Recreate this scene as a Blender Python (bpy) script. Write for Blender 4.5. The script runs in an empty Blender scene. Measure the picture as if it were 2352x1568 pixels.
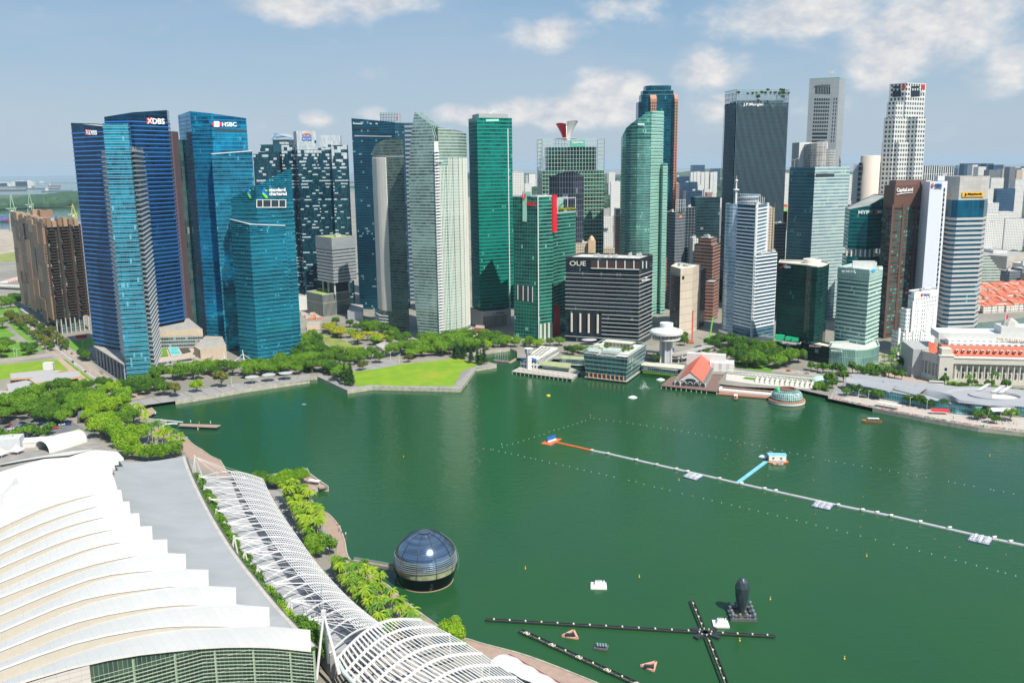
import bpy, bmesh, math, random
from mathutils import Vector, Matrix
R=math.radians
rnd=random.Random(7)
S=bpy.context.scene; COL=S.collection
# ---------------- camera, world, sun, exposure ----------------
CAMH=194.0; FPX=2060.0
CAM=Vector((0,0,CAMH))
M3=Matrix.Rotation(R(90-11.07),3,'X') @ Matrix.Rotation(R(-0.69),3,'Z')
cam=bpy.data.objects.new('camera',bpy.data.cameras.new('camera')); COL.objects.link(cam)
cam.data.sensor_width=36; cam.data.lens=36*FPX/2352; cam.data.clip_start=1; cam.data.clip_end=300000
cam.matrix_world=Matrix.Translation(CAM) @ M3.to_4x4()
S.camera=cam
SUN_AZ=146; SUN_EL=52
S.view_settings.view_transform='Standard'; S.view_settings.look='None'
S.view_settings.exposure=0.5; S.view_settings.gamma=1
S.cycles.max_bounces=6; S.cycles.volume_bounces=0; S.cycles.glossy_bounces=3; S.cycles.transparent_max_bounces=6
S.cycles.sample_clamp_indirect=4
sd=Vector((math.sin(R(SUN_AZ))*math.cos(R(SUN_EL)),math.cos(R(SUN_AZ))*math.cos(R(SUN_EL)),math.sin(R(SUN_EL))))
sl=bpy.data.lights.new('sun','SUN'); sl.energy=4.9; sl.angle=R(.5); sl.color=(1,.935,.83)
so=bpy.data.objects.new('sun',sl); COL.objects.link(so); so.rotation_euler=sd.to_track_quat('Z','Y').to_euler()
VW=dict(V=(0,0,1),A=(0,214.4,.3027),B=(551.3,214.4,.3027),C=(1071.9,183.8,.3027),D=(1623.1,153.1,.3099),
 E=(0,612.5,.3027),F=(612.5,612.5,.3027),H=(1133.1,612.5,.3027),I=(1641.5,566.6,.3027),
 J=(0,980,.375),K=(551.3,980,.375),L=(1102.5,949.4,.3945),M=(1617,980,.375))
def ray(v,x,y):
    a,b,s=VW[v]; return M3 @ Vector(((a+x*s-1176)/FPX,-(b+y*s-784)/FPX,-1))
def G(v,x,y,z=3.0):
    d=ray(v,x,y); return CAM+d*((z-CAMH)/d.z)
def B2(v,x,y,z=3.0):
    g=G(v,x,y,z); return Vector((g.x,g.y))
def P2(v,x,y,Y):
    d=ray(v,x,y); return Vector((d.x*Y/d.y,Y))
def zat(v,x,y,p):
    d=ray(v,x,y); return CAMH+d.z*p[1]/d.y
def cross(v,x,y,p,d):
    """plan point on line p+w*d seen at this bearing"""
    r=ray(v,x,y); a=Vector((r.x,r.y)); den=d.x*a.y-d.y*a.x
    w=-(p.x*a.y-p.y*a.x)/den; return p+d*w
def onwall(v,x,y,p,q):
    c=cross(v,x,y,p,(q-p)); r=ray(v,x,y); return Vector((c.x,c.y,CAMH+r.z*c.y/r.y))
def Vp(p,z): return Vector((p[0],p[1],z))
# ---------------- node helper ----------------
class NT:
    def __init__(s,tree): s.t=tree; s.n=tree.nodes; s.l=tree.links
    def node(s,typ,**k):
        n=s.n.new(typ)
        for a,b in k.items(): setattr(n,a,b)
        return n
    def put(s,sock,val):
        if val is None: return
        if hasattr(val,'is_linked') or isinstance(val,bpy.types.NodeSocket): s.l.new(val,sock)
        else:
            if isinstance(val,(tuple,list)) and len(val)==3 and sock.type=='RGBA': val=(*val,1)
            sock.default_value=val
    def m(s,op,a,b=None,c=None,clamp=False):
        n=s.node('ShaderNodeMath',operation=op); n.use_clamp=clamp
        s.put(n.inputs[0],a); s.put(n.inputs[1],b)
        if c is not None: s.put(n.inputs[2],c)
        return n.outputs[0]
    def vm(s,op,a,b=None,sc=None):
        n=s.node('ShaderNodeVectorMath',operation=op); s.put(n.inputs[0],a); s.put(n.inputs[1],b)
        if sc is not None: s.put(n.inputs['Scale'],sc)
        return n.outputs['Value'] if op in('LENGTH','DOT_PRODUCT') else n.outputs[0]
    def mix(s,f,a,b):
        n=s.node('ShaderNodeMix',data_type='RGBA'); s.put(n.inputs[0],f); s.put(n.inputs[6],a); s.put(n.inputs[7],b); return n.outputs[2]
    def mixf(s,f,a,b):
        n=s.node('ShaderNodeMix',data_type='FLOAT'); s.put(n.inputs[0],f); s.put(n.inputs[2],a); s.put(n.inputs[3],b); return n.outputs[0]
    def noise(s,vec,scale,detail=3,rough=.5,dims='3D'):
        n=s.node('ShaderNodeTexNoise',noise_dimensions=dims); s.put(n.inputs['Vector'],vec); n.inputs['Scale'].default_value=scale
        n.inputs['Detail'].default_value=detail; n.inputs['Roughness'].default_value=rough; return n.outputs['Fac']
    def mr(s,v,a,b,c=0.,d=1.,smooth=False):
        n=s.node('ShaderNodeMapRange',interpolation_type='SMOOTHSTEP' if smooth else 'LINEAR'); s.put(n.inputs[0],v)
        for i,q in enumerate((a,b,c,d)): s.put(n.inputs[i+1],q)
        return n.outputs[0]
    def comb(s,x,y,z=0.):
        n=s.node('ShaderNodeCombineXYZ'); s.put(n.inputs[0],x); s.put(n.inputs[1],y); s.put(n.inputs[2],z); return n.outputs[0]
    def white(s,vec):
        n=s.node('ShaderNodeTexWhiteNoise',noise_dimensions='3D'); s.put(n.inputs['Vector'],vec); return n.outputs['Value'],n.outputs['Color']
def newmat(name):
    m=bpy.data.materials.new(name); m.use_nodes=True; t=NT(m.node_tree)
    for n in list(t.n):
        if n.type!='OUTPUT_MATERIAL' and n.type!='BSDF_PRINCIPLED': t.n.remove(n)
    b=[n for n in t.n if n.type=='BSDF_PRINCIPLED'][0]
    return m,t,b
MATS={}
def mat(name,c,rough=.6,metal=0,var=.12,scale=.35,bump=0,emit=None,spec=None,objvar=0):
    if name in MATS: return MATS[name]
    m,t,b=newmat(name); g=t.node('ShaderNodeNewGeometry').outputs['Position']
    f=t.noise(g,scale,4,.6); f=t.mr(f,.3,.7,1-var,1+var)
    if objvar:
        o=t.node('ShaderNodeObjectInfo').outputs['Random']; f=t.m('MULTIPLY',f,t.mr(o,0,1,1-objvar,1+objvar))
    h=t.node('ShaderNodeVectorMath',operation='SCALE'); h.inputs[0].default_value=c; t.put(h.inputs['Scale'],f)
    t.put(b.inputs['Base Color'],h.outputs[0]); b.inputs['Roughness'].default_value=rough; b.inputs['Metallic'].default_value=metal
    if spec is not None: b.inputs['Specular IOR Level'].default_value=spec
    if bump:
        bn=t.node('ShaderNodeBump'); bn.inputs['Strength'].default_value=bump; t.put(bn.inputs['Height'],t.noise(g,scale*3,4,.6)); t.put(b.inputs['Normal'],bn.outputs[0])
    MATS[name]=m; return m
def facade(name,ga,gb,fh=4.,mw=1.5,sp=.28,spc=(.1,.1,.1),mf=.08,mc=None,blind=.08,bc=(.3,.33,.33),metal=.55,rough=.12,tilt=.012,coarse=.6,voff=0,uoff=0,run=4,phase=.5):
    """curtain wall: metres in UV; cells = panes, with random tint, drawn blinds and slightly out-of-plane panes"""
    if name in MATS: return MATS[name]
    m,t,b=newmat(name); uv=t.node('ShaderNodeUVMap').outputs[0]; sx=t.node('ShaderNodeSeparateXYZ'); t.put(sx.inputs[0],uv)
    u=t.m('DIVIDE',t.m('ADD',sx.outputs[0],500.+uoff),mw); v=t.m('DIVIDE',t.m('ADD',sx.outputs[1],100.+voff),fh)
    fu=t.m('FRACT',u); fv=t.m('FRACT',v); iu=t.m('FLOOR',u); iv=t.m('FLOOR',v)
    r1,c1=t.white(t.comb(iu,iv,1.)); r2,_=t.white(t.comb(t.m('FLOOR',t.m('DIVIDE',iu,run)),iv,7.)); r3,_=t.white(t.comb(iv,3.,5.))
    r=t.m('ADD',t.m('MULTIPLY',r1,1-coarse),t.m('MULTIPLY',t.m('ADD',t.m('MULTIPLY',r2,.7),t.m('MULTIPLY',r3,.3)),coarse))
    big=t.noise(t.comb(t.m('MULTIPLY',u,mw),t.m('MULTIPLY',v,fh),0),.03,3,.5)  # broad tint drift, painting uneven reflections into the glass colour
    r=t.m('ADD',t.m('MULTIPLY_ADD',r,1.3,-.15),t.mr(big,.35,.65,-.38,.38),clamp=True)
    col=t.mix(r,ga,gb)
    rb=t.m('ADD',t.m('MULTIPLY',r1,.5),t.m('MULTIPLY',r2,.5))
    bl=t.m('GREATER_THAN',rb,1-blind*.9-.02) if blind else 0.
    if blind: col=t.mix(t.m('MULTIPLY',bl,.8),col,bc)
    ms=t.m('LESS_THAN',fv,sp); mm=t.m('LESS_THAN',fu,mf)
    col=t.mix(ms,col,spc); col=t.mix(mm,col,mc or spc); mk_=t.m('MAXIMUM',ms,mm)
    if blind: mk_=t.m('MAXIMUM',mk_,t.m('MULTIPLY',bl,.5))
    b.inputs['Specular IOR Level'].default_value=.2; t.put(b.inputs['Base Color'],col); t.put(b.inputs['Metallic'],t.mixf(mk_,metal,metal*.15)); t.put(b.inputs['Roughness'],t.mixf(mk_,rough,.45))
    geo=t.node('ShaderNodeNewGeometry').outputs['Normal']
    j=t.vm('SCALE',t.vm('SUBTRACT',c1,(.5,.5,.5)),sc=tilt*1.6)
    wob=t.node('ShaderNodeTexNoise'); t.put(wob.inputs['Vector'],t.comb(t.m('MULTIPLY',u,mw),t.m('MULTIPLY',v,fh),0)); wob.inputs['Scale'].default_value=.09
    j2=t.vm('SCALE',t.vm('SUBTRACT',wob.outputs['Color'],(.5,.5,.5)),sc=tilt*1.6)
    t.put(b.inputs['Normal'],t.vm('NORMALIZE',t.vm('ADD',geo,t.vm('ADD',j,j2))))
    MATS[name]=m; return m
# ---------------- mesh helper ----------------
class MB:
    def __init__(s): s.v=[]; s.f=[]; s.uv=[]
    def face(s,pts,uv=None):
        i=len(s.v); s.v+= [Vector(p) for p in pts]; s.f.append(list(range(i,i+len(pts)))); s.uv.append(uv or [(p[0],p[1]) for p in pts]); return s
    def wall(s,p,q,z0p,z1p,z0q=None,z1q=None,u=0):
        z0q=z0p if z0q is None else z0q; z1q=z1p if z1q is None else z1q; L=(Vector(q[:2])-Vector(p[:2])).length
        return s.face([Vp(p,z0p),Vp(q,z0q),Vp(q,z1q),Vp(p,z1p)],[(u,z0p),(u+L,z0q),(u+L,z1q),(u,z1p)])
    def prism(s,pts,z0,z1,top=True,bot=False,walls=True):
        n=len(pts); a0=list(z0) if isinstance(z0,(list,tuple)) else [z0]*n; a1=list(z1) if isinstance(z1,(list,tuple)) else [z1]*n
        pts=[Vector((p[0],p[1])) for p in pts]
        if sum(pts[i].x*pts[(i+1)%n].y-pts[(i+1)%n].x*pts[i].y for i in range(n))<0: pts=pts[::-1]; a0=a0[::-1]; a1=a1[::-1]
        u=0
        for i in range(n):
            k=(i+1)%n; L=(pts[k]-pts[i]).length
            if walls: s.wall(pts[i],pts[k],a0[i],a1[i],a0[k],a1[k],u)
            u+=L
        if top: s.face([Vp(pts[i],a1[i]) for i in range(n)])
        if bot: s.face([Vp(pts[i],a0[i]) for i in range(n)][::-1])
        return s
    def box(s,c,d,rz=0,rx=0):
        m=Matrix.Rotation(rz,3,'Z')@Matrix.Rotation(rx,3,'X'); c=Vector(c); a,b,h=d[0]/2,d[1]/2,d[2]/2
        C=[c+m@Vector((x*a,y*b,z*h)) for z in(-1,1) for x,y in((-1,-1),(1,-1),(1,1),(-1,1))]
        for q,(w,hh) in (((0,1,5,4),(d[0],d[2])),((1,2,6,5),(d[1],d[2])),((2,3,7,6),(d[0],d[2])),((3,0,4,7),(d[1],d[2])),((4,5,6,7),(d[0],d[1])),((3,2,1,0),(d[0],d[1]))):
            s.face([C[i] for i in q],[(0,0),(w,0),(w,hh),(0,hh)])
        return s
    def beam(s,p,q,w,h=None):
        p=Vector(p); q=Vector(q); h=h or w; d=(q-p); L=d.length
        if L<1e-6: return s
        d/=L; up=Vector((0,0,1)) if abs(d.z)<.95 else Vector((0,1,0)); a=d.cross(up).normalized(); b=a.cross(d)
        C=[e+a*(x*w/2)+b*(y*h/2) for e in(p,q) for x,y in((-1,-1),(1,-1),(1,1),(-1,1))]
        for i in range(4): k=(i+1)%4; s.face([C[i],C[k],C[4+k],C[4+i]][::-1],[(0,0),(w,0),(w,L),(0,L)])
        s.face([C[0],C[1],C[2],C[3]]); s.face([C[7],C[6],C[5],C[4]]); return s
    def tube(s,p,q,r,r2=None,n=8,cap=True):
        p=Vector(p); q=Vector(q); r2=r if r2 is None else r2; d=(q-p).normalized(); up=Vector((0,0,1)) if abs(d.z)<.95 else Vector((0,1,0)); a=d.cross(up).normalized(); b=a.cross(d)
        i0=len(s.v)
        for e,rr in((p,r),(q,r2)):
            for k in range(n): t=2*math.pi*k/n; s.v.append(e+(a*math.cos(t)+b*math.sin(t))*rr)
        for k in range(n):
            l=(k+1)%n; s.f.append([i0+l,i0+k,i0+n+k,i0+n+l]); s.uv.append([(0,0)]*4)
        if cap: s.f.append([i0+k for k in range(n)]); s.uv.append([(0,0)]*n); s.f.append([i0+n+k for k in range(n)][::-1]); s.uv.append([(0,0)]*n)
        return s
    def lathe(s,c,prof,n=32,a0=0,a1=2*math.pi,sx=1,sy=1,rot=0):
        """prof: list of (r,z). smooth-shared verts"""
        c=Vector(c); i0=len(s.v); full=abs(a1-a0-2*math.pi)<1e-6; m=n if full else n+1; cr,sr=math.cos(rot),math.sin(rot)
        for r,z in prof:
            for k in range(m):
                t=a0+(a1-a0)*k/n; x=r*math.cos(t)*sx; y=r*math.sin(t)*sy; s.v.append(c+Vector((x*cr-y*sr,x*sr+y*cr,z)))
        for j in range(len(prof)-1):
            for k in range(n):
                l=(k+1)%m; s.f.append([i0+j*m+k,i0+j*m+l,i0+(j+1)*m+l,i0+(j+1)*m+k]); rr=max(prof[j][0],prof[j+1][0]); w=(a1-a0)/n*rr
                s.uv.append([(k*w,prof[j][1]),((k+1)*w,prof[j][1]),((k+1)*w,prof[j+1][1]),(k*w,prof[j+1][1])])
        return s
    def grid(s,rows,uvs=None):
        """rows: list of equal-length point lists -> smooth sheet"""
        i0=len(s.v); w=len(rows[0])
        for r in rows: s.v+=[Vector(p) for p in r]
        for j in range(len(rows)-1):
            for k in range(w-1):
                q=[i0+j*w+k,i0+j*w+k+1,i0+(j+1)*w+k+1,i0+(j+1)*w+k]; s.f.append(q); s.uv.append([(s.v[i].x,s.v[i].y) for i in q])
        return s
    def ring(s,pts,z,h,out=.3,inn=.2):
        n=len(pts); pts=[Vector((p[0],p[1])) for p in pts]
        if sum(pts[i].x*pts[(i+1)%n].y-pts[(i+1)%n].x*pts[i].y for i in range(n))<0: pts=pts[::-1]
        o=offset(pts,out); q=offset(pts,-inn); u=0
        for i in range(n):
            k=(i+1)%n; L=(pts[k]-pts[i]).length
            s.wall(o[i],o[k],z,z+h,u=u); s.wall(q[k],q[i],z,z+h,u=u)
            s.face([Vp(o[i],z+h),Vp(o[k],z+h),Vp(q[k],z+h),Vp(q[i],z+h)]); s.face([Vp(q[i],z),Vp(q[k],z),Vp(o[k],z),Vp(o[i],z)]); u+=L
        return s
def offset(pts,d):
    """outward offset of a CCW polygon"""
    n=len(pts); out=[]
    for i in range(n):
        a=pts[i-1]; b=pts[i]; c=pts[(i+1)%n]; e=(b-a).normalized(); f=(c-b).normalized()
        n1=Vector((e.y,-e.x)); n2=Vector((f.y,-f.x)); k=n1+n2; den=max(.3,1+n1.dot(n2)); out.append(b+k*(d/den))
    return out
def tag(o,label=None,cat=None,group=None,kind=None):
    if label: o['label']=label
    if cat: o['category']=cat
    if group: o['group']=group
    if kind: o['kind']=kind
    return o
def link(o,parent=None):
    COL.objects.link(o)
    if parent is not None: o.parent=parent
    return o
def mk(name,mb,m,parent=None,smooth=False,label=None,loc=None):
    me=bpy.data.meshes.new(name); off=Vector((0,0,0))
    p=parent
    while p is not None: off+=p.location; p=p.parent
    if parent is None: off=Vector(loc) if loc is not None else Vector((0,0,0))
    me.from_pydata([v-off for v in mb.v],[],mb.f)
    ul=me.uv_layers.new(name='UVMap'); data=[]
    for f in mb.uv:
        for c in f: data+= [c[0],c[1]]
    ul.data.foreach_set('uv',data)
    if smooth: me.polygons.foreach_set('use_smooth',[True]*len(me.polygons))
    me.materials.append(m); me.update()
    o=bpy.data.objects.new(name,me); link(o,parent)
    if parent is None and loc is not None: o.location=loc
    if label: o['label']=label
    return o
def root(name,label,cat,loc,group=None,kind=None):
    o=bpy.data.objects.new(name,None); o.location=Vector(loc) if len(loc)==3 else Vector((loc[0],loc[1],3)); o.empty_display_size=.5
    link(o); tag(o,label,cat,group,kind); return o
def ctr(pts,z=3.): return Vector((sum(p[0] for p in pts)/len(pts),sum(p[1] for p in pts)/len(pts),z))
def copies(o,n,dz,dx=(0,0)):
    for i in range(1,n):
        c=o.copy(); c.location=o.location+Vector((dx[0]*i,dx[1]*i,dz*i)); link(c,o.parent)
def copytree(o,parent=None):
    c=o.copy(); link(c,parent)
    for ch in list(o.children): copytree(ch,c)
    return c
def inset(pts,d):
    n=len(pts); pts=[Vector((p[0],p[1])) for p in pts]
    if sum(pts[i].x*pts[(i+1)%n].y-pts[(i+1)%n].x*pts[i].y for i in range(n))<0: pts=pts[::-1]
    return offset(pts,-d)
def block(r,pts,z0,z1,fm,roofm=None,bands=None,parapet=None,plant=0,name='facade',label=None,seed=0,fins=None,roofdrop=.8):
    """adds one volume (facade, roof, floor bands, parapet, roof plant) to the thing r"""
    mb=MB().prism(pts,z0,z1,top=False,bot=(not isinstance(z0,(list,tuple)) and z0>6)); fo=mk(name,mb,fm,r,label=label)
    flat=not isinstance(z1,(list,tuple)); zm=z1 if flat else min(z1)
    rm=roofm or mat('roof_grey',(.33,.33,.32),.8,var=.25,scale=.08)
    dz=[z-roofdrop for z in z1] if not flat else z1-roofdrop
    mk('roof',MB().prism(pts,0,dz,walls=False),rm,r)
    if parapet and flat: mk('parapet',MB().ring(pts,z1-.2,1.0,.12,.45),parapet,r)
    if bands:
        a,b,st,h,out,bm=bands; b=min(b,zm-.3); n=int((b-a)/st)+1
        o=mk('floor_band',MB().ring(pts,a,h,out,.05),bm,r); copies(o,n,st)
    if plant and flat:
        rr=random.Random(seed+len(pts)*7+int(z1)); c=ctr(pts); q=inset(pts,3)
        pm=mat('plant_grey',(.42,.43,.42),.7,var=.2)
        for i in range(plant):
            w=[rr.random() for _ in q]; s=sum(w); x=sum(p.x*k for p,k in zip(q,w))/s; y=sum(p.y*k for p,k in zip(q,w))/s
            ang=math.atan2(pts[1][1]-pts[0][1],pts[1][0]-pts[0][0]); h=rr.uniform(1.5,4)
            p=MB().box((x,y,z1-roofdrop+h/2),(rr.uniform(3,8),rr.uniform(2,5),h),ang); p.box((x+1,y-.6,z1-roofdrop+h+.5),(1.4,1.4,1.),ang); mk('roof_plant',p,pm,r)
    return fo
def thick(p,q,d,skew=0):
    e=(q-p).normalized(); n=Vector((-e.y,e.x))
    if n.dot((p+q)/2)<0: n=-n
    return [p,q,q+n*d+e*skew,p+n*d+e*skew]
def quad(near,left,right): return [left,near,right,left+right-near]
_tc={}
def textgeo(s,bold=.0,shear=0):
    k=(s,bold,shear)
    if k in _tc: return _tc[k]
    cu=bpy.data.curves.new('t','FONT'); cu.body=s; cu.offset=bold; cu.shear=shear; cu.resolution_u=3
    o=bpy.data.objects.new('t',cu); COL.objects.link(o); dg=bpy.context.evaluated_depsgraph_get(); me=bpy.data.meshes.new_from_object(o.evaluated_get(dg))
    vs=[Vector((v.co.x,v.co.y)) for v in me.vertices]; fs=[list(p.vertices) for p in me.polygons]
    x0=min(v.x for v in vs); x1=max(v.x for v in vs); y0=min(v.y for v in vs); y1=max(v.y for v in vs)
    vs=[Vector(((v.x-x0)/(x1-x0),(v.y-y0)/(y1-y0))) for v in vs]
    bpy.data.objects.remove(o); bpy.data.curves.remove(cu); bpy.data.meshes.remove(me); _tc[k]=(vs,fs); return _tc[k]
def sign(par,s,c0,c1,y1,p,q,m,out=.6,bold=.01,name='sign',label=None,shear=0,depth=.5):
    """lettering on the wall plane p-q: c0=(v,x,y) lower-left, c1=(x,y) lower-right, y1 = upper y at the left"""
    v,x,y=c0; a=onwall(v,x,y,p,q); b=onwall(v,c1[0],c1[1],p,q); t=onwall(v,x,y1,p,q); n=Vector(((q-p).y,-(q-p).x,0)).normalized()
    if n.dot(Vector((a.x,a.y,0)))>0: n=-n
    vs,fs=textgeo(s,bold,shear); mb=MB(); h=t.z-a.z; N=len(vs)
    front=[a+(b-a)*w.x+Vector((0,0,h*w.y))+n*out for w in vs]; back=[f-n*depth for f in front]
    mb.v=front+back
    from collections import Counter
    ec=Counter()
    for f in fs:
        for i in range(len(f)): ec[tuple(sorted((f[i],f[(i+1)%len(f)])))]+=1
    for f in fs: mb.f.append(list(f)); mb.f.append([i+N for i in f][::-1])
    for (i,k),c in ec.items():
        if c==1: mb.f.append([i,k,k+N,i+N])
    mb.uv=[[(0,0)]*len(f) for f in mb.f]
    return mk(name,mb,m,par,label=label)
def poly_on(par,pts,p,q,m,out=.6,name='emblem',label=None,depth=.4):
    """flat shape on the wall plane p-q from pixel outline pts=[(v,x,y)...]"""
    n=Vector(((q-p).y,-(q-p).x,0)).normalized(); a=[onwall(*c,p,q) for c in pts]
    if n.dot(Vector((a[0].x,a[0].y,0)))>0: n=-n
    f=[x+n*out for x in a]; b=[x-n*depth for x in f]; mb=MB().face(f).face(b[::-1]); k=len(f)
    for i in range(k): mb.face([f[i],b[i],b[(i+1)%k],f[(i+1)%k]])
    return mk(name,mb,m,par,label=label)
# ---------------- world ----------------
W=bpy.data.worlds.new("World"); S.world=W; W.use_nodes=True; wt=NT(W.node_tree)
for n in list(wt.n): wt.n.remove(n)
sky=wt.node('ShaderNodeTexSky',sky_type='NISHITA'); sky.sun_disc=False; sky.sun_elevation=R(SUN_EL); sky.sun_rotation=R(SUN_AZ); sky.altitude=200; sky.air_density=1.2; sky.dust_density=1.5; sky.ozone_density=1.
dirv=wt.node('ShaderNodeTexCoord').outputs['Generated']
CLOUDS=[('V',700,15,150,45,1.1),('V',820,0,190,40,1.0),('V',1260,75,110,45,1.0),('V',1450,20,120,50,.8),('V',1420,225,120,62,1.5),('V',1290,262,105,42,1.4),('V',1160,262,90,34,1.25),('V',1080,262,110,28,1.15),('V',1190,250,60,30,1.),('V',1610,160,90,55,1.1),('V',1680,150,60,40,.6),('V',1850,20,240,75,1.0),('V',2150,60,260,110,.95),('V',2030,150,90,70,.95),('V',2330,150,120,80,.8),('V',725,275,40,20,.95),('V',860,262,40,22,.6),('V',1650,265,120,60,.7),('V',430,70,70,30,.25),('V',1900,250,100,50,.5)]
acc=None
for v,x,y,rx,ry,s in CLOUDS:
    d=ray(v,x,y).normalized(); df=wt.vm('SUBTRACT',dirv,tuple(d)); k=FPX
    df=wt.vm('MULTIPLY',df,(k/rx,k/rx,k/ry)); q=wt.m('MULTIPLY',wt.mr(wt.vm('LENGTH',df),0,1.5,1,0,smooth=True),s)
    acc=q if acc is None else wt.m('MAXIMUM',acc,q)
wmap=wt.vm('MULTIPLY',dirv,(1,1,1.8))
n1=wt.noise(wmap,15,8,.58); n0=wt.noise(wmap,4,5,.55)
el=wt.node('ShaderNodeSeparateXYZ'); wt.put(el.inputs[0],dirv)
gen=wt.mr(n0,.5,.75,0,.55)          # general broken cloud over the rest of the sky
back=wt.mr(el.outputs[1],-.1,.4,1,.25)
dens=wt.m('ADD',wt.m('MAXIMUM',acc,wt.m('MULTIPLY',gen,back)),wt.mr(n1,.25,.75,-.48,.48))
mask=wt.mr(dens,.2,.95,0,.95,smooth=True); mask=wt.m('MULTIPLY',mask,wt.mr(el.outputs[2],-.01,.04))
veil=wt.mr(wt.noise(wt.vm('MULTIPLY',dirv,(1,1,5)),3,6,.6),.3,.72,.02,.42)
shade=wt.noise(wt.vm('ADD',wmap,(0.,0.,.02)),30,6,.6)
ccol=wt.mix(wt.mr(shade,.35,.65),(4.7,5.1,5.7),(7.4,7.2,7.0))
grad=wt.mix(wt.mr(el.outputs[2],-.02,.2),(4.2,5.2,6.1),(1.5,3.2,5.3))
skyc=wt.mix(.2,grad,sky.outputs[0]); skyc=wt.mix(veil,skyc,(4.4,5.0,5.8))
bg=wt.node('ShaderNodeBackground'); wt.put(bg.inputs[0],wt.mix(mask,skyc,ccol)); bg.inputs[1].default_value=.085
ow=wt.node('ShaderNodeOutputWorld'); wt.l.new(bg.outputs[0],ow.inputs[0])
# ---------------- setting: water, land, quays, roads ----------------
ZL=3.0
def water_mat(name,c,bump,rough):
    m,t,b=newmat(name); g=t.node('ShaderNodeNewGeometry').outputs['Position']
    big=t.noise(t.vm('MULTIPLY',g,(1,.6,0)),.004,4,.6)
    col=t.mix(t.mr(big,.3,.7),(c[0]*.8,c[1]*.88,c[2]*1.5),(c[0]*1.25,c[1]*1.12,c[2]*.9)); t.put(b.inputs['Base Color'],col)
    b.inputs['Roughness'].default_value=rough; b.inputs['IOR'].default_value=1.33; b.inputs['Specular IOR Level'].default_value=.3
    w=t.noise(t.vm('MULTIPLY',g,(1,1.4,0)),.35,5,.65); w2=t.noise(t.vm('MULTIPLY',g,(1,1,0)),.05,3,.6)
    w3=t.noise(t.vm('MULTIPLY',g,(1,1.6,0)),.14,3,.5)
    h=t.m('ADD',t.m('ADD',t.m('MULTIPLY',w,.5),t.m('MULTIPLY',w2,1.4)),t.m('MULTIPLY',w3,1.2))
    bn=t.node('ShaderNodeBump'); bn.inputs['Strength'].default_value=bump; bn.inputs['Distance'].default_value=1.; t.put(bn.inputs['Height'],h); t.put(b.inputs['Normal'],bn.outputs[0])
    return m
mwater=water_mat('water_green',(.015,.070,.019),.17,.11)
mriver=water_mat('river_green',(.07,.14,.07),.2,.2)
msea=water_mat('sea_blue',(.10,.20,.26),.1,.3)
def sheet(name,pts,z,m,kind='structure',label=None,cat=None):
    o=mk(name,MB().face([Vp(p,z) for p in pts]) ,m); tag(o,label,cat,kind=kind); return o
def ccw(pts):
    n=len(pts); a=sum(pts[i][0]*pts[(i+1)%n][1]-pts[(i+1)%n][0]*pts[i][1] for i in range(n)); return pts if a>0 else pts[::-1]
FAR=26000
sheet('water',[(-FAR,-3000),(FAR,-3000),(FAR,40000),(-FAR,40000)],0,mwater)
g=lambda v,*c:[B2(v,c[i],c[i+1],ZL) for i in range(0,len(c),2)]
shoreA=g('L',680,1568,400,1455,240,1398,100,1362,0,1337)+g('K',1400,1300,1330,1290,1250,1245,1130,1160,1040,1092,985,1050,930,990,870,945,825,912,760,870,715,845,690,828,662,800,650,760,645,715,635,680,618,630,590,585,545,535,500,510,460,480,430,455,420,425,430,400,455,375,485,362)+g('K',490,362,540,366,480,325,425,285,410,255)+g('K',360,270,200,330,80,330,-50,290)+g('J',1500,310,1390,285,1370,240,1348,205)+g('J',1290,180,1235,140,1180,108,1145,70)+g('J',1145,62,1125,66,1080,50,1040,30)
shoreB=g('E',1330,1283,1290,1262,1250,1235,1235,1210,1233,1192,1240,1180,1262,1172,1230,1160,1180,1158,1130,1150,1100,1130,1082,1090,1072,1065,1085,1050)
shoreC=g('E',1330,1018,1600,975,1900,922,2347,858)+g('F',230,838,385,832,615,938,800,908,1470,925,1588,768,1742,745,1742,738)+g('F',1660,720,1480,668,1500,662,1850,618,1900,640)
shoreD=g('H',180,690,480,700,700,720,760,760,1130,790,1400,800,1750,820)+g('I',20,1040,200,1060,640,1080,860,1130)+g('I',860,1150,1200,1222,1600,1300,2000,1370,2347,1408,2700,1470)
def smooth(pts,n=1):
    for _ in range(n):
        o=[pts[0]]
        for a,b in zip(pts,pts[1:]): o+=[a*.75+b*.25,a*.25+b*.75]
        o.append(pts[-1]); pts=o
    return pts
shoreA=smooth(shoreA[:30],1)+shoreA[30:]
coast=g('V',160,452,120,470,60,500,0,505)
sc=[Vector((1300,420)),Vector((FAR,900)),Vector((FAR,30000)),Vector((-900,30000)),Vector((-1300,4600))]+[P2('V',210,500,3600),P2('V',90,500,3150),P2('V',-40,500,2900),Vector((-5000,2500)),Vector((-5000,-900)),Vector((60,-900)),Vector((60,230))]
land=shoreA+shoreB+shoreC+shoreD+sc
land=ccw(land)
m,t,b=newmat('land'); pos=t.node('ShaderNodeNewGeometry').outputs['Position']
f1=t.noise(pos,.012,4,.6); f2=t.noise(pos,.12,4,.6)
col=t.mix(t.mr(f1,.4,.6),(.20,.19,.165),(.27,.25,.215)); col=t.mix(t.mr(f2,.45,.7,0,.5),col,(.16,.17,.13)); t.put(b.inputs['Base Color'],col); b.inputs['Roughness'].default_value=.85
mland=m
import mathutils
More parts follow.
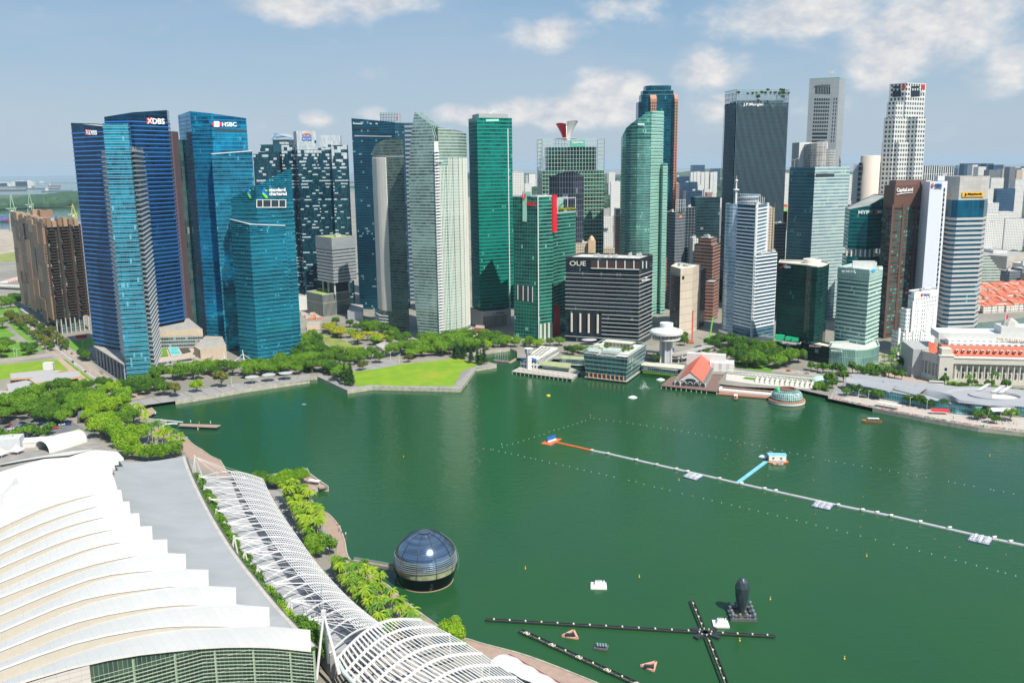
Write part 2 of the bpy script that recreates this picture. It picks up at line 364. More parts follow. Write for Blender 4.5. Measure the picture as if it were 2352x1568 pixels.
def tri(name,pts,z,m,kind='structure',holes=None,**k):
    tr=mathutils.geometry.tessellate_polygon([[Vp(p,z) for p in pts]])
    mb=MB()
    for q in tr:
        w=[Vp(pts[i],z) for i in q]
        if (w[1]-w[0]).cross(w[2]-w[0]).z<0: w=w[::-1]
        mb.face(w)
    o=mk(name,mb,m); tag(o,kind=kind,**k); return o
tri('ground',land,ZL,mland)
mq=mat('quay_stone',(.36,.34,.28),.8,var=.3,scale=.3); mq2=mat('quay_cap',(.42,.41,.38),.75,var=.15)
def quay(name,line,label,capw=1.2,capm=None):
    mb=MB()
    for a,b in zip(line,line[1:]):
        e=(b-a)
        if e.length<.1: continue
        n=Vector((e.y,-e.x)).normalized();
        mb.prism([a+n*.35,b+n*.35,b-n*.3,a-n*.3],-1,ZL+.35)
    o=mk(name,mb,mq); tag(o,label,'quay wall'); return o
quay('quay_wall',shoreC[:10],'pale stone sea wall in front of the blue towers and lawn'); quay('quay_wall',shoreC[9:],'stone sea wall of the small inlet right of the lawn')
quay('quay_wall',shoreD[12:],'long stone sea wall lined with pink flowers in front of the curved roof building')
quay('quay_wall',shoreA,'low timber edged wall of the curving boardwalk'); quay('quay_wall',shoreB,'curved low wall around the small cove by the jetty')
rv=[B2('I',1975,640,ZL),B2('I',1975,580,ZL),B2('I',2347,538,ZL),Vector((900,1100)),Vector((900,980)),B2('I',2347,612,ZL)]
sheet('river',ccw(rv),ZL+.02,mriver)
# ------------- roads, lawns, paving -------------
def band(name,pts,w,z,m,kind='structure',**k):
    n=len(pts); l=[];r=[]
    for i in range(n):
        a=pts[max(i-1,0)]; b=pts[min(i+1,n-1)]; e=(b-a).normalized(); q=Vector((-e.y,e.x))*(w/2); l.append(pts[i]+q); r.append(pts[i]-q)
    mb=MB(); u=0
    for i in range(n-1):
        L=(pts[i+1]-pts[i]).length; mb.face([Vp(r[i],z),Vp(r[i+1],z),Vp(l[i+1],z),Vp(l[i],z)],[(u,0),(u+L,0),(u+L,w),(u,w)]); u+=L
    o=mk(name,mb,m); tag(o,kind=kind,**k); return o
mlawn=mat('grass',(.10,.24,.012),.9,var=.22,scale=.05); mlawn2=mat('grass_dry',(.20,.235,.05),.9,var=.3,scale=.07)
m,t,b=newmat('grass_bright'); pos=t.node('ShaderNodeNewGeometry').outputs['Position']; f=t.noise(pos,.09,6,.7); f2=t.noise(pos,.03,3,.5)
col=t.mix(t.mr(f,.35,.65),(.12,.25,.003),(.20,.31,.004)); col=t.mix(t.mr(f2,.55,.7,0,.6),col,(.28,.29,.02)); t.put(b.inputs['Base Color'],col); b.inputs['Roughness'].default_value=.9; mlawnb=m
mroad=mat('asphalt_pale',(.30,.265,.23),.85,var=.12,scale=.1); mroadd=mat('asphalt',(.13,.13,.13),.85,var=.15,scale=.1); m,t,b=newmat('paving_grey'); pos=t.node('ShaderNodeNewGeometry').outputs['Position']; d1=t.m('FRACT',t.m('DIVIDE',t.vm('DOT_PRODUCT',pos,(.78,.62,0.)),13.)); d2=t.m('FRACT',t.m('DIVIDE',t.vm('DOT_PRODUCT',pos,(.78,.62,0.)),1.6)); nn=t.mr(t.noise(pos,.3,4,.6),.3,.7,.86,1.12)
k1=t.m('MULTIPLY',t.m('LESS_THAN',d1,.1),.55); k2=t.m('MULTIPLY',t.m('LESS_THAN',d2,.12),.2); t.put(b.inputs['Base Color'],t.mix(t.m('MAXIMUM',k1,k2),t.vm('SCALE',(.27,.265,.26),sc=nn),(.13,.125,.12))); b.inputs['Roughness'].default_value=.8; mpave=m
mpave2=mat('paving_pink',(.40,.29,.235),.8,var=.12,scale=.3); mline=mat('line_white',(.75,.75,.72),.7); mliney=mat('line_yellow',(.7,.45,.08),.7)
mwall=mat('wall_white',(.56,.56,.545),.7,var=.06); mconc=mat('concrete',(.45,.44,.41),.8,var=.12); mdark=mat('dark_metal',(.03,.033,.037),.5,var=.1)
z1=ZL+.02; z2=ZL+.04; z3=ZL+.06; z4=ZL+.08
ev=g('F',655,880,640,800,870,770,1060,735,1300,712,1450,690,1620,742,1480,790,1420,905,1000,903,780,895,690,910)
tri('lawn',ev,z2,mlawnb)
prom=g('F',-10,875,385,832,615,938,800,908,1470,925,1588,768,1742,745,1700,725,1620,742,1560,765,1420,906,800,893,650,915,560,870,400,790,300,790,-10,830)
tri('promenade',ccw(g('F',385,834,615,937,800,907,1470,924,1587,770,1740,746,1705,728,1560,765,1420,908,790,894,630,914,400,812)),z1,mpave)
tri('promenade',ccw(g('E',1085,1052,1330,1018,1600,975,1900,922,2347,860,2350,812,1900,870,1600,915,1300,965,990,1025,970,1060,1050,1080)),z1+.005,mpave)
tri('lawn',ccw(g('F',345,508,400,500,750,610,540,642)),z2,mlawn2)
tri('path',ccw(g('F',270,500,400,485,870,635,870,660,540,660,330,540)),z1,mpave)
tri('path',ccw(g('F',640,790,880,700,1000,700,1000,735,860,770,700,800)),z1,mpave)
tri('lawn',ccw(g('E',-400,905,0,860,300,800,520,785,430,700,0,745,-400,770)),z2,mlawnb)
tri('lawn',ccw(g('E',-300,480,30,440,60,480,120,520,0,560,-300,580)),z2,mlawn)
tri('lawn',ccw(g('E',-300,600,160,570,310,640,200,680,-300,715)),z2,mlawn)
tri('lawn',ccw(g('E',60,425,110,430,345,630,310,635,150,520)),z2,mlawn)
tri('lawn',ccw(g('E',500,570,700,540,710,610,560,640)),z2,mlawn)
tri('lawn',ccw(g('E',475,700,500,705,785,915,745,920)),z2,mlawn)
tri('lawn',ccw(g('E',430,1285,600,1225,640,1245,480,1300)),z2,mlawn2)
tri('lawn',ccw(g('E',-200,340,170,300,150,350,0,370,-200,390)),z2,mlawn)
tri('lawn',ccw(g('A',-100,1235,150,1200,150,1270,-100,1285)),z2,mlawn2)
rd=[B2('E',60,365,ZL),B2('E',170,385,ZL),B2('E',290,500,ZL),B2('E',420,610,ZL),B2('E',560,720,ZL),B2('E',700,830,ZL),B2('E',880,935,ZL),B2('E',1000,1010,ZL)]
band('road',rd,24,z1,mroad); band('road',[B2('E',-300,730,ZL),B2('E',0,712,ZL),B2('E',400,665,ZL),B2('E',560,645,ZL),B2('E',740,620,ZL)],20,z1+.012,mroad)
for off in(-7,0,7):
    pts=[p+Vector((off*.9,off*.5)) for p in rd]
    band('lane_marking',pts,.35,z3,mliney if off else mline)
band('path',[B2('E',440,705,ZL),B2('E',560,800,ZL),B2('E',700,905,ZL)],7,z1+.016,mpave2)
band('elevated_road',[P2('A',-100,1440,1500),P2('A',80,1410,1480),P2('A',200,1380,1470)],18,9,mconc);
tri('ground_bare',ccw(g('A',-300,1060,-20,1035,60,1030,100,1060,150,1200,0,1240,-300,1260)),z1,mat('bare_earth',(.34,.29,.23),.9,var=.3,scale=.02))
tri('car_park',ccw(g('E',-300,1290,0,1180,450,1120,640,1230,430,1285,0,1330,-300,1390)),z1+.008,mroadd)
tri('service_yard',ccw(g('E',-300,1420,0,1310,640,1245,820,1395,700,1440,0,1600,-300,1600)),z1+.01,mat('yard',(.25,.235,.22),.85,var=.2,scale=.15))
bw=[p for p in shoreA[2:40]]
mbw=mat('timber_deck',(.33,.235,.185),.75,var=.12,scale=.5)
def shift(line,d):
    out=[]
    for i,p in enumerate(line):
        a=line[max(i-1,0)]; b=line[min(i+1,len(line)-1)]; e=(b-a)
        if e.length<1e-6: e=Vector((0,1))
        e.normalize(); out.append(p+Vector((-e.y,e.x))*d)
    return out
tri('boardwalk',ccw(g('L',700,1568,400,1457,240,1400,100,1364,0,1340)+g('K',1400,1302,1250,1247,1130,1162,1040,1094,930,992,870,947,825,914,760,872,690,830,640,850,700,900,790,950,860,1010,960,1085,1100,1185,1200,1235,1300,1300,1500,1400)+g('L',250,1480,500,1568)),z1,mbw)
tri('boardwalk',ccw(g('K',690,829,662,801,650,760,645,715,635,680,618,630,590,585,545,535,500,510,460,480,430,455,420,425,430,400,455,375,488,364,538,367,480,326,425,288,380,300,385,380,390,430,420,490,500,570,540,650,600,700,590,780,640,840)),z1+.006,mbw)
tri('boardwalk',ccw(g('J',1500,312,1390,287,1350,207,1290,182,1235,142,1145,72,1125,68,1040,32,960,0,880,-20,850,-40,900,-60,960,-90,930,-120,870,-100,840,-40,980,60,1110,130,1160,190,1250,250,1450,340)),z1+.004,mbw)
tri('plaza',ccw(g('K',100,300,400,260,430,420,560,650,600,720,480,820,300,620,200,420,60,330)),z1+.002,mpave)
# ---------------- towers ----------------
wm=mat('sign_white',(.85,.85,.85),.5,var=.02); red=mat('sign_red',(.75,.02,.03),.5,var=.03); trim=mat('trim_white',(.60,.62,.63),.5,var=.05); trimg=mat('trim_grey',(.42,.45,.47),.5,var=.05)
def Z(v,x,y,p): return zat(v,x,y,p)
# --- brown residential block ---
n=B2('E',430,520); l=B2('E',180,345); r_=B2('E',690,480)
zt=Z('A',340,960,n); pts=quad(n,l,r_); pts[3]=pts[0]+(pts[2]-pts[1])
T=root('apartment_tower','brown apartment tower of stacked boxes and balconies at the far left','tower',ctr(pts))
gfac=facade('brown_glass',(.02,.07,.06),(.10,.22,.19),3.4,2.2,.3,(.05,.045,.04),.12,(.06,.04,.03),.2,(.35,.36,.33),.35,.15)
bfac=facade('brown_panels',(.02,.02,.02),(.10,.09,.08),3.4,2.6,.34,(.21,.145,.10),.3,(.19,.13,.09),.12,(.4,.38,.35),.1,.4)
browns=[mat('brown_panel',(.24,.15,.095),.6,var=.1),mat('brown_panel_light',(.33,.23,.15),.6,var=.1)]
dkb=mat('brown_dark',(.055,.035,.03),.6)
block(T,inset(pts,1.5),22,zt-6,gfac,plant=0)
def facept(a,b,s,o=0):
    e=(b-a); nrm=Vector((e.y,-e.x)).normalized()
    if nrm.dot((a+b)/2)>0: nrm=-nrm
    return a+e*s+nrm*o,e.normalized(),nrm
def slab(r,a,b,s0,s1,z0,z1,o0,o1,m,name='wall_panel'):
    """box standing on face a-b from fraction s0..s1, offset o0..o1 outward"""
    p0,e,nn=facept(a,b,s0,0); p1,_,_=facept(a,b,s1,0)
    return mk(name,MB().prism([p0+nn*o0,p1+nn*o0,p1+nn*o1,p0+nn*o1],z0,z1,bot=True),m,r)
rr=random.Random(3)
for k in range(7):   # left face: vertical stacks of brown boxes with balconies
    s0=k/7;
    z=14+rr.random()*12
    while z<zt-8:
        h=rr.choice([14,20,28]); slab(T,l,n,s0+.008,s0+.14,z,min(z+h,zt-2),-1,1.2+rr.random()*2.6,bfac if rr.random()<.6 else browns[rr.randrange(2)],'balcony_stack'); z+=h+.2
for k in range(9):
    s0=k/9; slab(T,l,n,s0,s0+.1,zt-8,zt+rr.uniform(-1,4),-8,rr.uniform(.3,2.6),browns[k%2],'roof_screen')
for k,(s0,s1) in enumerate([(0,.03),(.33,.40),(.66,.73),(.97,1)]): slab(T,n,r_,s0,s1,20,zt-7,-1,1.2,dkb,'pier')
for k in range(6):
    s0=.06+k*.155; slab(T,n,r_,s0,s0+.11,zt-9,zt+rr.uniform(-2,3),-7,.8,browns[k%2],'roof_screen')
for k in range(3):
    c=ctr(pts)+Vector((rr.uniform(-14,14),rr.uniform(-14,14),zt)); mk('roof_screen',MB().box(c,(14,10,9),R(-50)),browns[k%2],T)
z=24
while z<zt-12:
    for k in range(3):
        s0=(.05,.42,.75)[k]; slab(T,n,r_,s0+rr.random()*.06,s0+.22,z,z+1.3,-1,1.6,dkb,'balcony')
    z+=3.4
for k in range(8): slab(T,n,r_,.04+k*.13,.06+k*.13,3,22,-2,-.5,mat('column_pale',(.5,.47,.42),.7),'column')
pod=facade('podium_glass',(.05,.14,.13),(.22,.36,.34),4,1.6,.2,(.2,.22,.22),.1,None,.1)
block(T,inset(pts,6),3,22,pod); block(T,[l+Vector((-4,-4)),n+Vector((0,-9)),n+Vector((4,-2)),l+Vector((6,8))],3,9,pod,name='podium_glazing')
# --- twin blue towers with the lettering DBS ---
dbs=facade('dbs_glass',(.001,.012,.03),(.006,.08,.17),4.25,1.5,.12,(.02,.05,.1),.07,(.02,.05,.09),.04,(.04,.14,.2),.6,.08,.010)
dbsl=facade('slab_glass',(.001,.06,.13),(.012,.34,.50),4.25,1.5,.2,(.08,.32,.42),.07,(.05,.25,.34),.1,(.20,.52,.60),.65,.1,.012)
bluefin=mat('fin_blue',(.06,.25,.72),.32,metal=.45,var=.05); cyfin=mat('fin_cyan',(.07,.45,.60),.35,metal=.4,var=.05); whitefin=mat('fin_pale',(.45,.62,.68),.35,metal=.4,var=.05)
A0=P2('A',537,225,885); A1=P2('A',786,252,852)
T=root('office_tower','blue striped office tower with two DBS signs and a light blue glass front slab','tower',(-360,880,3))
w=thick(A0,A1,26); z0=24; zz=[Z('A',537,225,w[0]),Z('A',786,252,w[1])]; zz=zz+[zz[1],zz[0]]
block(T,w,z0,zz,dbs,bands=(z0+1,min(zz)-4,4.25,1.0,.45,bluefin))
sign(T,'DBS',('A',682,316),(740,318),280,A0,A1,wm,bold=.03,label='white letters DBS on the left wing',out=.9)
poly_on(T,[('A',655,275),('A',679,277),('A',680,318),('A',656,316)],A0,A1,red,out=.9,label='red square emblem beside the letters')
poly_on(T,[('A',657,280),('A',661,278),('A',679,312),('A',675,314)],A0,A1,wm,out=1.1); poly_on(T,[('A',657,312),('A',661,314),('A',679,281),('A',675,279)],A0,A1,wm,out=1.15)
C0=P2('A',790,180,915); C1=P2('A',1003,145,912); C2=P2('A',1266,128,950)
zc=[Z('A',790,180,C0),Z('A',1003,145,C1),Z('A',1266,128,C2)]
pts=[C0,C1,C2,C2+Vector((-9,30)),C0+Vector((-8,36))]
block(T,pts,36,zc+[zc[2]+1,zc[0]+3],dbs,bands=(37,min(zc)-4,4.25,1.0,.45,bluefin))
sign(T,'DBS',('A',1155,234),(1247,236),190,C1,C2,wm,bold=.03,label='white letters DBS on the right wing',out=.9)
poly_on(T,[('A',1110,188),('A',1150,184),('A',1151,232),('A',1111,234)],C1,C2,red,out=.9,label='red square emblem beside the letters')
poly_on(T,[('A',1113,194),('A',1119,190),('A',1149,226),('A',1143,229)],C1,C2,wm,out=1.1); poly_on(T,[('A',1113,228),('A',1119,232),('A',1149,190),('A',1143,187)],C1,C2,wm,out=1.15)
D0=G('E',970,897); D0=Vector((D0.x,D0.y)); D1=P2('E',1148,870,798)
zs=Z('A',787,228,D0); w=thick(D0,D1,16)
block(T,w,3,zs,dbsl,bands=(5,zs-3,4.25,.35,.25,whitefin),name='front_slab')
slm=facade('balcony_side',(.03,.05,.06),(.22,.25,.27),4.25,3.2,.36,(.45,.46,.47),.12,(.35,.37,.38),.2,(.5,.5,.5),.2,.3)
E0=D1+Vector((1,8)); E1=P2('A',1084,405,880); zl=Z('A',1040,405,E0)
block(T,[E0,E1,E1+Vector((-14,6)),E0+Vector((-14,10))],3,zl,slm,bands=(6,zl-3,4.25,1.0,1.2,trimg),name='balcony_wing')
E2=D0+Vector((-1.5,8)); E3=P2('A',770,430,850); zl2=Z('A',795,425,E2)
block(T,[E3,E2,E2+Vector((10,4)),E3+Vector((14,10))],3,zl2,slm,bands=(6,zl2-3,4.25,1.0,1.,trim),name='balcony_wing')
cw=thick(P2('A',1279,290,975),P2('A',1305,290,975),18); block(T,cw,3,Z('A',1290,288,cw[0]),mat('mauve_core',(.13,.09,.10),.6),name='service_core')
cw=thick(P2('A',1308,352,990),P2('A',1382,352,992),18); block(T,cw,3,Z('A',1310,352,cw[0]),facade('core_glass',(.03,.08,.08),(.12,.22,.20),8,2.5,.12,(.06,.1,.1),.2),name='rear_wing')
cz=22; cp=[A0+Vector((0,-1)),A1+Vector((-1,-1)),B2('E',940,742,cz),B2('E',905,715,cz)]
cp=[B2('E',706,598,cz),B2('E',940,620,cz),B2('E',942,745,cz)]
mk('canopy',MB().prism(ccw(cp),cz-1,cz,bot=True),mat('canopy_grey',(.34,.33,.31),.7,var=.2,scale=.2),T)
for k in range(9):
    q=cp[0].lerp(cp[2],.06+.11*k); mk('column',MB().tube(Vp(q+Vector((1,2)),3),Vp(q+Vector((1,2)),cz-1),1.1),mat('column_grey',(.3,.33,.37),.5),T)
block(T,inset(thick(A0,A1,26),3),3,24,mat('lobby_dark',(.015,.02,.025),.3),name='lobby_wall')
T2=root('podium_building','low stone podium with a roof pool and lawn between the blue towers','building',(-330,850,3))
sand=mat('sandstone',(.50,.41,.31),.75,var=.1); louv=facade('louvre',(.05,.07,.07),(.12,.16,.16),3.6,2.4,.25,(.45,.46,.46),.05,None,.2,(.3,.35,.33),.3)
zp=15
pp=ccw([B2('E',1155,715,zp),B2('E',1470,690,zp),B2('E',1470,640,zp),B2('E',1340,560,zp),B2('E',1200,600,zp)])
pb=[B2('E',1150,735,zp),B2('E',1475,690,zp)]; w=[pb[0],pb[1],B2('E',1560,540,zp),B2('E',1210,555,zp)]
block(T2,w,3,zp,louv,roofm=mat('podium_roof',(.42,.37,.31),.8,var=.15),name='louvre_wall')
mk('roof_lawn',MB().face([Vp(p,zp-.1) for p in ccw([B2('E',1158,688,zp),B2('E',1278,672,zp),B2('E',1255,602,zp),B2('E',1215,600,zp)])]),mlawn,T2)
mpool=mat('pool_water',(.10,.55,.60),.05,var=.05)
pw=ccw([B2('E',1298,668,zp+1),B2('E',1378,658,zp+1),B2('E',1335,580,zp+1),B2('E',1262,585,zp+1)])
mk('pool',MB().prism(pw,zp-.5,zp+.6),mconc,T2); mk('pool_water',MB().face([Vp(p,zp+.66) for p in inset(pw,.8)]),mpool,T2)
mk('terrace',MB().face([Vp(p,zp-.05) for p in ccw([B2('E',1385,656,zp),B2('E',1450,640,zp),B2('E',1380,560,zp),B2('E',1340,578,zp)])]),mat('terrace_dark',(.06,.055,.05),.8),T2)
h0=B2('E',1205,555,8); zq=32
w=[P2('E',1205,500,900),P2('E',1537,480,905),P2('E',1420,380,985),P2('E',1200,440,965)]
z_=Z('E',1205,480,w[0]); block(T2,w,3,z_-7,louv,name='lower_wall');
block(T2,w,z_-7,z_,sand,roofm=mat('canopy_grey',(.34,.33,.31),.7),name='stone_wall')
w=[P2('E',1470,620,870),P2('E',1520,655,850),P2('E',1715,600,880),P2('E',1690,560,920),P2('E',1560,560,925)]
z_=Z('E',1600,612,w[1].lerp(w[2],.4)); block(T2,w,3,z_,sand,roofm=mat('canopy_grey',(.34,.33,.31),.7),name='stone_wall')
w=[P2('E',1475,760,850),P2('E',1590,745,850),P2('E',1625,665,870),P2('E',1480,690,880)]
z_=Z('E',1480,695,w[0]); block(T2,w,3,max(z_,12),sand,name='entrance_wall')
# --- HSBC tower + sloped tower ---
hs=facade('hsbc_glass',(.000,.09,.22),(.001,.40,.70),4.2,1.5,.16,(.03,.20,.30),.05,None,.06,(.12,.42,.52),.7,.07,.007)
hs2=facade('hsbc_glass_dark',(.000,.05,.12),(.002,.28,.46),4.2,1.5,.16,(.05,.22,.3),.05,None,.12,(.10,.4,.5),.7,.07,.007)
a=P2('A',1350,168,1005); b_=P2('A',1442,136,965); c=P2('A',1598,150,958); d=P2('A',1868,190,985)
T=root('office_tower','tall blue glass tower with a sign reading HSBC','tower',ctr([a,b_,c,d]))
za,zb,zd=Z('A',1350,168,a),Z('A',1442,136,b_),Z('A',1868,190,d); zc=Z('A',1598,152,c)
block(T,[a,b_,c,d,d+Vector((-7,24)),a+Vector((-2,16))],3,[za,zb,zc,zd,zd,za],hs,bands=(8,min(za,zd)-4,4.2,.34,.3,cyfin))
sign(T,'HSBC',('A',1683,253),(1795,253),220,c,d,wm,bold=.02,label='white letters HSBC',out=.8)
q0,q1,q2,q3=(1604,213),(1676,213),(1676,256),(1604,256)
poly_on(T,[('A',1604,234),('A',1620,213),('A',1662,214),('A',1678,235),('A',1662,256),('A',1620,255)],c,d,red,out=.7,label='red and white hexagon emblem')
poly_on(T,[('A',1620,213),('A',1641,234),('A',1662,214)],c,d,wm,out=.9); poly_on(T,[('A',1620,255),('A',1641,234),('A',1662,256)],c,d,wm,out=.9)
for x0,y0 in((1620,213),): poly_on(T,[('A',1620,216),('A',1641,234),('A',1620,253)],c,d,wm,out=.95); poly_on(T,[('A',1662,217),('A',1641,235),('A',1662,253)],c,d,wm,out=.95)
poly_on(T,[('A',1630,271),('A',1868,278),('A',1869,294),('A',1631,288)],c,d,mat('vent_dark',(.03,.05,.06),.6),out=.4,name='vent_strip')
e=P2('A',1605,460,942); f=P2('A',1910,437,952); w=thick(e,f,16); ze,zf=Z('A',1605,460,e),Z('A',1910,437,f)
block(T,w,3,[ze,zf,zf,ze],hs2,bands=(8,min(ze,zf)-4,4.2,.34,.3,cyfin),name='front_wing')
mk('roof_edge',MB().beam(Vp(e,ze),Vp(f,zf),.9),trim,T)
sc_=facade('sc_glass',(.000,.02,.05),(.002,.20,.32),2.1,1.5,.2,(.03,.25,.34),.05,None,.07,(.10,.42,.5),.65,.09,.008)
s0=P2('A',1750,800,914); s1=P2('A',1938,700,904); s2=P2('A',2209,565,934)
T=root('office_tower','blue glass tower with sloping top and the words standard chartered','tower',ctr([s0,s1,s2]))
z_=[Z('A',1750,800,s0),Z('A',1938,703,s1),Z('A',2209,565,s2)]
block(T,[s0,s1,s2,s2+Vector((-6,24)),s0+Vector((-2,20))],3,[z_[0],z_[1],z_[2],z_[2],z_[0]],sc_,bands=(8,z_[0]-4,4.2,.38,.3,cyfin))
w0=P2('A',1750,955,906); w1=P2('E',1960,705,893); w2=P2('A',2164,1003,915); zz=[Z('A',1750,955,w0),Z('A',1922,992,w1),Z('A',2164,1003,w2)]
block(T,[w0,w1,w2,w2+Vector((-4,14)),w0+Vector((-2,14))],3,[zz[0],zz[1],zz[2],zz[2],zz[0]],sc_,bands=(6,min(zz)-6,4.2,.38,.3,cyfin),name='front_wing')
mk('roof_edge',MB().beam(Vp(w0,zz[0]),Vp(w1,zz[1]),.8).beam(Vp(w1,zz[1]),Vp(w2,zz[2]),.8),trim,T)
sign(T,'standard',('A',2040,746),(2164,745),718,s1,s2,wm,bold=.02,label='white word standard',out=.8); sign(T,'chartered',('A',2042,776),(2173,775),748,s1,s2,wm,bold=.02,label='white word chartered',out=.8)
lb=mat('sign_blue',(.01,.13,.75),.5); lg=mat('sign_green',(.16,.6,.02),.5)
for dx,sx in((0,1.),(-104,.62)):
    X=lambda x:1984+dx+(x-1984)*sx
    pl=(s1,s2) if dx==0 else (s0,s1)
    poly_on(T,[('A',X(1984),745),('A',X(2002),715),('A',X(2016),718),('A',X(1998),748),('A',X(2012),752),('A',X(2030),770),('A',X(2024),778),('A',X(1990),760)],*pl,lb,out=.8,label='blue ribbon of the emblem')
    poly_on(T,[('A',X(1984),762),('A',X(1994),752),('A',X(2030),786),('A',X(2024),798),('A',X(2014),797)],*pl,lg,out=.95,label='green ribbon of the emblem')
    poly_on(T,[('A',X(2004),730),('A',X(2028),732),('A',X(2024),744),('A',X(2010),746)],*pl,lg,out=.95,label='green ribbon of the emblem')
    sign(T,'S',('A',X(1992),790),(X(2020),790),722,*pl,wm,bold=-.04,label='pale curve between the ribbons',out=.5) if False else None
fr=lambda x0,y0,x1,y1,m,o:poly_on(T,[('A',x0,y0),('A',x1,y0),('A',x1,y1),('A',x0,y1)],s1,s2,m,out=o,name='sky_terrace')
fr(1942,808,2168,866,mat('recess_dark',(.02,.04,.05),.4),.3)
for x in(1942,1988,2050,2110,2162): fr(x,808,x+6,866,trim,.9)
fr(1942,806,2168,811,trim,1.); fr(1942,862,2168,868,trim,1.)
# --- dark dashed towers ---
def dashmat(name,z0,z1,p0,p1,ga=(.004,.03,.05),gb=(.015,.12,.165)):
    m,t,b=newmat(name); uv=t.node('ShaderNodeUVMap').outputs[0]; sx=t.node('ShaderNodeSeparateXYZ'); t.put(sx.inputs[0],uv)
    v=t.m('DIVIDE',sx.outputs[1],4.2); iv=t.m('FLOOR',v); fv=t.m('FRACT',v)
    ru,_=t.white(t.comb(iv,9.,2.)); u=t.m('DIVIDE',t.m('ADD',t.m('ADD',sx.outputs[0],300),t.m('MULTIPLY',ru,5)),4.6); iu=t.m('FLOOR',u)
    r,_=t.white(t.comb(iu,iv,3.)); pr=t.mr(sx.outputs[1],z0,z1,p0,p1); on=t.m('LESS_THAN',r,pr)
    hh=t.mr(sx.outputs[1],z0,z1-6,.34,1.05); on=t.m('MULTIPLY',on,t.m('LESS_THAN',fv,hh))
    r2,c2=t.white(t.comb(t.m('FLOOR',t.m('MULTIPLY',u,3)),iv,5.)); g_=t.mix(r2,ga,gb); sp=t.m('LESS_THAN',fv,.2); g_=t.mix(sp,g_,(.02,.03,.035))
    w_=t.mix(r2,(.32,.38,.42),(.50,.56,.60)); t.put(b.inputs['Base Color'],t.mix(on,g_,w_)); t.put(b.inputs['Metallic'],t.mixf(on,.45,0)); t.put(b.inputs['Roughness'],t.mixf(on,.12,.55)); return m
def simple(name_l,face,zt,fm,cat='tower',name='office_tower',th=28,z0=3,zpix=None,**k):
    T=root(name,name_l,cat,ctr(face)); pts=thick(*face,th) if len(face)==2 else face
    block(T,pts,z0,zt,fm,**k); return T
dk1=dashmat('dash_dark',100,300,.12,.2);
p,q=P2('B',97,447,1270),P2('B',300,447,1265); z_=Z('B',100,447,p)
T=root('hotel_tower','dark tower with white dashes and a sign reading WESTIN under a silver roof capsule','tower',ctr([p,q])); block(T,thick(p,q,30),3,z_,dk1)
p,q=P2('B',150,390,1280),P2('B',300,390,1277); block(T,thick(p,q,30),3,Z('B',150,390,p),dk1)
p,q=P2('B',247,352,1275),P2('B',373,352,1273); block(T,thick(p,q,30),3,Z('B',250,352,p),facade('westin_blue',(.02,.08,.12),(.04,.14,.19),30,9,.05,(.03,.05,.06)))
sign(T,'WESTIN',('B',300,387),(368,387),370,p,q,wm,bold=.01,label='white word WESTIN')
p,q=P2('B',240,352,1285),P2('B',405,358,1285); z_=Z('B',240,352,p)
mb=MB(); n_=24; a,b_=p,q
rows=[]
for i in range(13):
    s=i/12; rows.append([Vp(a.lerp(b_,s)+Vector((0,j*24/6)),z_+ (Z('B',245,305,p)-z_)*math.sin(math.pi*min(1,.12+s*.88))**.4*(1 if s<.9 else .6)*math.sin(math.pi*(.15+.7*j/6))) for j in range(7)])
mk('roof_capsule',mb.grid(rows),mat('silver_cladding',(.55,.54,.53),.4,metal=.5),T,smooth=True)
mk('roof_trim',MB().beam(Vp(p,z_),Vp(p.lerp(q,.25),Z('B',262,304,p)),1.2).beam(Vp(p.lerp(q,.1),Z('B',244,306,p)),Vp(p.lerp(q,.95),Z('B',395,340,p)),1.),mat('trim_blue',(.03,.3,.6),.4),T)
dk2=dashmat('dash_white_top',196,232,.31,.97)
n_=P2('B',427,290,1233); l=P2('B',403,288,1253); r_=P2('B',575,290,1237)
T=root('office_tower','dark tower of white dashed panels turning white at the top with a sign reading citi','tower',ctr([n_,l,r_]))
zt=Z('B',427,287,n_); block(T,quad(n_,l,r_),3,zt,dk2)
p,q=P2('B',573,418,1243),P2('B',700,418,1245); block(T,thick(p,q,26),3,Z('B',573,415,p),dk2,name='side_wing')
p,q=P2('B',692,396,1237),P2('B',819,396,1241); block(T,thick(p,q,28),3,Z('B',700,394,p),dashmat('dash_grey_top',190,215,.31,.75),name='side_wing')
p,q=P2('B',604,320,1275),P2('B',758,322,1277); block(T,thick(p,q,20),3,Z('B',604,319,p),dk2,name='side_wing')
p,q=P2('B',313,395,1250),P2('B',412,397,1250); block(T,thick(p,q,20),3,Z('B',315,393,p),dk2,name='side_wing')
citb=mat('sign_citiblue',(.12,.2,.5),.5)
sign(T,'citi',('B',468,360),(545,360),312,n_,r_,citb,bold=.03,label='blue word citi')
arc=[('B',506+38*math.cos(t),322-24*math.sin(t)) for t in [R(k) for k in range(20,161,14)]]+[('B',506+32*math.cos(t),325-17*math.sin(t)) for t in [R(k) for k in range(160,19,-14)]]
poly_on(T,arc,n_,r_,mat('sign_orange',(.8,.25,.08),.5),out=.8,label='red orange arc over the word')
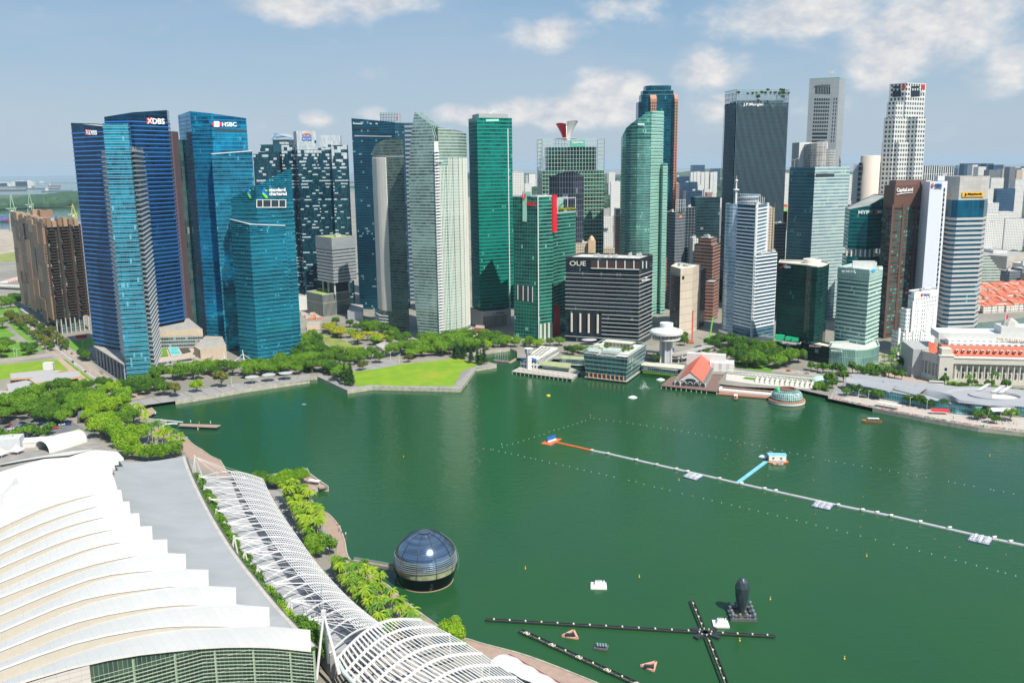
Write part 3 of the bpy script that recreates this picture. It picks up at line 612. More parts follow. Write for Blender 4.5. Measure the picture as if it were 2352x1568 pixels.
# --- low office on columns over green podium ---
pn=B2('F',430,380); pl=B2('F',310,350); pr=B2('F',640,345); pz=Z('F',430,215,pn)
T=root('office_block','grey banded office block on columns above a planted podium','building',ctr([pn,pl,pr]))
podg=facade('podium_fins',(.02,.05,.045),(.05,.10,.08),40,1.9,.03,(.2,.2,.18),.25,(.55,.56,.52),0)
block(T,quad(pn,pl,pr),3,pz,podg,roofm=mat('green_roof',(.26,.34,.05),.9,var=.5,scale=.3),parapet=trimg)
bn=P2('B',712,1440,1166); zb0=Z('B',712,1438,bn); zb1=Z('B',712,1095,bn); bl=cross('B',592,1415,bn,(pl-pn)); br=cross('B',886,1428,bn,(pr-pn))
bandm=mat('band_silver',(.50,.53,.55),.35,metal=.3)
obg=facade('lowoffice',(.03,.06,.08),(.10,.16,.19),4.4,1.5,.2,(.3,.33,.35),.08,None,.1)
bp=quad(bn,bl,br); block(T,bp,zb0,zb1,obg,bands=(zb0,zb1-18,4.4,1.5,.5,bandm),plant=4);
mk('louvre_screen',MB().ring(bp,zb1-16,16,.55,.1),facade('louvre_grey',(.3,.33,.35),(.4,.43,.45),1.2,3,.35,(.22,.24,.26),.04,None,0,metal=.2,rough=.4),T)
mk('roof_terrace',MB().face([Vp(p,zb1-.75) for p in inset(bp,3)]),mat('green_roof',(.3,.36,.05),.9),T)
for s,t_ in ((.1,.1),(.5,.08),(.9,.1),(.1,.8),(.5,.5)):
    q=bn+(bl-bn)*s*.9+(br-bn)*t_*.9; mk('column',MB().tube(Vp(q,pz-1),Vp(q,zb0),1.2),trimg,T)
block(T,inset(bp,9),pz-1,zb0,mdark,name='core')
# --- dark blue apartments ---
p,q=P2('B',845,190,1225),P2('B',1172,218,1200); zz=[Z('B',845,190,p),Z('B',1172,220,q)]
resi=facade('resi_blue',(.006,.035,.06),(.015,.10,.15),3.4,2.4,.22,(.015,.12,.19),.1,(.02,.06,.09),.16,(.30,.48,.52),.5,.12)
T=root('apartment_tower','dark blue apartment tower with a slanting top behind the white finned tower','tower',ctr([p,q])); block(T,thick(p,q,26),3,[zz[0],zz[1],zz[1],zz[0]],resi,bands=(20,min(zz)-12,3.4,.5,.5,mat('fin_deepblue',(.02,.14,.24),.3,metal=.4)))
for x in (858,985,1030):
    P_=lambda yy:[('B',x,yy),('B',x+(70 if x<900 else 14),yy+2),('B',x+(70 if x<900 else 14),yy+12),('B',x,yy+10)]
    poly_on(T,P_(225),p,q,trim,out=.5,name='sky_garden')
poly_on(T,[('B',857,262),('B',1055,268),('B',1055,278),('B',857,270)],p,q,mat('recess_dark',(.02,.04,.05),.4),out=.5,name='sky_garden'); poly_on(T,[('B',870,318),('B',1150,324),('B',1150,331),('B',870,328)],p,q,trimg,out=.5,name='sky_garden')
silv=facade('silver_ribs',(.10,.17,.22),(.18,.27,.33),4,2.2,.25,(.35,.4,.44),.3,(.5,.54,.57),.05)
p,q=P2('B',1060,147,1300),P2('B',1203,152,1300); T=simple('ribbed silver blue tower top with a small red mark behind the dark blue apartments',[p,q],Z('B',1060,147,p),silv)
poly_on(T,[('B',1190,185),('B',1195,176),('B',1202,185),('B',1198,197)],p,q,red,label='small red emblem')
p,q=P2('B',1167,224,1285),P2('B',1315,224,1280); simple('grey louvred tower with blue bands between two residential towers',[p,q],Z('B',1170,224,p),facade('louvre_blue',(.03,.12,.2),(.06,.2,.3),6,3,.45,(.34,.37,.42),.04,None,0))
# --- leaf shaped towers ---
fl=P2('F',852,345,1078); fn=P2('F',957,478,1054); fr_=P2('F',1086,520,1040)
sg=facade('sail_glass',(.06,.13,.135),(.32,.47,.46),3.3,1.5,.3,(.36,.45,.41),.08,(.24,.32,.29),.12,(.05,.09,.10),.5,.12,.02)
sgd=facade('sail_glass_dark',(.05,.09,.085),(.24,.34,.29),3.3,1.5,.28,(.17,.22,.19),.08,(.12,.16,.14),.14,(.02,.04,.04),.4,.14,.015)
sgf=facade('sail_fin_glass',(.10,.2,.17),(.3,.42,.36),3.3,1.5,.2,(.4,.42,.38),.2,(.5,.45,.42),.1)
finw=mat('fin_white',(.74,.71,.66),.5,var=.05)
T=root('apartment_tower','lower curved apartment tower with white vertical fins and dark green glass','tower',ctr([fl,fn,fr_]))
cv=[]; N=6
for i in range(N+1):
    s=i/N; bul=math.sin(s*math.pi)*3.; e=(fn-fl).normalized(); cv.append(fl.lerp(fn,s)+Vector((e.y,-e.x))*bul)
ztop=[]
TP=[(1010,480),(1020,425),(1040,398),(1065,382),(1090,372),(1112,360),(1128,345)]
for i,c in enumerate(cv): ztop.append(Z('B',*TP[i],c) if i else Z('B',1010,470,c)+5)
zr=Z('B',1228,344,fr_); pts=cv+[fr_,fr_+Vector((-4,22)),fl+Vector((8,14))]
block(T,pts,3,ztop+[zr,zr,ztop[0]],sgd); zf=Z('B',1060,487,cv[3])
for i in range(26):
    s=(i+.5)/26; k=min(int(s*N),N-1); c=cv[k].lerp(cv[k+1],s*N-k); e=(cv[k+1]-cv[k]).normalized(); nn=Vector((e.y,-e.x)); z0=26 if s<.85 else 26
    c=c+nn*.5; mk('fin',MB().prism([c-e*.35-nn*.5,c+e*.35-nn*.5,c+e*.35+nn*.6,c-e*.35+nn*.6],z0,zf),finw,T)
for i in range(N):
    a,b_=cv[i],cv[i+1]; e=(b_-a).normalized(); nn=Vector((e.y,-e.x)); mk('fin_glazing',MB().prism([a+nn*.1,b_+nn*.1,b_+nn*.3,a+nn*.3],26,zf+2),sgf,T)
zc_=Z('B',1060,470,cv[3]); mk('crown_glazing',MB().ring(pts,zf,1.2,.3,.1),trimg,T)
pc=[P2('F',822,340,1095),P2('F',835,400,1078),P2('F',862,450,1062),P2('F',925,482,1056)]
block(T,pc+[P2('F',950,460,1066),P2('F',860,330,1098)],3,Z('F',862,360,pc[2]),facade('pod_balc',(.03,.06,.09),(.08,.14,.18),3.6,2,.3,(.5,.5,.48),.1),bands=(5,24,3.6,1.1,.8,trim),name='podium')
g0=P2('F',1155,552,998); g1=P2('F',1312,530,985); g2=P2('F',1342,530,987); g3=P2('F',1546,452,1030)
T=root('apartment_tower','tall leaf shaped apartment tower of pale green glass with a pointed tip','tower',ctr([g0,g1,g3]))
EL=[(1325,1568),(1316,1400),(1306,1200),(1296,1040),(1287,900),(1281,760),(1279,640),(1283,540),(1290,440),(1298,340),(1308,250),(1318,180),(1325,140)]
ER=[(1322,1568),(1316,1400),(1312,1200),(1308,1040),(1304,900),(1299,760),(1296,640)]
lf=[onwall('B',x,y,g0,g1) for x,y in EL]; mb=MB(); base=Vp(g0,3); lf=[base]+lf
e=(g1-g0).normalized(); nb=Vector((-e.y,e.x,0));
if nb.y<0: nb=-nb
U=lambda p:((Vector((p.x,p.y))-g0).length*(1 if (Vector((p.x,p.y))-g0).dot(e)>0 else -1)+50,p.z)
zr1=Z('B',1492,256,g1); tipz=lf[-1].z
def redge(z):
    if z<=zr1: return Vp(g1,z)
    s=(z-zr1)/(tipz-zr1); return Vp(g1,z).lerp(Vp(Vector((lf[-1].x,lf[-1].y)),z),s**.92)
for a,b_ in zip(lf,lf[1:]):
    c,d=redge(b_.z),redge(a.z)
    k=max(1,int((b_.z-a.z)/8))
    mb.face([a,d,c,b_],[U(a),U(d),U(c),U(b_)]); bk=[x+nb*14 for x in (a,d,c,b_)]; mb.face([bk[1],bk[0],bk[3],bk[2]]); mb.face([a,b_,bk[3],bk[0]]); mb.face([d,bk[1],bk[2],c])
mk('facade',mb,sg,T)
for zz_ in range(8,int(tipz-8),7):
    pass
block(T,[g1,g2,g2+Vector((1,12)),g1+Vector((-1,12))],3,Z('B',1505,365,g1),mat('stair_white',(.66,.65,.61),.6),name='stair_core')
zbal=Z('B',1505,380,g1); o=mk('balcony',MB().ring([g1+Vector((.5,-.4)),g2+Vector((-.5,-.4)),g2+Vector((0,2)),g1+Vector((0,2))],8,1.3,1.0,.2),trim,T); copies(o,int((zbal-12)/3.3),3.3)
o=mk('balcony_recess',MB().box(Vp(g1.lerp(g2,.55)+Vector((0,-.25)),11),(2.6,.4,1.7),math.atan2((g2-g1).y,(g2-g1).x)),mdark,T); copies(o,int((zbal-14)/3.3),3.3)
cv=[]
for i in range(7):
    s=i/6; ee=(g3-g2).normalized(); cv.append(g2.lerp(g3,s)+Vector((ee.y,-ee.x))*math.sin(s*math.pi)*7)
TP=[(1503,258),(1540,265),(1580,272),(1625,282),(1660,290),(1692,298),(1722,310)]
zt=[Z('B',*TP[i],cv[i]) for i in range(7)]
block(T,cv+[g3+Vector((-6,20)),g1+Vector((-2,14))],3,zt+[zt[-1],zt[0]],facade('sail_glass_b',(.10,.18,.15),(.26,.36,.31),3.3,1.5,.3,(.40,.47,.42),.1,(.3,.38,.34),.2,(.04,.08,.08),.4,.12,.02))
zf=Z('B',1650,490,cv[4])
for i in range(30):
    s=(i+.5)/30*6; k=min(int(s),5); c=cv[k].lerp(cv[k+1],s-k); e=(cv[k+1]-cv[k]).normalized(); nn=Vector((e.y,-e.x)); c=c+nn*.4
    if i%5==4 and i>3: continue
    top=zf-(8 if i<6 else 0); mk('fin',MB().prism([c-e*.28-nn*.4,c+e*.28-nn*.4,c+e*.28+nn*.5,c-e*.28+nn*.5],14,top),finw,T)
for i in range(6):
    a,b_=cv[i],cv[i+1]; e=(b_-a).normalized(); nn=Vector((e.y,-e.x)); mk('fin_glazing',MB().prism([a+nn*.1,b_+nn*.1,b_+nn*.3,a+nn*.3],14,zf),facade('sail_aqua',(.08,.26,.21),(.3,.55,.47),3.3,1.2,.22,(.55,.6,.55),.1,None,.2,(.04,.1,.1)),T)
pc=g1.lerp(g2,.5); mk('sky_bridge_beam',MB().box(Vp(pc+Vector((3,-1.2)),Z('B',1500,517,g1)),(14,.9,.9),math.atan2((g3-g2).y,(g3-g2).x)),trim,T)
block(T,[P2('F',1340,515,990),P2('F',1580,470,1010),P2('F',1560,450,1030),P2('F',1350,470,1010)],3,9,trim,name='entrance_canopy')
# --- green glass tower ---
n_=P2('B',1797,182,1066); l=P2('B',1733,190,1098); r_=P2('B',2063,165,1086)
gr=facade('green_glass',(.000,.02,.03),(.008,.24,.20),4.2,1.6,.38,(.004,.25,.19),.08,(.04,.2,.16),.05,(.25,.5,.42),.55,.09,.010)
T=root('office_tower','tall plain green glass tower with one white vertical line','tower',ctr([n_,l,r_])); zt=Z('B',1797,184,n_); z0=Z('F',1605,330,n_)
fp=quad(n_,l,r_); block(T,fp,max(z0,14),zt,gr,bands=(24,zt-9,4.2,.35,.3,mat('fin_green',(.03,.27,.21),.3,metal=.4)))
sp=cross('B',2030,200,n_,r_-n_); e=(r_-n_).normalized(); nn=Vector((e.y,-e.x)); mk('white_line',MB().prism([sp-e*.5,sp+e*.5,sp+e*.5+nn*.7,sp-e*.5+nn*.7],18,zt-12),trim,T)
poly_on(T,[('B',1865,198),('B',1962,196),('B',1962,213),('B',1865,215)],n_,r_,mat('sign_pale_green',(.3,.7,.55),.5),name='sign_board')
mk('roof_rail',MB().ring(inset(fp,4),zt-.5,5,.2,.2),mat('rail_grey',(.3,.32,.32),.6),T)
gb=mk('gondola_crane',MB().beam(Vp(n_.lerp(r_,.35)+Vector((0,10)),zt+5),Vp(n_.lerp(r_,.5)+Vector((0,10)),zt+9),.8).beam(Vp(n_.lerp(r_,.35)+Vector((0,10)),zt-1),Vp(n_.lerp(r_,.35)+Vector((0,10)),zt+6),1.2),trim,T)
pn=P2('F',1635,470,1056); pl=P2('F',1547,440,1088); pr=P2('F',1855,470,1072); zp=Z('F',1635,345,pn)
block(T,quad(pn,pl,pr),3,zp,mat('podium_stone',(.40,.39,.37),.7,var=.06),parapet=mconc,name='podium')
sign(T,'ByteDance',('F',1740,362),(1803,356),344,pn,pr,mat('sign_navy',(.02,.10,.35),.5),label='blue word ByteDance')
poly_on(T,[('F',1720,352),('F',1723,352),('F',1723,365),('F',1720,365)],pn,pr,mat('sign_navy',(.02,.10,.35),.5)); poly_on(T,[('F',1728,356),('F',1734,355),('F',1734,364),('F',1728,365)],pn,pr,mat('sign_cyan',(.05,.5,.6),.5))
poly_on(T,[('F',1640,378),('F',1820,362),('F',1820,445),('F',1640,470)],pn,pr,facade('podium_louvre',(.20,.19,.17),(.27,.26,.23),.9,30,.35,(.13,.12,.11),.01,None,0,metal=0,rough=.6),name='louvre_panel',out=.4)
# --- NTUC twin green building ---
n_=P2('C',540,885,983); l=P2('C',350,878,999); r_=P2('C',656,877,996)
ng=facade('ntuc_glass',(.000,.02,.02),(.006,.15,.11),4.,2.0,.16,(.05,.2,.16),.12,(.10,.30,.24),.05,(.25,.5,.42),.5,.1,.014)
ng2=facade('ntuc_glass2',(.000,.03,.03),(.01,.21,.15),4.,2.0,.3,(.10,.30,.24),.1,(.07,.22,.18),.05,(.25,.5,.42),.5,.1,.014)
T=root('office_tower','green glass twin towers with red blade and the letters ntuc','tower',ctr([n_,l,r_])); zt=Z('C',540,885,n_)
block(T,[l,n_,n_+Vector((8,24)),l+Vector((8,24))],3,zt,ng,parapet=trimg); block(T,[n_,r_,r_+Vector((-6,20)),n_+Vector((-2,20))],3,zt,ng2,parapet=trim)
mk('corner_line',MB().prism([n_+Vector((-.4,-.6)),n_+Vector((.6,-.6)),n_+Vector((.6,.3)),n_+Vector((-.4,.3))],3,zt),trim,T)
poly_on(T,[('C',427,845),('C',490,848),('C',490,880),('C',458,880),('C',458,1075),('C',427,1073)],l,n_,mat('panel_pale_green',(.3,.55,.45),.3),out=.9,name='glass_blade')
sign(T,'U',('C',424,905),(454,905),863,l,n_,red,out=1.6,bold=.03,label='red letter U logo',shear=.2); sign(T,'ntuc',('C',459,955),(530,955),922,l,n_,red,bold=0,label='red letters ntuc',out=1.)
poly_on(T,[('H',185,138),('H',300,152),('H',300,270),('H',185,250)],l,n_,mdark,out=.25,name='sky_garden')
for x in(185,225,262,296): poly_on(T,[('H',x,138+(x-185)*.12),('H',x+5,139+(x-185)*.12),('H',x+5,250+(x-185)*.17),('H',x,250+(x-185)*.17)],l,n_,trim,out=.6,name='sky_garden_fin')
m0=P2('C',656,1000,1004); m1=P2('C',690,960,1015); m2=P2('C',826,955,1045); z2_=Z('C',690,1010,m1)
block(T,[m0,m1,m2,m2+Vector((-8,20)),m0+Vector((-8,20))],3,z2_,ng2,parapet=trimg,roofm=mat('green_roof',(.3,.36,.05),.9))
mk('roof_frame',MB().beam(Vp(m1,z2_+16),Vp(m2,z2_+16),1).beam(Vp(m2,z2_),Vp(m2,z2_+16),.8).beam(Vp(m1,z2_),Vp(m1,z2_+16),.8).beam(Vp(m1+Vector((-8,18)),z2_+16),Vp(m2+Vector((-8,18)),z2_+16),.8).beam(Vp(m2+Vector((-8,18)),z2_),Vp(m2+Vector((-8,18)),z2_+16),.8),trimg,T)
NTR=(m1,m2,z2_)
rb=[P2('C',657,875,994),P2('C',685,872,1002)]; redp=mat('panel_red',(.62,.015,.03),.35)
block(T,thick(*rb,2.5),Z('C',657,1155,rb[0]),Z('C',657,873,rb[0]),redp,roofm=redp,name='red_blade');
rb=[P2('H',452,520,999),P2('H',508,500,1012)]; block(T,thick(*rb,3),3,Z('H',452,308,rb[0]),redp,roofm=redp,name='red_portal')
p,q=P2('C',685,950,1030),P2('C',735,950,1032); block(T,thick(p,q,8),z2_-2,Z('C',690,902,p),facade('pale_green_box',(.25,.5,.4),(.35,.6,.5),3,2,.1,(.5,.7,.6),.1),name='lift_box')
poly_on(T,[('H',338,440),('H',448,420),('H',448,555),('H',338,555)],n_,r_,facade('ntuc_base',(.05,.15,.12),(.12,.3,.22),3.6,2,.45,(.5,.55,.48),.05),out=.35,name='lower_facade')
# --- CapitaGreen ---
p,q=P2('C',573,690,1250),P2('C',1042,690,1262); zb=Z('C',573,690,p); zt=Z('C',573,450,p)
cgm=facade('capgreen',(.002,.03,.035),(.02,.20,.17),5.2,4.2,.16,(.30,.42,.33),.14,(.3,.36,.28),.2,(.01,.02,.02),.4,.12,.02)
T=root('office_tower','green office tower with glass screen crown and a red and white petal funnel on top','tower',ctr([p,q])); w=thick(p,q,40); block(T,w,3,zb,cgm,bands=(20,zb-2,5.2,.8,.5,mat('sill_green',(.40,.47,.33),.6)))
cb=inset(w,9); zi=Z('C',660,510,cb[0]); block(T,cb,zb,zi,facade('cg_inner',(.002,.025,.028),(.02,.12,.11),8,4,.2,(.03,.06,.04),.1),name='inner_block',roofm=mat('green_roof_dark',(.03,.07,.03),.9))
lat=mat('lattice_pale',(.45,.58,.53),.4,metal=.2); mb=MB()
for i in range(4):
    a,b_=w[i],w[(i+1)%4]; k=int((b_-a).length/4.2)
    for j in range(k+1): c=a.lerp(b_,j/k); mb.beam(Vp(c,zb),Vp(c,zt),.45)
    for zz_ in [zb+(zt-zb)*f/8 for f in range(9)]: mb.beam(Vp(a,zz_),Vp(b_,zz_),.4)
mk('glass_screen_frame',mb,lat,T)
poly_on(T,[('C',786,458),('C',898,455),('C',898,507),('C',786,510)],p,q,mat('sign_teal',(.12,.42,.33),.4),out=1,name='sign_board'); sign(T,'CapitaGreen',('C',798,490),(882,488),466,p,q,wm,out=1.6,label='white word CapitaGreen')
c=(p+q)/2+Vector((-8,20))
def petal(a0,a1,m,tilt,zb_,zt_,r0,r1):
    rows=[]
    for i in range(9):
        s=i/8; rr_=r0+(r1-r0)*s**1.5; rows.append([Vector((c.x+rr_*math.cos(a0+(a1-a0)*j/8),c.y+rr_*math.sin(a0+(a1-a0)*j/8),zb_+(zt_-zb_)*s*(1+.06*math.cos(math.pi*(j/8-.5))))) for j in range(9)])
    out=[r for r in rows]; inn=[[Vector((c.x+(p_.x-c.x)*.93,c.y+(p_.y-c.y)*.93,p_.z)) for p_ in r] for r in rows]
    mb=MB().grid(out).grid([r[::-1] for r in inn]); mb.grid([out[-1],inn[-1]]); mk('petal',mb,m,T,smooth=True)
zr=Z('C',800,440,c); zpt=Z('C',800,335,c)
petal(R(184),R(264),mat('petal_red',(.80,.015,.03),.35),0,zr-3,zpt,5.,15); petal(R(268),R(362),mat('petal_white',(.8,.8,.78),.35),0,zr-3,zpt+3,5.,16); petal(R(20),R(160),mat('petal_white',(.8,.8,.78),.35),0,zr-3,zpt-3,4.,11)
mk('funnel_ring',MB().lathe((c.x,c.y,zr),[(15,-1),(16,-.6),(15,0)],28),trimg,T,smooth=True)
P_=[P2('C',625,740,1132),P2('C',700,705,1124),P2('C',810,690,1118),P2('C',888,730,1130)]; zz=[Z('C',x,y,p) for (x,y),p in zip(((625,740),(700,708),(810,691),(888,730)),P_)]
simple('dark grey faceted tower with slanted roof in front of the green screen tower',P_+[P_[3]+Vector((0,22)),P_[0]+Vector((4,22))],zz+[zz[3],zz[0]],facade('dark_diamond',(.012,.02,.03),(.05,.07,.10),7,3.6,.12,(.10,.12,.15),.3,(.09,.10,.13),.1,(.2,.25,.3)))
# --- OUE dark block ---
n_=P2('C',1310,1365,944); l=B2('H',550,565); r_=P2('C',1412,1345,985)
ou=facade('oue_glass',(.005,.012,.018),(.03,.05,.065),4.3,1.6,.1,(.03,.045,.055),.06,(.05,.07,.08),.06,(.15,.2,.22),.5,.09)
T=root('office_block','black glass office block with white floor lines and the letters OUE','building',ctr([n_,l,r_])); zt=Z('C',1310,1360,n_); fp=quad(n_,l,r_)
block(T,fp,3,zt,ou,plant=7,parapet=mdark,roofm=mat('roof_pale',(.5,.5,.48),.8,var=.15))
o=mk('floor_band',MB().ring(fp,9,.3,.7,.1),trim,T)
zrec=[Z('H',590,475,l),Z('H',590,355,l)]
k=0
while 9+4.35*(k+1)<zt-13:
    k+=1; c=o.copy(); c.location=o.location+Vector((0,0,4.35*k)); zz_=9+4.35*k
    if zrec[0]-3<zz_<zrec[1]+3:
        a=l.lerp(n_,.5); c.data=bpy.data.meshes.new('floor_band'); c.data=mk('tmp',MB().beam(Vp(a+Vector((0,-.8)),zz_),Vp(n_+Vector((0,-.8)),zz_),.45).beam(Vp(n_+Vector((.6,-.2)),zz_),Vp(r_+Vector((.6,0)),zz_),.45),trim,T).data
        bpy.data.objects.remove([x for x in T.children if x.name.startswith('tmp')][0]); c.location=o.location
    link(c,T)
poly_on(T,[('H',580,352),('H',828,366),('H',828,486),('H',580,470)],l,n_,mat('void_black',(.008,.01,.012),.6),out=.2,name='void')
for x in(593,658,722,790):
    a=onwall('H',x,475,l,n_); mk('column',MB().tube(Vector((a.x,a.y-1.4,zrec[0]-2)),Vector((a.x,a.y-1.4,zrec[1]+1)),1.2),mat('column_pale',(.6,.66,.7),.4),T)
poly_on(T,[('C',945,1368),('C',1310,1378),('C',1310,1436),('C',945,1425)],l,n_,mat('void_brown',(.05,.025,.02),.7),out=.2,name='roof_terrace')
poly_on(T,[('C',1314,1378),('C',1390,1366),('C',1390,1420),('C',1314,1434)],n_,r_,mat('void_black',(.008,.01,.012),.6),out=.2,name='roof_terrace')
for x in(995,1062,1130,1198,1266): poly_on(T,[('C',x,1370),('C',x+8,1370),('C',x+8,1432),('C',x,1430)],l,n_,trim,out=.9,name='terrace_column')
for x in(1328,1356): poly_on(T,[('C',x,1374),('C',x+6,1373),('C',x+6,1428),('C',x,1430)],n_,r_,trim,out=.9,name='terrace_column')
poly_on(T,[('C',945,1424),('C',1310,1434),('C',1310,1440),('C',945,1430)],l,n_,trim,out=1.,name='terrace_edge')
sign(T,'OUE',('C',783,1408),(906,1410),1372,l,n_,mat('sign_cream',(.75,.72,.66),.5),label='white letters OUE',bold=-.005,out=.8)
sign(T,'BANK OF AMERICA',('C',1326,1525),(1384,1518),1515,n_,r_,wm,label='small white words BANK OF AMERICA',bold=.01,out=.9)
poly_on(T,[('C',1346,1498),('C',1358,1491),('C',1366,1498),('C',1356,1505)],n_,r_,wm,out=1.,label='small white bank emblem')
mk('entrance_canopy',MB().lathe((l.x+24,l.y-20,8),[(0,.8),(6,.7),(6.6,.3),(6,0)],20,sx=1.3),trimg,T,smooth=True)
# --- Ocean financial: curved ---
cc=[('C',1173,440,1172),('C',1185,415,1160),('C',1210,365,1150),('C',1250,330,1142),('C',1300,295,1136),('C',1350,258,1134),('C',1404,237,1136)]
cv=[P2(v,x,y,Y) for v,x,y,Y in cc]; zt=[Z(v,x,y,p) for (v,x,y,Y),p in zip(cc,cv)]
r_=P2('C',1497,236,1158); zr=Z('C',1497,236,r_)
oc=facade('ocean_glass',(.015,.08,.08),(.10,.34,.28),4.2,1.5,.2,(.14,.36,.32),.06,None,.06,(.35,.6,.5),.6,.09,.012)
oc2=facade('ocean_glass2',(.04,.14,.12),(.22,.52,.40),4.2,1.5,.34,(.32,.58,.5),.06,None,.12,(.02,.07,.06),.45,.12,.015)
T=root('office_tower','green glass tower with a curved sail shaped roofline in front of the tallest dark tower','tower',ctr(cv))
pts=cv+[cv[-1]+Vector((6,30)),cv[0]+Vector((10,26))]
pale=mat('fin_mint',(.40,.60,.53),.35,metal=.3)
block(T,pts,3,zt+[zt[-1],zt[0]],oc,bands=(20,zt[0]-4,4.2,.5,.4,pale)); block(T,[cv[-1],r_,r_+Vector((-6,28)),cv[-1]+Vector((-4,28))],3,[zt[-1],zr,zr,zt[-1]],oc2,bands=(20,zr-5,4.2,.9,.6,pale))
o=mk('roof_band',MB().ring(pts[5:7]+pts[7:8]+[cv[4]+Vector((0,6))],zt[0]+4,.5,.4,.1),pale,T)
for i in range(6):
    zz_=zt[0]+(zt[5]-zt[0])*(i+.5)/6;
poly_on(T,[('C',1298,330),('C',1349,330),('C',1349,350),('C',1298,350)],cv[4],cv[5],mat('sign_lightgrey',(.55,.7,.7),.4),name='sign_board',out=1.2)
sign(T,'Keppel',('C',1302,347),(1345,347),333,cv[4],cv[5],wm,label='small word Keppel',out=1.8)
a,b_=P2('C',1492,636,1146),P2('C',1526,640,1150); block(T,[a,b_,b_+Vector((-4,20)),a+Vector((-4,20))],3,Z('C',1500,634,a),oc2,bands=(20,Z('C',1500,634,a)-4,4.2,.9,.5,pale))
# --- tallest dark blue with copper corners ---
rp=facade('republic',(.001,.03,.055),(.008,.14,.20),4.2,1.6,.1,(.015,.09,.12),.06,None,.03,(.1,.3,.35),.6,.1,.008)
def sq(v,xl,xr,y,Y,dp=34,cut=8):
    a,b_=P2(v,xl,y,Y),P2(v,xr,y,Y); e=(b_-a).normalized(); n=Vector((-e.y,e.x)); w=(b_-a).length
    return [a+e*cut,b_-e*cut,b_+n*cut,b_+n*(dp-cut),b_-e*cut+n*dp,a+e*cut+n*dp,a+n*(dp-cut),a+n*cut]
cop=mat('copper_stone',(.42,.20,.13),.6,var=.08)
T=root('office_tower','tallest dark blue tower with copper coloured corners and stepped top','tower',(P2('C',1450,200,1350).x,1365,3))
pr_=sq('C',1310,1600,165,1350,44,9); z_=Z('C',1450,163,pr_[0]); block(T,pr_,3,z_,rp)
for xl,xr,y,y2 in((1330,1590,165,112),(1342,1575,112,82),(1364,1557,82,45)):
    q_=sq('C',xl,xr,y,1353,38,7); block(T,q_,Z('C',1450,y+2,q_[0]),Z('C',1450,y2,q_[0]),rp,parapet=mat('fin_steel',(.1,.22,.27),.4,metal=.4))
for x0,x1 in((1395,1442),(1578,1604)):
    a,b_=P2('C',x0,200,1346),P2('C',x1,200,1346); za=Z('C',x0,165,a); block(T,thick(a,b_,6),3 if x0>1500 else Z('C',1400,236,a),za,facade('copper_grid',(.02,.06,.08),(.04,.10,.12),4.2,3,.4,(.42,.20,.13),.45,(.42,.20,.13),0),roofm=cop,name='copper_corner')
    mk('copper_cap',MB().prism(thick(a,b_,8),za,[za+4,za+4,za+11,za+11]),cop,T)
a,b_=P2('C',1500,1350,1344),P2('C',1568,1350,1344); block(T,thick(a,b_,8),3,Z('C',1500,1340,a),facade('copper_grid',(0,0,0),(0,0,0)),roofm=cop,name='copper_base')
# --- JP Morgan tower ---
n_=P2('D',222,300,1240); l=P2('D',135,300,1275); r_=P2('D',606,300,1252)
cs=facade('spring_glass',(.003,.035,.052),(.012,.09,.11),5,1.7,.18,(.006,.05,.07),.1,(.03,.07,.09),0,metal=.55)
T=root('office_tower','very dark glass tower with fine vertical fins, roof trees and sign J.P.Morgan','tower',ctr([n_,l,r_])); zt=Z('D',222,170,n_); zc_=Z('D',222,266,n_); fp=quad(n_,l,r_); block(T,fp,3,zc_,cs)
finp=mat('fin_silver',(.24,.33,.38),.4,metal=.3); mb=MB()
bl=P2('D',90,1190,1262)
for a,b_,k,nm in((l,n_,12,0),(n_,r_,44,1)):
    e=(b_-a).normalized(); nn=Vector((e.y,-e.x))
    for j in range(k):
        s=j/k; c=a.lerp(b_,s);
        flare=(bl-l)*(1-s)*(1 if nm==0 else 0)
        f=mk('fin',MB().beam(Vp(c+nn*.7,zc_-2),Vp(c+nn*.7+flare,46),.3,.9).beam(Vp(c+nn*.7+flare,46),Vp(c+nn*.7+flare*.6,3),.3,.9) if True else mb,finp,T)
mk('flared_base',MB().prism([l+(bl-l),n_,n_+Vector((3,10)),l+Vector((4,10))],3,46,top=True),cs,T)
cr=inset(fp,5); block(T,cr,zc_-.5,zt-14,facade('crown_inner',(.01,.03,.035),(.08,.12,.12),6,5,.3,(.25,.27,.27),.1),name='crown_core',roofm=mat('green_roof_dark',(.03,.07,.03),.9))
mb=MB()
for i in range(4):
    a,b_=fp[i],fp[(i+1)%4]; e=(b_-a); k=int(e.length/1.9)
    for j in range(k+1):
        c=a.lerp(b_,j/k); wv=.9*math.sin(j*1.1); nn=Vector((e.y,-e.x)).normalized()
        mb.beam(Vp(c,zc_-6),Vp(c+nn*wv,zc_+(zt-zc_)*.5),.35); mb.beam(Vp(c+nn*wv,zc_+(zt-zc_)*.5),Vp(c,zt),.35)
    for f in range(9):
        if f%3!=1: mb.beam(Vp(a,zc_+(zt-zc_)*f/8),Vp(b_,zc_+(zt-zc_)*f/8),.4)
mk('crown_lattice',mb,finp,T)
sign(T,'J.P.Morgan',('D',268,298),(414,296),272,n_,r_,wm,label='white words J.P.Morgan',out=1.6,bold=.01)
SPR=(n_,r_,zc_,zt,T)
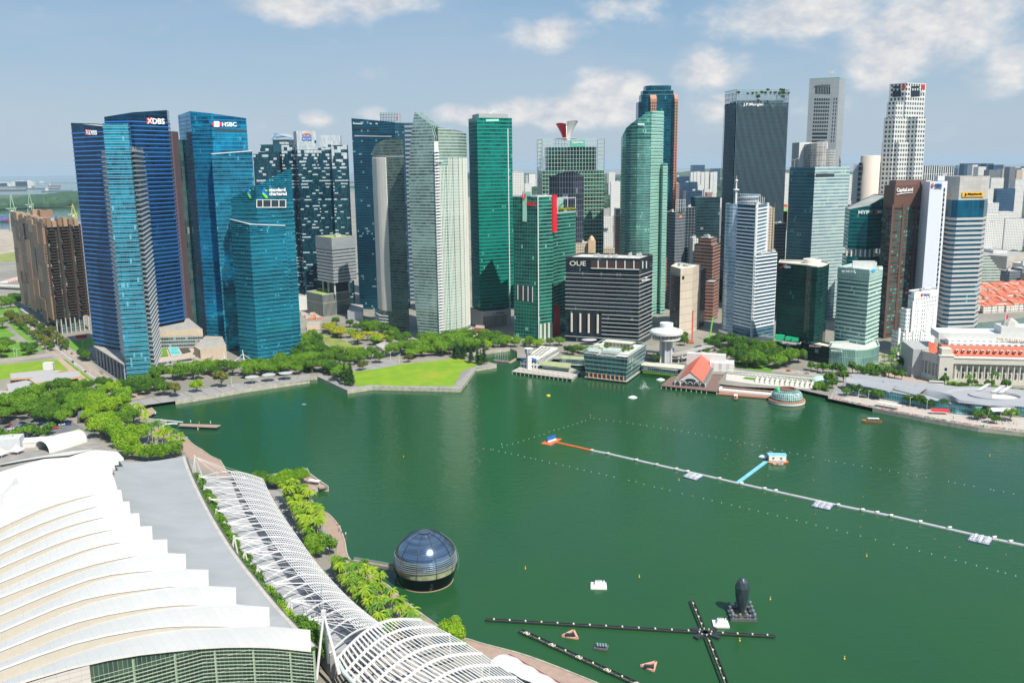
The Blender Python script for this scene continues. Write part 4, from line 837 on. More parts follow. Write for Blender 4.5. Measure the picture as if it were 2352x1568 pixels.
# --- white tower with mast ---
n_=P2('I',278,705,968); lf=P2('I',128,660,1000); r_=P2('D',460,1020,1010)
wb=facade('whitetower_glass',(.01,.05,.09),(.05,.16,.24),3.9,1.5,.2,(.16,.27,.36),.06,None,.05,(.3,.5,.6),.5,.1)
T=root('office_tower','white tower with horizontal stripes, round roof drum and a tall white mast','tower',ctr([n_,lf,r_])); zt=Z('D',378,1025,n_)
fp=quad(n_,lf,r_); block(T,fp,3,zt,wb,bands=(16,zt-2,3.9,1.6,.5,mat('band_white',(.72,.76,.80),.45)),plant=3)
e=(lf-n_).normalized(); c0=lf+Vector((4,10)); zl=Z('D',190,960,c0)
rc=[c0+Vector((11*math.cos(a),14*math.sin(a))) for a in [R(170+k*15) for k in range(9)]]
cyl=[Vector((c0.x+13*math.cos(a),c0.y+13*math.sin(a))) for a in [R(k*18) for k in range(20)]]
block(T,cyl,3,zt,facade('curve_blue',(.16,.28,.40),(.42,.55,.66),3.9,2,.3,(.4,.5,.58),.08,None,0,metal=.5,rough=.2),name='round_bay')
for x in(D_x for D_x in(208,372,452)):
    w_=cross('D',x,1040,n_,(lf-n_) if x<300 else (r_-n_)); mk('pier',MB().prism([w_+Vector((-1.3,-1.2)),w_+Vector((1.3,-1.2)),w_+Vector((1.3,.8)),w_+Vector((-1.3,.8))],3,zt+.5),trim,T)
dc=c0+Vector((12,6)); zd=Z('D',260,945,dc); mk('roof_drum',MB().lathe((dc.x,dc.y,0),[(11,zt-1),(11,zd-8),(13,zd-8),(13,zd-6),(11.5,zd-6),(11.5,zd-3),(13.5,zd-3),(13.5,zd),(12,zd),(12,zd-.6),(0,zd-.6)],36),facade('drum',(.05,.1,.14),(.1,.2,.25),5,2.2,.5,(.72,.75,.77),.2,(.72,.75,.77),0,metal=.2),T)
mt=P2('D',218,940,1000); mb=MB(); z0=zt; zz1=Z('D',222,815,mt); mb.tube(Vp(mt,z0-20),Vp(mt,z0+14),1.5,1.3); mb.tube(Vp(mt,z0+14),Vp(mt,zz1-3),.9,.6); mb.lathe(Vp(mt,0),[(.6,Z('D',218,915,mt)-1),(3.4,Z('D',218,915,mt)),(3.4,Z('D',218,915,mt)+.8),(.8,Z('D',218,915,mt)+1.4)],16); mb.lathe(Vp(mt,0),[(.5,zz1-6),(1.6,zz1-5),(1.6,zz1-3.5),(.3,zz1-3)],12); mb.tube(Vp(mt,zz1-3),Vp(mt,zz1+1),.25)
mk('mast',mb,trim,T)
mb=MB(); c=fp[0].lerp(fp[2],.55)
for k in range(7): mb.beam(Vp(c+Vector((k*2,4)),zt),Vp(c+Vector((k*2,4)),zt+9-abs(k-3)*.8),.4)
mb.beam(Vp(c+Vector((-6,4)),zt+9),Vp(c+Vector((8,4)),zt+9),.6); mk('roof_dish_frame',mb,trim,T)
s2=P2('D',520,1378,985); s1=n_+Vector((.6,-.6)); l2=s1+(s2-s1)*.0; zt2=Z('D',445,1385,n_.lerp(s2,.6))
sp_=[n_+Vector((1,-.8)),P2('D',521,1378,992),P2('D',515,1378,1020),n_+Vector((6,26))]
block(T,sp_,3,zt2,wb,bands=(16,zt2-1,3.9,1.6,.5,mat('band_white',(.72,.76,.80),.45)),plant=2,name='side_block')
pn=P2('I',255,745,950); pl=P2('I',30,670,1010); pr_=P2('I',440,762,930)
block(T,[pl,pn,pr_,pr_+Vector((14,30)),pl+Vector((10,10))],3,Z('I',300,705,pn),facade('white_podium',(.02,.04,.06),(.08,.14,.18),5,2.4,.4,(.72,.76,.78),.2,(.7,.73,.75),.1),parapet=trim,name='podium')
# --- One Raffles Place ---
gsm=facade('concrete_dots',(.02,.03,.035),(.05,.08,.09),7.2,2.8,.55,(.30,.335,.35),.35,(.30,.335,.35),0,metal=.1,rough=.5)
plain=facade('concrete_panels',(.30,.335,.35),(.335,.37,.385),7.2,9,.04,(.22,.25,.26),.03,None,0,metal=.1,rough=.5)
n_=P2('D',985,80,1300); l=P2('D',762,100,1318); r_=P2('D',1031,90,1340)
T=root('office_tower','tall grey concrete tower with a dark window grid and a star shaped antenna on top','tower',ctr([n_,l,r_])); zt=Z('D',985,82,n_); fp=quad(n_,l,r_); block(T,fp,3,zt,plain,parapet=mat('rail_teal',(.2,.4,.36),.5))
wr=mat('window_dark',(.02,.035,.045),.15,metal=.4)
for k in range(12):
    y=236+k*28.2; x0=800-k*1.9; x1=912-k*1.9
    poly_on(T,[('D',x0,y),('D',x1,y),('D',x1-.5,y+16),('D',x0-.5,y+16)],l,n_,wr,out=.15,name='window_row',depth=.3)
    for j in range(6): xx=x0+(j+.7)*(x1-x0)/6.6; poly_on(T,[('D',xx,y),('D',xx+4,y),('D',xx+4,y+16),('D',xx,y+16)],l,n_,gsm and mat('mullion_grey',(.33,.36,.38),.6),out=.3,name='mullion',depth=.2) if k%1==0 and j<6 and k<9 else None
    for dx in(142,160): poly_on(T,[('D',x0+dx,y-4),('D',x0+dx+7,y-4),('D',x0+dx+6,y+14),('D',x0+dx-1,y+14)],l,n_,wr,out=.15,name='window',depth=.3)
poly_on(T,[('D',807,148),('D',916,152),('D',914,206),('D',804,200)],l,n_,wr,out=.15,name='louvre_window',depth=.3)
for j in range(8): poly_on(T,[('D',818+j*12,150),('D',821+j*12,150),('D',820+j*12,204),('D',817+j*12,204)],l,n_,mat('mullion_grey',(.33,.36,.38),.6),out=.3,name='mullion')
sign(T,'onerafflesplace',('D',802,150),(922,142),132,l,n_,mat('sign_darkgrey',(.16,.19,.20),.5),label='grey words onerafflesplace',out=1.)
mb=MB(); sp0=l.lerp(n_,.8)
for k in range(9): a=R(k*40); mb.tube(Vp(sp0+Vector((0,8)),zt+8),Vp(sp0+Vector((9*math.cos(a),8)),zt+8+8*math.sin(a)),.35,.1)
mb.tube(Vp(sp0+Vector((0,8)),zt),Vp(sp0+Vector((0,8)),zt+8),.5); mk('star_antenna',mb,trimg,T)
p,q=P2('D',688,562,1262),P2('D',745,562,1262); T=root('office_building','pale building with two curved mesh screens below the tall grey concrete tower','building',ctr([p,q])); block(T,thick(p,P2('D',900,562,1265),26),3,Z('D',700,562,p),mat('pale_concrete',(.55,.57,.56),.7),name='wall')
mesh_m=facade('mesh_screen',(.22,.21,.20),(.42,.41,.39),3.5,3.5,.16,(.5,.5,.48),.16,(.5,.5,.48),.1,(.1,.1,.1),.2,.4)
def curve_wall(xs,ytop,Ys,nm,T):
    c=[P2('D',x,ytop,Y) for x,Y in zip(xs,Ys)]; z=[Z('D',x,y,p) for x,y,p in zip(xs,[ytop]*len(xs),c)]
    return c
c=[P2('D',x,600,Y) for x,Y in((738,1255),(775,1244),(815,1238),(855,1236),(890,1238))]; zz=[Z('D',x,y,p) for (x,y),p in zip(((738,575),(775,572),(815,565),(855,557),(890,548)),c)]
block(T,c+[c[-1]+Vector((0,20)),c[0]+Vector((0,10))],3,zz+[zz[-1],zz[0]],mesh_m,name='mesh_screen')
c=[P2('D',x,650,Y) for x,Y in((888,1240),(915,1238),(940,1244),(956,1254))]; z_=Z('D',915,610,c[1]); block(T,c+[c[-1]+Vector((0,14)),c[0]+Vector((0,14))],3,z_,facade('mesh_light',(.35,.37,.36),(.5,.52,.5),3.5,2,.2,(.5,.5,.48),.1),name='mesh_screen')
# --- tall glass tower centre right ---
n_=P2('D',804,748,1090); l=P2('D',617,748,1120); r_=P2('D',1063,748,1112)
sg1=facade('six_left',(.03,.12,.16),(.08,.22,.27),4.1,1.4,.2,(.07,.19,.23),.08,(.12,.27,.32),.06,(.2,.4,.4),.6,.1)
sg2=facade('six_right',(.16,.28,.30),(.34,.47,.44),4.1,1.4,.3,(.50,.60,.62),.1,(.42,.54,.57),.14,(.36,.50,.30),.4,.14,.014,.85,run=7)
T=root('office_tower','wide pale grey green glass tower with a flat top behind the dark green one','tower',ctr([n_,l,r_])); zt=Z('D',804,746,n_)
block(T,[l,n_,n_+Vector((6,26)),l+Vector((8,22))],3,zt,sg1); block(T,[n_,r_,r_+Vector((-10,24)),n_+Vector((4,20))],3,zt,sg2,bands=(30,zt-24,4.1,.4,.3,mat('fin_bluegrey',(.45,.55,.6),.4,metal=.3)))
poly_on(T,[('D',745,794),('D',800,796),('D',800,820),('D',742,816)],l,n_,mdark,out=.3,name='vent_slot'); poly_on(T,[('D',808,796),('D',945,794),('D',945,815),('D',808,820)],n_,r_,mdark,out=.3,name='vent_slot')
mk('gondola_crane',MB().beam(Vp(l+Vector((8,8)),zt),Vp(l+Vector((8,8)),zt+10),.5).beam(Vp(l+Vector((2,8)),zt+8),Vp(l+Vector((14,8)),zt+11),.5).beam(Vp(l+Vector((60,8)),zt+3),Vp(l+Vector((84,8)),zt+3),.6),mat('crane_grey',(.25,.28,.3),.5),T)
block(T,[P2('D',1005,1260,1080),P2('D',1018,1215,1084),P2('D',1030,1225,1095),P2('D',1010,1300,1100)],3,60,sg1,name='side_wing')
# --- cylinder tower ---
c=P2('D',1216,660,1245); rad=1245*68*.3099/FPX
T=root('office_tower','round beige concrete tower with a flat top behind the stepped white tower','tower',(c.x,c.y,3)); z_=Z('D',1216,662,P2('D',1216,662,1245-rad))
mk('shaft',MB().lathe(Vp(c,0),[(rad,3),(rad,z_),(rad-.6,z_+.6),(0,z_+.6)],48),mat('beige_concrete',(.56,.49,.42),.7,var=.04,scale=.05),T,smooth=True)
sb=[P2('D',1090,725,1250),P2('D',1130,725,1246)]; block(T,thick(*sb,16),3,Z('D',1095,727,sb[0]),mat('grey_cladding',(.42,.46,.5),.5),name='side_wing')
sb=[P2('D',1128,715,1240),P2('D',1150,715,1238)]; block(T,thick(*sb,16),3,Z('D',1130,713,sb[0]),facade('cyl_dark',(.01,.03,.05),(.04,.08,.1),7,6,.3,(.1,.13,.15),.05),name='window_strip')
sb=[P2('D',1272,670,1246),P2('D',1296,670,1250)]; block(T,thick(*sb,14),3,Z('D',1272,712,sb[0]),facade('cyl_dark',(0,0,0),(0,0,0)),name='window_strip')
poly_on(T,[('D',1281+7*math.cos(k*.7),682+11*math.sin(k*.7)) for k in range(9)],sb[0]+Vector((0,-2)),sb[1]+Vector((0,-2)),red,out=.5)
# --- UOB stepped white tower ---
ub=facade('uob',(.015,.03,.04),(.05,.10,.11),6.2,5.0,.46,(.56,.57,.56),.45,(.56,.57,.56),.03,(.1,.2,.2),.2,.3)
T=root('office_tower','stepped white tower with a grid of small windows and signs reading UOB','tower',(P2('D',1470,300,1250).x,1265,3))
def rot8(v,xl,xn,xr,y,Y):
    nn=P2(v,xn,y,Y); ll=P2(v,xl,y,Y+ (xn-xl)*.13); rr_=P2(v,xr,y,Y+(xr-xn)*.13); return quad(nn,ll,rr_)
t1=rot8('D',1352,1478,1622,200,1250); t1n,t1l,t1r=t1[1],t1[0],t1[2]; zt=Z('D',1478,125,t1n); block(T,t1,3,zt,ub,parapet=mat('concrete_white',(.56,.57,.56),.6))
for (xl,xn,xr,yt,Y) in((1334,1400,1510,262,1244),(1312,1392,1470,376,1240),(1400,1560,1621,372,1243),(1296,1420,1500,560,1236),(1420,1545,1612,560,1238)):
    q_=rot8('D',xl,xn,xr,yt+60,Y); block(T,q_,3,Z('D',xn,yt,q_[1]),ub,name='stepped_wing')
for a,b_,xs in((t1l,t1n,(1380,1440)),(t1n,t1r,(1512,1580))):
    poly_on(T,[('D',xs[0],178),('D',xs[1],178),('D',xs[1],222),('D',xs[0],226)],a,b_,wr,out=.2,name='large_window'); poly_on(T,[('D',xs[0]+2,146),('D',xs[1]-2,144),('D',xs[1]-2,160),('D',xs[0]+2,162)],a,b_,wr,out=.2,name='large_window')
for a,b_,x in((t1l,t1n,1450),(t1n,t1r,1590)):
    for k in range(5): poly_on(T,[('D',x+k*5,136+(k%2)*2),('D',x+k*5+3.4,136+(k%2)*2),('D',x+k*5+3.4,168-(k%2)*2),('D',x+k*5,168-(k%2)*2)],a,b_,red,out=1.,name='emblem')
    poly_on(T,[('D',x,148),('D',x+24,148),('D',x+24,153),('D',x,153)],a,b_,red,out=1.,name='emblem'); sign(T,'UOB',('D',x-6,192),(x+26,192),177,a,b_,wm,out=1.,label='white letters UOB',bold=.02)
# --- MYP teal tower ---
a=P2('D',1060,1062,1008); b_=P2('D',1200,1055,998); c=P2('D',1332,1040,1010)
my=facade('myp_glass',(.000,.06,.07),(.006,.18,.18),4.3,2.,.35,(.01,.14,.14),.02,None,.12,(.16,.50,.45),.5,.12,.01,.8,run=6)
T=root('office_tower','teal tower with open columned floor and signs reading MYP','tower',ctr([a,b_,c])); zg0=Z('D',1200,1408,b_); zg1=Z('D',1200,1355,b_)
zz=[Z('D',1060,1056,a),Z('D',1200,1030,b_),Z('D',1332,950,c)]
up=[a,b_,c,c+Vector((-2,30)),a+Vector((6,30))]; block(T,up,zg1,[zz[0],zz[1],zz[2],zz[2],zz[0]],my)
lo=[P2('D',1038,1410,1006),P2('D',1200,1425,994),P2('D',1342,1412,1008)]; lo=lo+[lo[2]+Vector((-2,30)),lo[0]+Vector((6,30))]; block(T,lo,3,zg0,my,roofm=mat('green_roof',(.2,.3,.05),.9))
for k in range(9):
    s=k/8; q_=(a.lerp(b_,s*2) if s<.5 else b_.lerp(c,s*2-1))+Vector((0,1.5)); mk('column',MB().tube(Vp(q_,zg0-1),Vp(q_,zg1+1),1.),trim,T)
block(T,inset(up,7),zg0-.8,zg1+.5,mat('core_grey',(.35,.36,.35),.6),name='core')
sign(T,'MYP',('D',1124,1092),(1206,1092),1066,a,b_,wm,bold=.04,label='white letters MYP',out=1.); sign(T,'MYP',('D',1262,1088),(1294,1088),1064,b_,c,wm,bold=.04,label='white letters MYP',out=1.)
poly_on(T,[('D',1243,1060),('D',1254,1066),('D',1262,1090),('D',1254,1096),('D',1246,1080)],b_,c,red,out=1.)
# --- brown granite tower ---
n_=P2('D',1397,882,968); l=P2('D',1318,877,990); r_=P2('D',1658,872,992)
cb1=facade('brown_office',(.02,.045,.045),(.05,.20,.19),4.15,2.,.5,(.115,.062,.047),.06,(.09,.05,.04),.25,(.10,.38,.34),.3,.2,.01,.85,run=5)
T=root('office_tower','brown granite tower with teal windows and a sign reading CapitaLand','tower',ctr([n_,l,r_])); zt=Z('D',1397,880,n_); fp=quad(n_,l,r_); block(T,fp,3,zt-22,cb1,roofm=mdark)
bst=mat('brown_stone',(.115,.06,.045),.5,var=.06); block(T,fp,zt-22,zt,bst,roofm=mat('roof_pale',(.5,.5,.48),.8),plant=4,name='top_wall')
block(T,inset(fp,4),zt-1,zt+5,mat('brown_plant',(.14,.07,.06),.6),name='plant_room')
sp=cross('D',1464,900,n_,r_-n_);
for x in(1388,1466,1562):
    w_=cross('D',x,960,n_,(r_-n_)); e=(r_-n_).normalized(); mk('pier',MB().prism([w_-e*1.6+Vector((0,-.7)),w_+e*1.6+Vector((0,-.7)),w_+e*1.6,w_-e*1.6],3,zt-20),bst,T)
sign(T,'CapitaLand',('D',1403,938),(1522,932),900,n_,r_,wm,label='white word CapitaLand',out=1.); poly_on(T,[('D',1403,945),('D',1450,937),('D',1524,932),('D',1524,935),('D',1450,941),('D',1405,949)],n_,r_,wm,out=1.,label='white swoosh')
# --- Bank of China slab and low art deco tower ---
whp=mat('white_cladding',(.68,.72,.78),.45,var=.03)
p,q=P2('D',1657,855,960),P2('D',1752,855,958); zt=Z('D',1657,852,p)
T=root('office_tower','narrow white slab tower with the Bank of China sign beside the striped tower','tower',ctr([p,q])); r2=P2('D',1786,855,975); block(T,[p,q,r2,r2+Vector((-4,30)),p+Vector((4,30))],3,zt,whp)
for k in range(22):
    y=915+k*37; zz_=Z('D',1752+0,y,q); c_=q.lerp(r2,.35); mk('window',MB().box(Vp(c_+Vector((0,-.3)),zz_),(4.2,1.2,4.),math.atan2((r2-q).y,(r2-q).x)),wr,T) if zz_>30 else None
sign(T,'中國銀行',('D',1690,893),(1742,896),864,p,q,mat('sign_navy',(.02,.05,.12),.5),label='dark Chinese characters',out=.8,bold=.02); sign(T,'BANK OF CHINA',('D',1690,901),(1742,903),896,p,q,mat('sign_navy',(.02,.05,.12),.5),label='small dark words BANK OF CHINA',out=.8)
def boclogo(T,v,x,y,rx,ry,p,q,m_,o=.9):
    N_=20
    for i in range(N_):
        t0,t1_=2*math.pi*i/N_,2*math.pi*(i+1)/N_
        poly_on(T,[(v,x+rx*math.cos(t0),y+ry*math.sin(t0)),(v,x+rx*math.cos(t1_),y+ry*math.sin(t1_)),(v,x+rx*.74*math.cos(t1_),y+ry*.74*math.sin(t1_)),(v,x+rx*.74*math.cos(t0),y+ry*.74*math.sin(t0))],p,q,m_,out=o) if i%1==0 else None
    poly_on(T,[(v,x-rx*.42,y-ry*.3),(v,x+rx*.42,y-ry*.3),(v,x+rx*.42,y+ry*.3),(v,x-rx*.42,y+ry*.3)],p,q,m_,out=o); poly_on(T,[(v,x-rx*.1,y-ry*.9),(v,x+rx*.1,y-ry*.9),(v,x+rx*.1,y+ry*1.1),(v,x-rx*.1,y+ry*1.1)],p,q,m_,out=o)
    poly_on(T,[(v,x-rx*.22,y-ry*.13),(v,x+rx*.22,y-ry*.13),(v,x+rx*.22,y+ry*.13),(v,x-rx*.22,y+ry*.13)],p,q,wm,out=o+.15)
logor=mat('sign_crimson',(.55,.02,.06),.5); boclogo(T,'D',1674,880,9,17,p,q,logor)
n_=P2('I',1498,600,880); l=P2('I',1452,600,895); r_=P2('I',1672,600,900)
wh2=facade('deco_white',(.08,.1,.12),(.25,.28,.30),3.9,2.6,.45,(.78,.79,.78),.5,(.78,.79,.78),0,metal=0,rough=.6); whw=mat('deco_wall',(.78,.79,.78),.6,var=.03)
T=root('bank_building','white stepped art deco tower with red round logo and the letters BOC','building',ctr([n_,l,r_])); zt=Z('I',1498,345,n_); fp=quad(n_,l,r_); zs_=Z('I',1498,385,n_)
block(T,fp,3,zs_,wh2); block(T,fp,zs_,zt,whw,name='top_wall',plant=2);
a,b_=P2('I',1412,480,888),P2('I',1455,470,880); block(T,thick(a,b_,22),3,Z('I',1420,462,a),wh2,name='stepped_wing')
a,b_=P2('I',1345,640,890),P2('I',1432,650,872); block(T,thick(a,b_,26),3,Z('I',1352,628,a),wh2,name='lower_wing')
a,b_=P2('I',1395,700,866),P2('I',1560,720,852); block(T,[a,b_,P2('I',1600,700,870),a+Vector((6,26))],3,Z('I',1400,770,a),whw,name='base_wall');
for x in(1470,1500,1540,1582,1622,1660):
    pl_=(l,n_) if x<1498 else (n_,r_); w_=cross('I',x,600,pl_[0],pl_[1]-pl_[0]); mk('pier',MB().prism([w_+Vector((-1.5,-1)),w_+Vector((1.5,-1)),w_+Vector((1.5,.5)),w_+Vector((-1.5,.5))],3,zs_-4 if x<1550 else zs_-14),whw,T)
for k,x in enumerate((1375,1430,1490,1550)): mk('pier',MB().box(Vp(a.lerp(b_,k/3)+Vector((0,-.8)),18),(2,2,30)),whw,T)
boclogo(T,'I',1571,363,10,11,n_,r_,logor); sign(T,'BOC',('I',1588,373),(1634,373),355,n_,r_,mat('sign_navy',(.02,.05,.12),.5),label='dark letters BOC',bold=.02); boclogo(T,'I',1461,350,7,11,l,n_,logor); sign(T,'BOC',('I',1471,361),(1494,362),347,l,n_,mat('sign_navy',(.02,.05,.12),.5),label='dark letters BOC',bold=.02)
# --- Maybank tower ---
pp=[P2('D',1775,815,1012),P2('D',1832,815,985),P2('D',1880,815,978),P2('D',2075,815,982),P2('D',2100,812,1000)]
zt=Z('D',1832,814,pp[1]); T=root('office_tower','grey and blue striped octagonal tower with a yellow sign reading Maybank','tower',ctr(pp)); fp=pp+[pp[4]+Vector((-6,26)),pp[0]+Vector((10,24))]
mg=facade('maybank_glass',(.006,.07,.14),(.015,.17,.29),9.3,2.,.02,(.02,.1,.15),.04,None,.04,(.1,.4,.5),.6,.1); gst=mat('stone_grey_warm',(.44,.42,.40),.6,var=.06)
zs_=Z('D',1870,990,pp[2]); block(T,fp,3,zs_,mg); block(T,fp,zs_,zt,facade('maybank_top',(.38,.37,.355),(.46,.45,.43),4,5,.04,(.3,.3,.29),.03,None,0,metal=0,rough=.6),name='stone_wall',roofm=gst)
st=(zs_-40)/24; st=5.15
o=mk('stone_band',MB().ring(fp,12,2.5,.5,.1),gst,T); copies(o,int((zs_-24)/st),st)
yel=mat('sign_yellow',(.85,.42,.01),.5); poly_on(T,[('D',1892,930),('D',2052,930),('D',2050,963),('D',1890,965)],pp[2],pp[3],yel,out=1.2,name='sign_board',label='yellow sign board'); sign(T,'Maybank',('D',1929,955),(2036,953),936,pp[2],pp[3],mat('sign_black',(.01,.01,.01),.5),out=1.9,bold=.03,label='black word Maybank')
poly_on(T,[('D',1906,948),('D',1914,934),('D',1922,948),('D',1914,960)],pp[2],pp[3],mat('sign_black',(.01,.01,.01),.5),out=1.9); poly_on(T,[('D',1778,948),('D',1808,948),('D',1808,960),('D',1778,960)],pp[0],pp[1],yel,out=.8,name='sign_board')
# --- GuocoLand dark green ---
n_=P2('I',700,145,880); l=P2('I',485,125,905); cvp=[P2('I',x,140,Y) for x,Y in((700,878),(740,868),(780,864),(820,868),(850,880),(869,900))]
gg=facade('guoco_glass',(.002,.024,.022),(.008,.075,.062),3.9,1.6,.1,(.012,.06,.055),.07,(.03,.08,.075),.05,(.03,.22,.2),.5,.1,.012)
T=root('office_tower','dark green glass tower with a white roof drum and a sign reading GuocoLand','tower',ctr([n_,l])); zt=Z('I',485,122,l); fp=[l]+cvp+[cvp[-1]+Vector((-2,14)),l+Vector((8,22))]; block(T,fp,3,zt,gg,roofm=mat('roof_sand',(.6,.55,.47),.8),parapet=mat('parapet_cream',(.6,.56,.48),.7))
dc=P2('I',738,110,905); rd_=905*64*.3027/FPX; zz_=Z('I',738,92,dc); mk('roof_drum',MB().lathe(Vp(dc,0),[(rd_,zt-1),(rd_,zz_),(rd_-.8,zz_),(rd_-.8,zz_-1),(0,zz_-1)],36),mat('drum_cream',(.66,.64,.58),.6),T,smooth=False)
sign(T,'GuocoLand',('I',532,162),(650,164),136,l,n_,wm,bold=.02,label='white word GuocoLand',out=.8)
for k in range(3): poly_on(T,[('I',494+k*7,160-k*2),('I',508+k*6,146-k*5+4),('I',526,136+k*8),('I',526,140+k*8),('I',510+k*6,150-k*4+4),('I',500+k*7,163-k*2)],l,n_,red,out=.8)
pn=B2('I',660,862); pl=B2('I',440,822); pr_=B2('I',862,895); gp=mat('dark_podium',(.008,.018,.018),.2,metal=.3)
a=[pl,B2('I',640,850),B2('I',650,850)+Vector((6,14)),pl+Vector((12,20))]; z_=Z('I',445,712,pl); block(T,a,3,z_,facade('podium_dark',(.003,.012,.012),(.015,.04,.04),4,2.,.12,(.02,.05,.05),.08),parapet=mat('parapet_cream',(.6,.56,.48),.7),name='podium')
sign(T,'BNP PARIBAS',('I',514,737),(619,745),722,a[0],a[1],mat('sign_cream',(.75,.72,.66),.5),bold=.01,label='pale words BNP PARIBAS',out=.7); gsn=mat('sign_bankgreen',(.01,.42,.18),.5)
poly_on(T,[('I',497,716),('I',510,717),('I',510,732),('I',497,731)],a[0],a[1],gsn,out=.7)
for x0 in(452,522,572): b0=cross('I',x0,700,a[0],a[1]-a[0])+Vector((2,4)); mk('roof_box',MB().box(Vp(b0+Vector((5,1)),z_+2.5),(9 if x0<500 else 6.5,5,5 if x0<500 else 3.6),R(-25)),gsn,T)
b2_=[B2('I',665,855),pr_,pr_+Vector((8,16)),B2('I',670,855)+Vector((10,20))]; z_=Z('I',690,728,b2_[0]); block(T,b2_,3,z_,facade('podium_dark',(0,0,0),(0,0,0)),parapet=mdark,name='podium',roofm=mat('roof_sand',(.6,.55,.47),.8))
sign(T,'AMER GROUP',('I',718,757),(810,765),744,b2_[0],b2_[1],mat('sign_pinkwhite',(.75,.5,.5),.5),bold=.01,label='pale words AMER GROUP',out=.7)
# --- wework pale green ---
n_=P2('I',1175,230,856); l=P2('I',940,160,884); r_=P2('I',1272,150,884)
ww=facade('wework_glass',(.03,.10,.10),(.12,.26,.24),4.05,1.6,.2,(.4,.55,.5),.07,None,.1,(.4,.6,.5),.4,.14); wband=mat('band_mint',(.46,.62,.555),.45)
T=root('office_tower','pale green banded tower with curved glass podium and signs reading wework','tower',ctr([n_,l,r_])); zt=Z('I',1165,180,n_); fp=quad(n_,l,r_); zb0=Z('I',1130,775,n_)
n2=P2('I',1172,215,856); fp=quad(n2,l,r_); block(T,fp,3,zt,ww,bands=(zb0+2,zt-12,4.05,1.9,.5,wband),plant=2,parapet=wband,roofm=mat('roof_pale',(.5,.5,.48),.8))
mk('top_glazing',MB().ring(fp,zt-11,10.5,.6,.1),facade('ww_top',(.3,.48,.43),(.42,.6,.53),3.5,3,.08,(.5,.66,.6),.06,None,0,metal=.3),T)
c=ctr(fp); block(T,[Vector((c.x-10,c.y-6)),Vector((c.x+12,c.y-10)),Vector((c.x+15,c.y+2)),Vector((c.x-6,c.y+6))],zt-1,zt+6,mat('plant_pale',(.55,.58,.56),.6),name='plant_room')
sign(T,'wework',('I',966,197),(1074,200),174,l,n2,wm,bold=.02,label='white word wework on the roof',out=1.2); sign(T,'wework',('I',1238,178),(1266,172),158,n2,r_,wm,bold=.02,label='white word wework on the side',out=1.2)
poly_on(T,[('I',1184,180),('I',1196,168),('I',1212,172),('I',1212,186),('I',1190,194)],n2,r_,mat('sign_skyblue',(.03,.35,.7),.5),out=1.2)
pc=[B2('I',862,893),B2('I',960,908),B2('I',1060,917),B2('I',1140,913),B2('I',1200,898),B2('I',1243,878)]; z_=Z('I',865,765,pc[0])
pfp=pc+[pc[-1]+Vector((8,26)),pc[0]+Vector((10,26))]; block(T,pfp,3,z_,facade('ww_podium',(.10,.22,.19),(.22,.42,.36),14,1.6,.02,(.3,.5,.43),.14,(.35,.55,.48),.1,(.4,.6,.5),.4,.14),parapet=wband,name='podium',roofm=mat('roof_pale',(.5,.5,.48),.8))
sign(T,'wework',('I',885,793),(972,799),773,pc[0],pc[1],wm,bold=.02,label='white word wework on the podium',out=1.)
# --- beige building with dark sides ---
n_=P2('C',1705,1570-0,1005); n_=B2('H',1410,505); l=P2('H',1358,440,1030); r_=P2('H',1560,480,1040)
T=root('office_building','beige building with dark glass sides behind the round observation tower','building',ctr([n_,l,r_])); zt=Z('H',1440,5,n_)
bg1=facade('beige_panels',(.50,.44,.36),(.56,.50,.41),9,6,.05,(.28,.23,.19),.02,None,0,metal=0,rough=.7)
w=[P2('H',1370,450,1012),n_,P2('H',1498,480,1022),P2('H',1600,460,1075),P2('H',1400,440,1060)]
m0=P2('H',1410,500,1000); m1=P2('H',1500,490,1012); m2=P2('H',1560,480,1045); m3=P2('H',1600,470,1062)
block(T,[m0,m1,m2,m2+Vector((-24,20)),m0+Vector((-6,30))],3,zt,bg1,plant=3,roofm=mat('roof_sand',(.6,.55,.47),.8))
a=[P2('H',1338,440,1022),m0+Vector((-.5,.5)),m0+Vector((2,26)),P2('H',1345,440,1045)]; block(T,a,3,Z('H',1345,58,a[0]),facade('dark_side',(.008,.015,.03),(.04,.06,.09),3.6,2.2,.1,(.08,.09,.12),.12))
block(T,[m2,m3,m3+Vector((-20,26)),m2+Vector((-22,18))],3,Z('H',1560,25,m2),facade('dark_side',(0,0,0),(0,0,0)))
sign(T,'@',('H',1430,95),(1448,95),70,m0,m1,mat('sign_black',(.01,.01,.01),.5),label='round black emblem',bold=.02)
# --- pink granite stepped ---
pk=facade('pink_granite',(.02,.025,.03),(.07,.08,.09),4.2,6,.52,(.40,.20,.15),.04,(.40,.20,.15),.1,(.15,.15,.15),.2,.3); pks=mat('pink_stone',(.40,.20,.15),.6,var=.06)
n_=P2('C',1868,1260,1125); l=P2('C',1728,1260,1148); r_=P2('C',1925,1300,1160); T=root('office_building','stepped pink granite building with dark window bands','building',ctr([n_,l,r_])); block(T,quad(n_,l,r_),3,Z('C',1868,1255,n_),pk)
a=inset(quad(n_,l,r_),4); block(T,a,40,Z('C',1850,1205,n_),pk,plant=2); p,q=P2('H',1605,150,1100),P2('H',1672,150,1095); block(T,thick(p,q,24),3,Z('H',1610,112,p),pk,name='lower_wing')
p,q=P2('C',1498,1345,1200),P2('C',1572,1345,1205); simple('tall pink stone wing with square windows below the dark blue tower',[p,q],Z('C',1500,1340,p),pk)
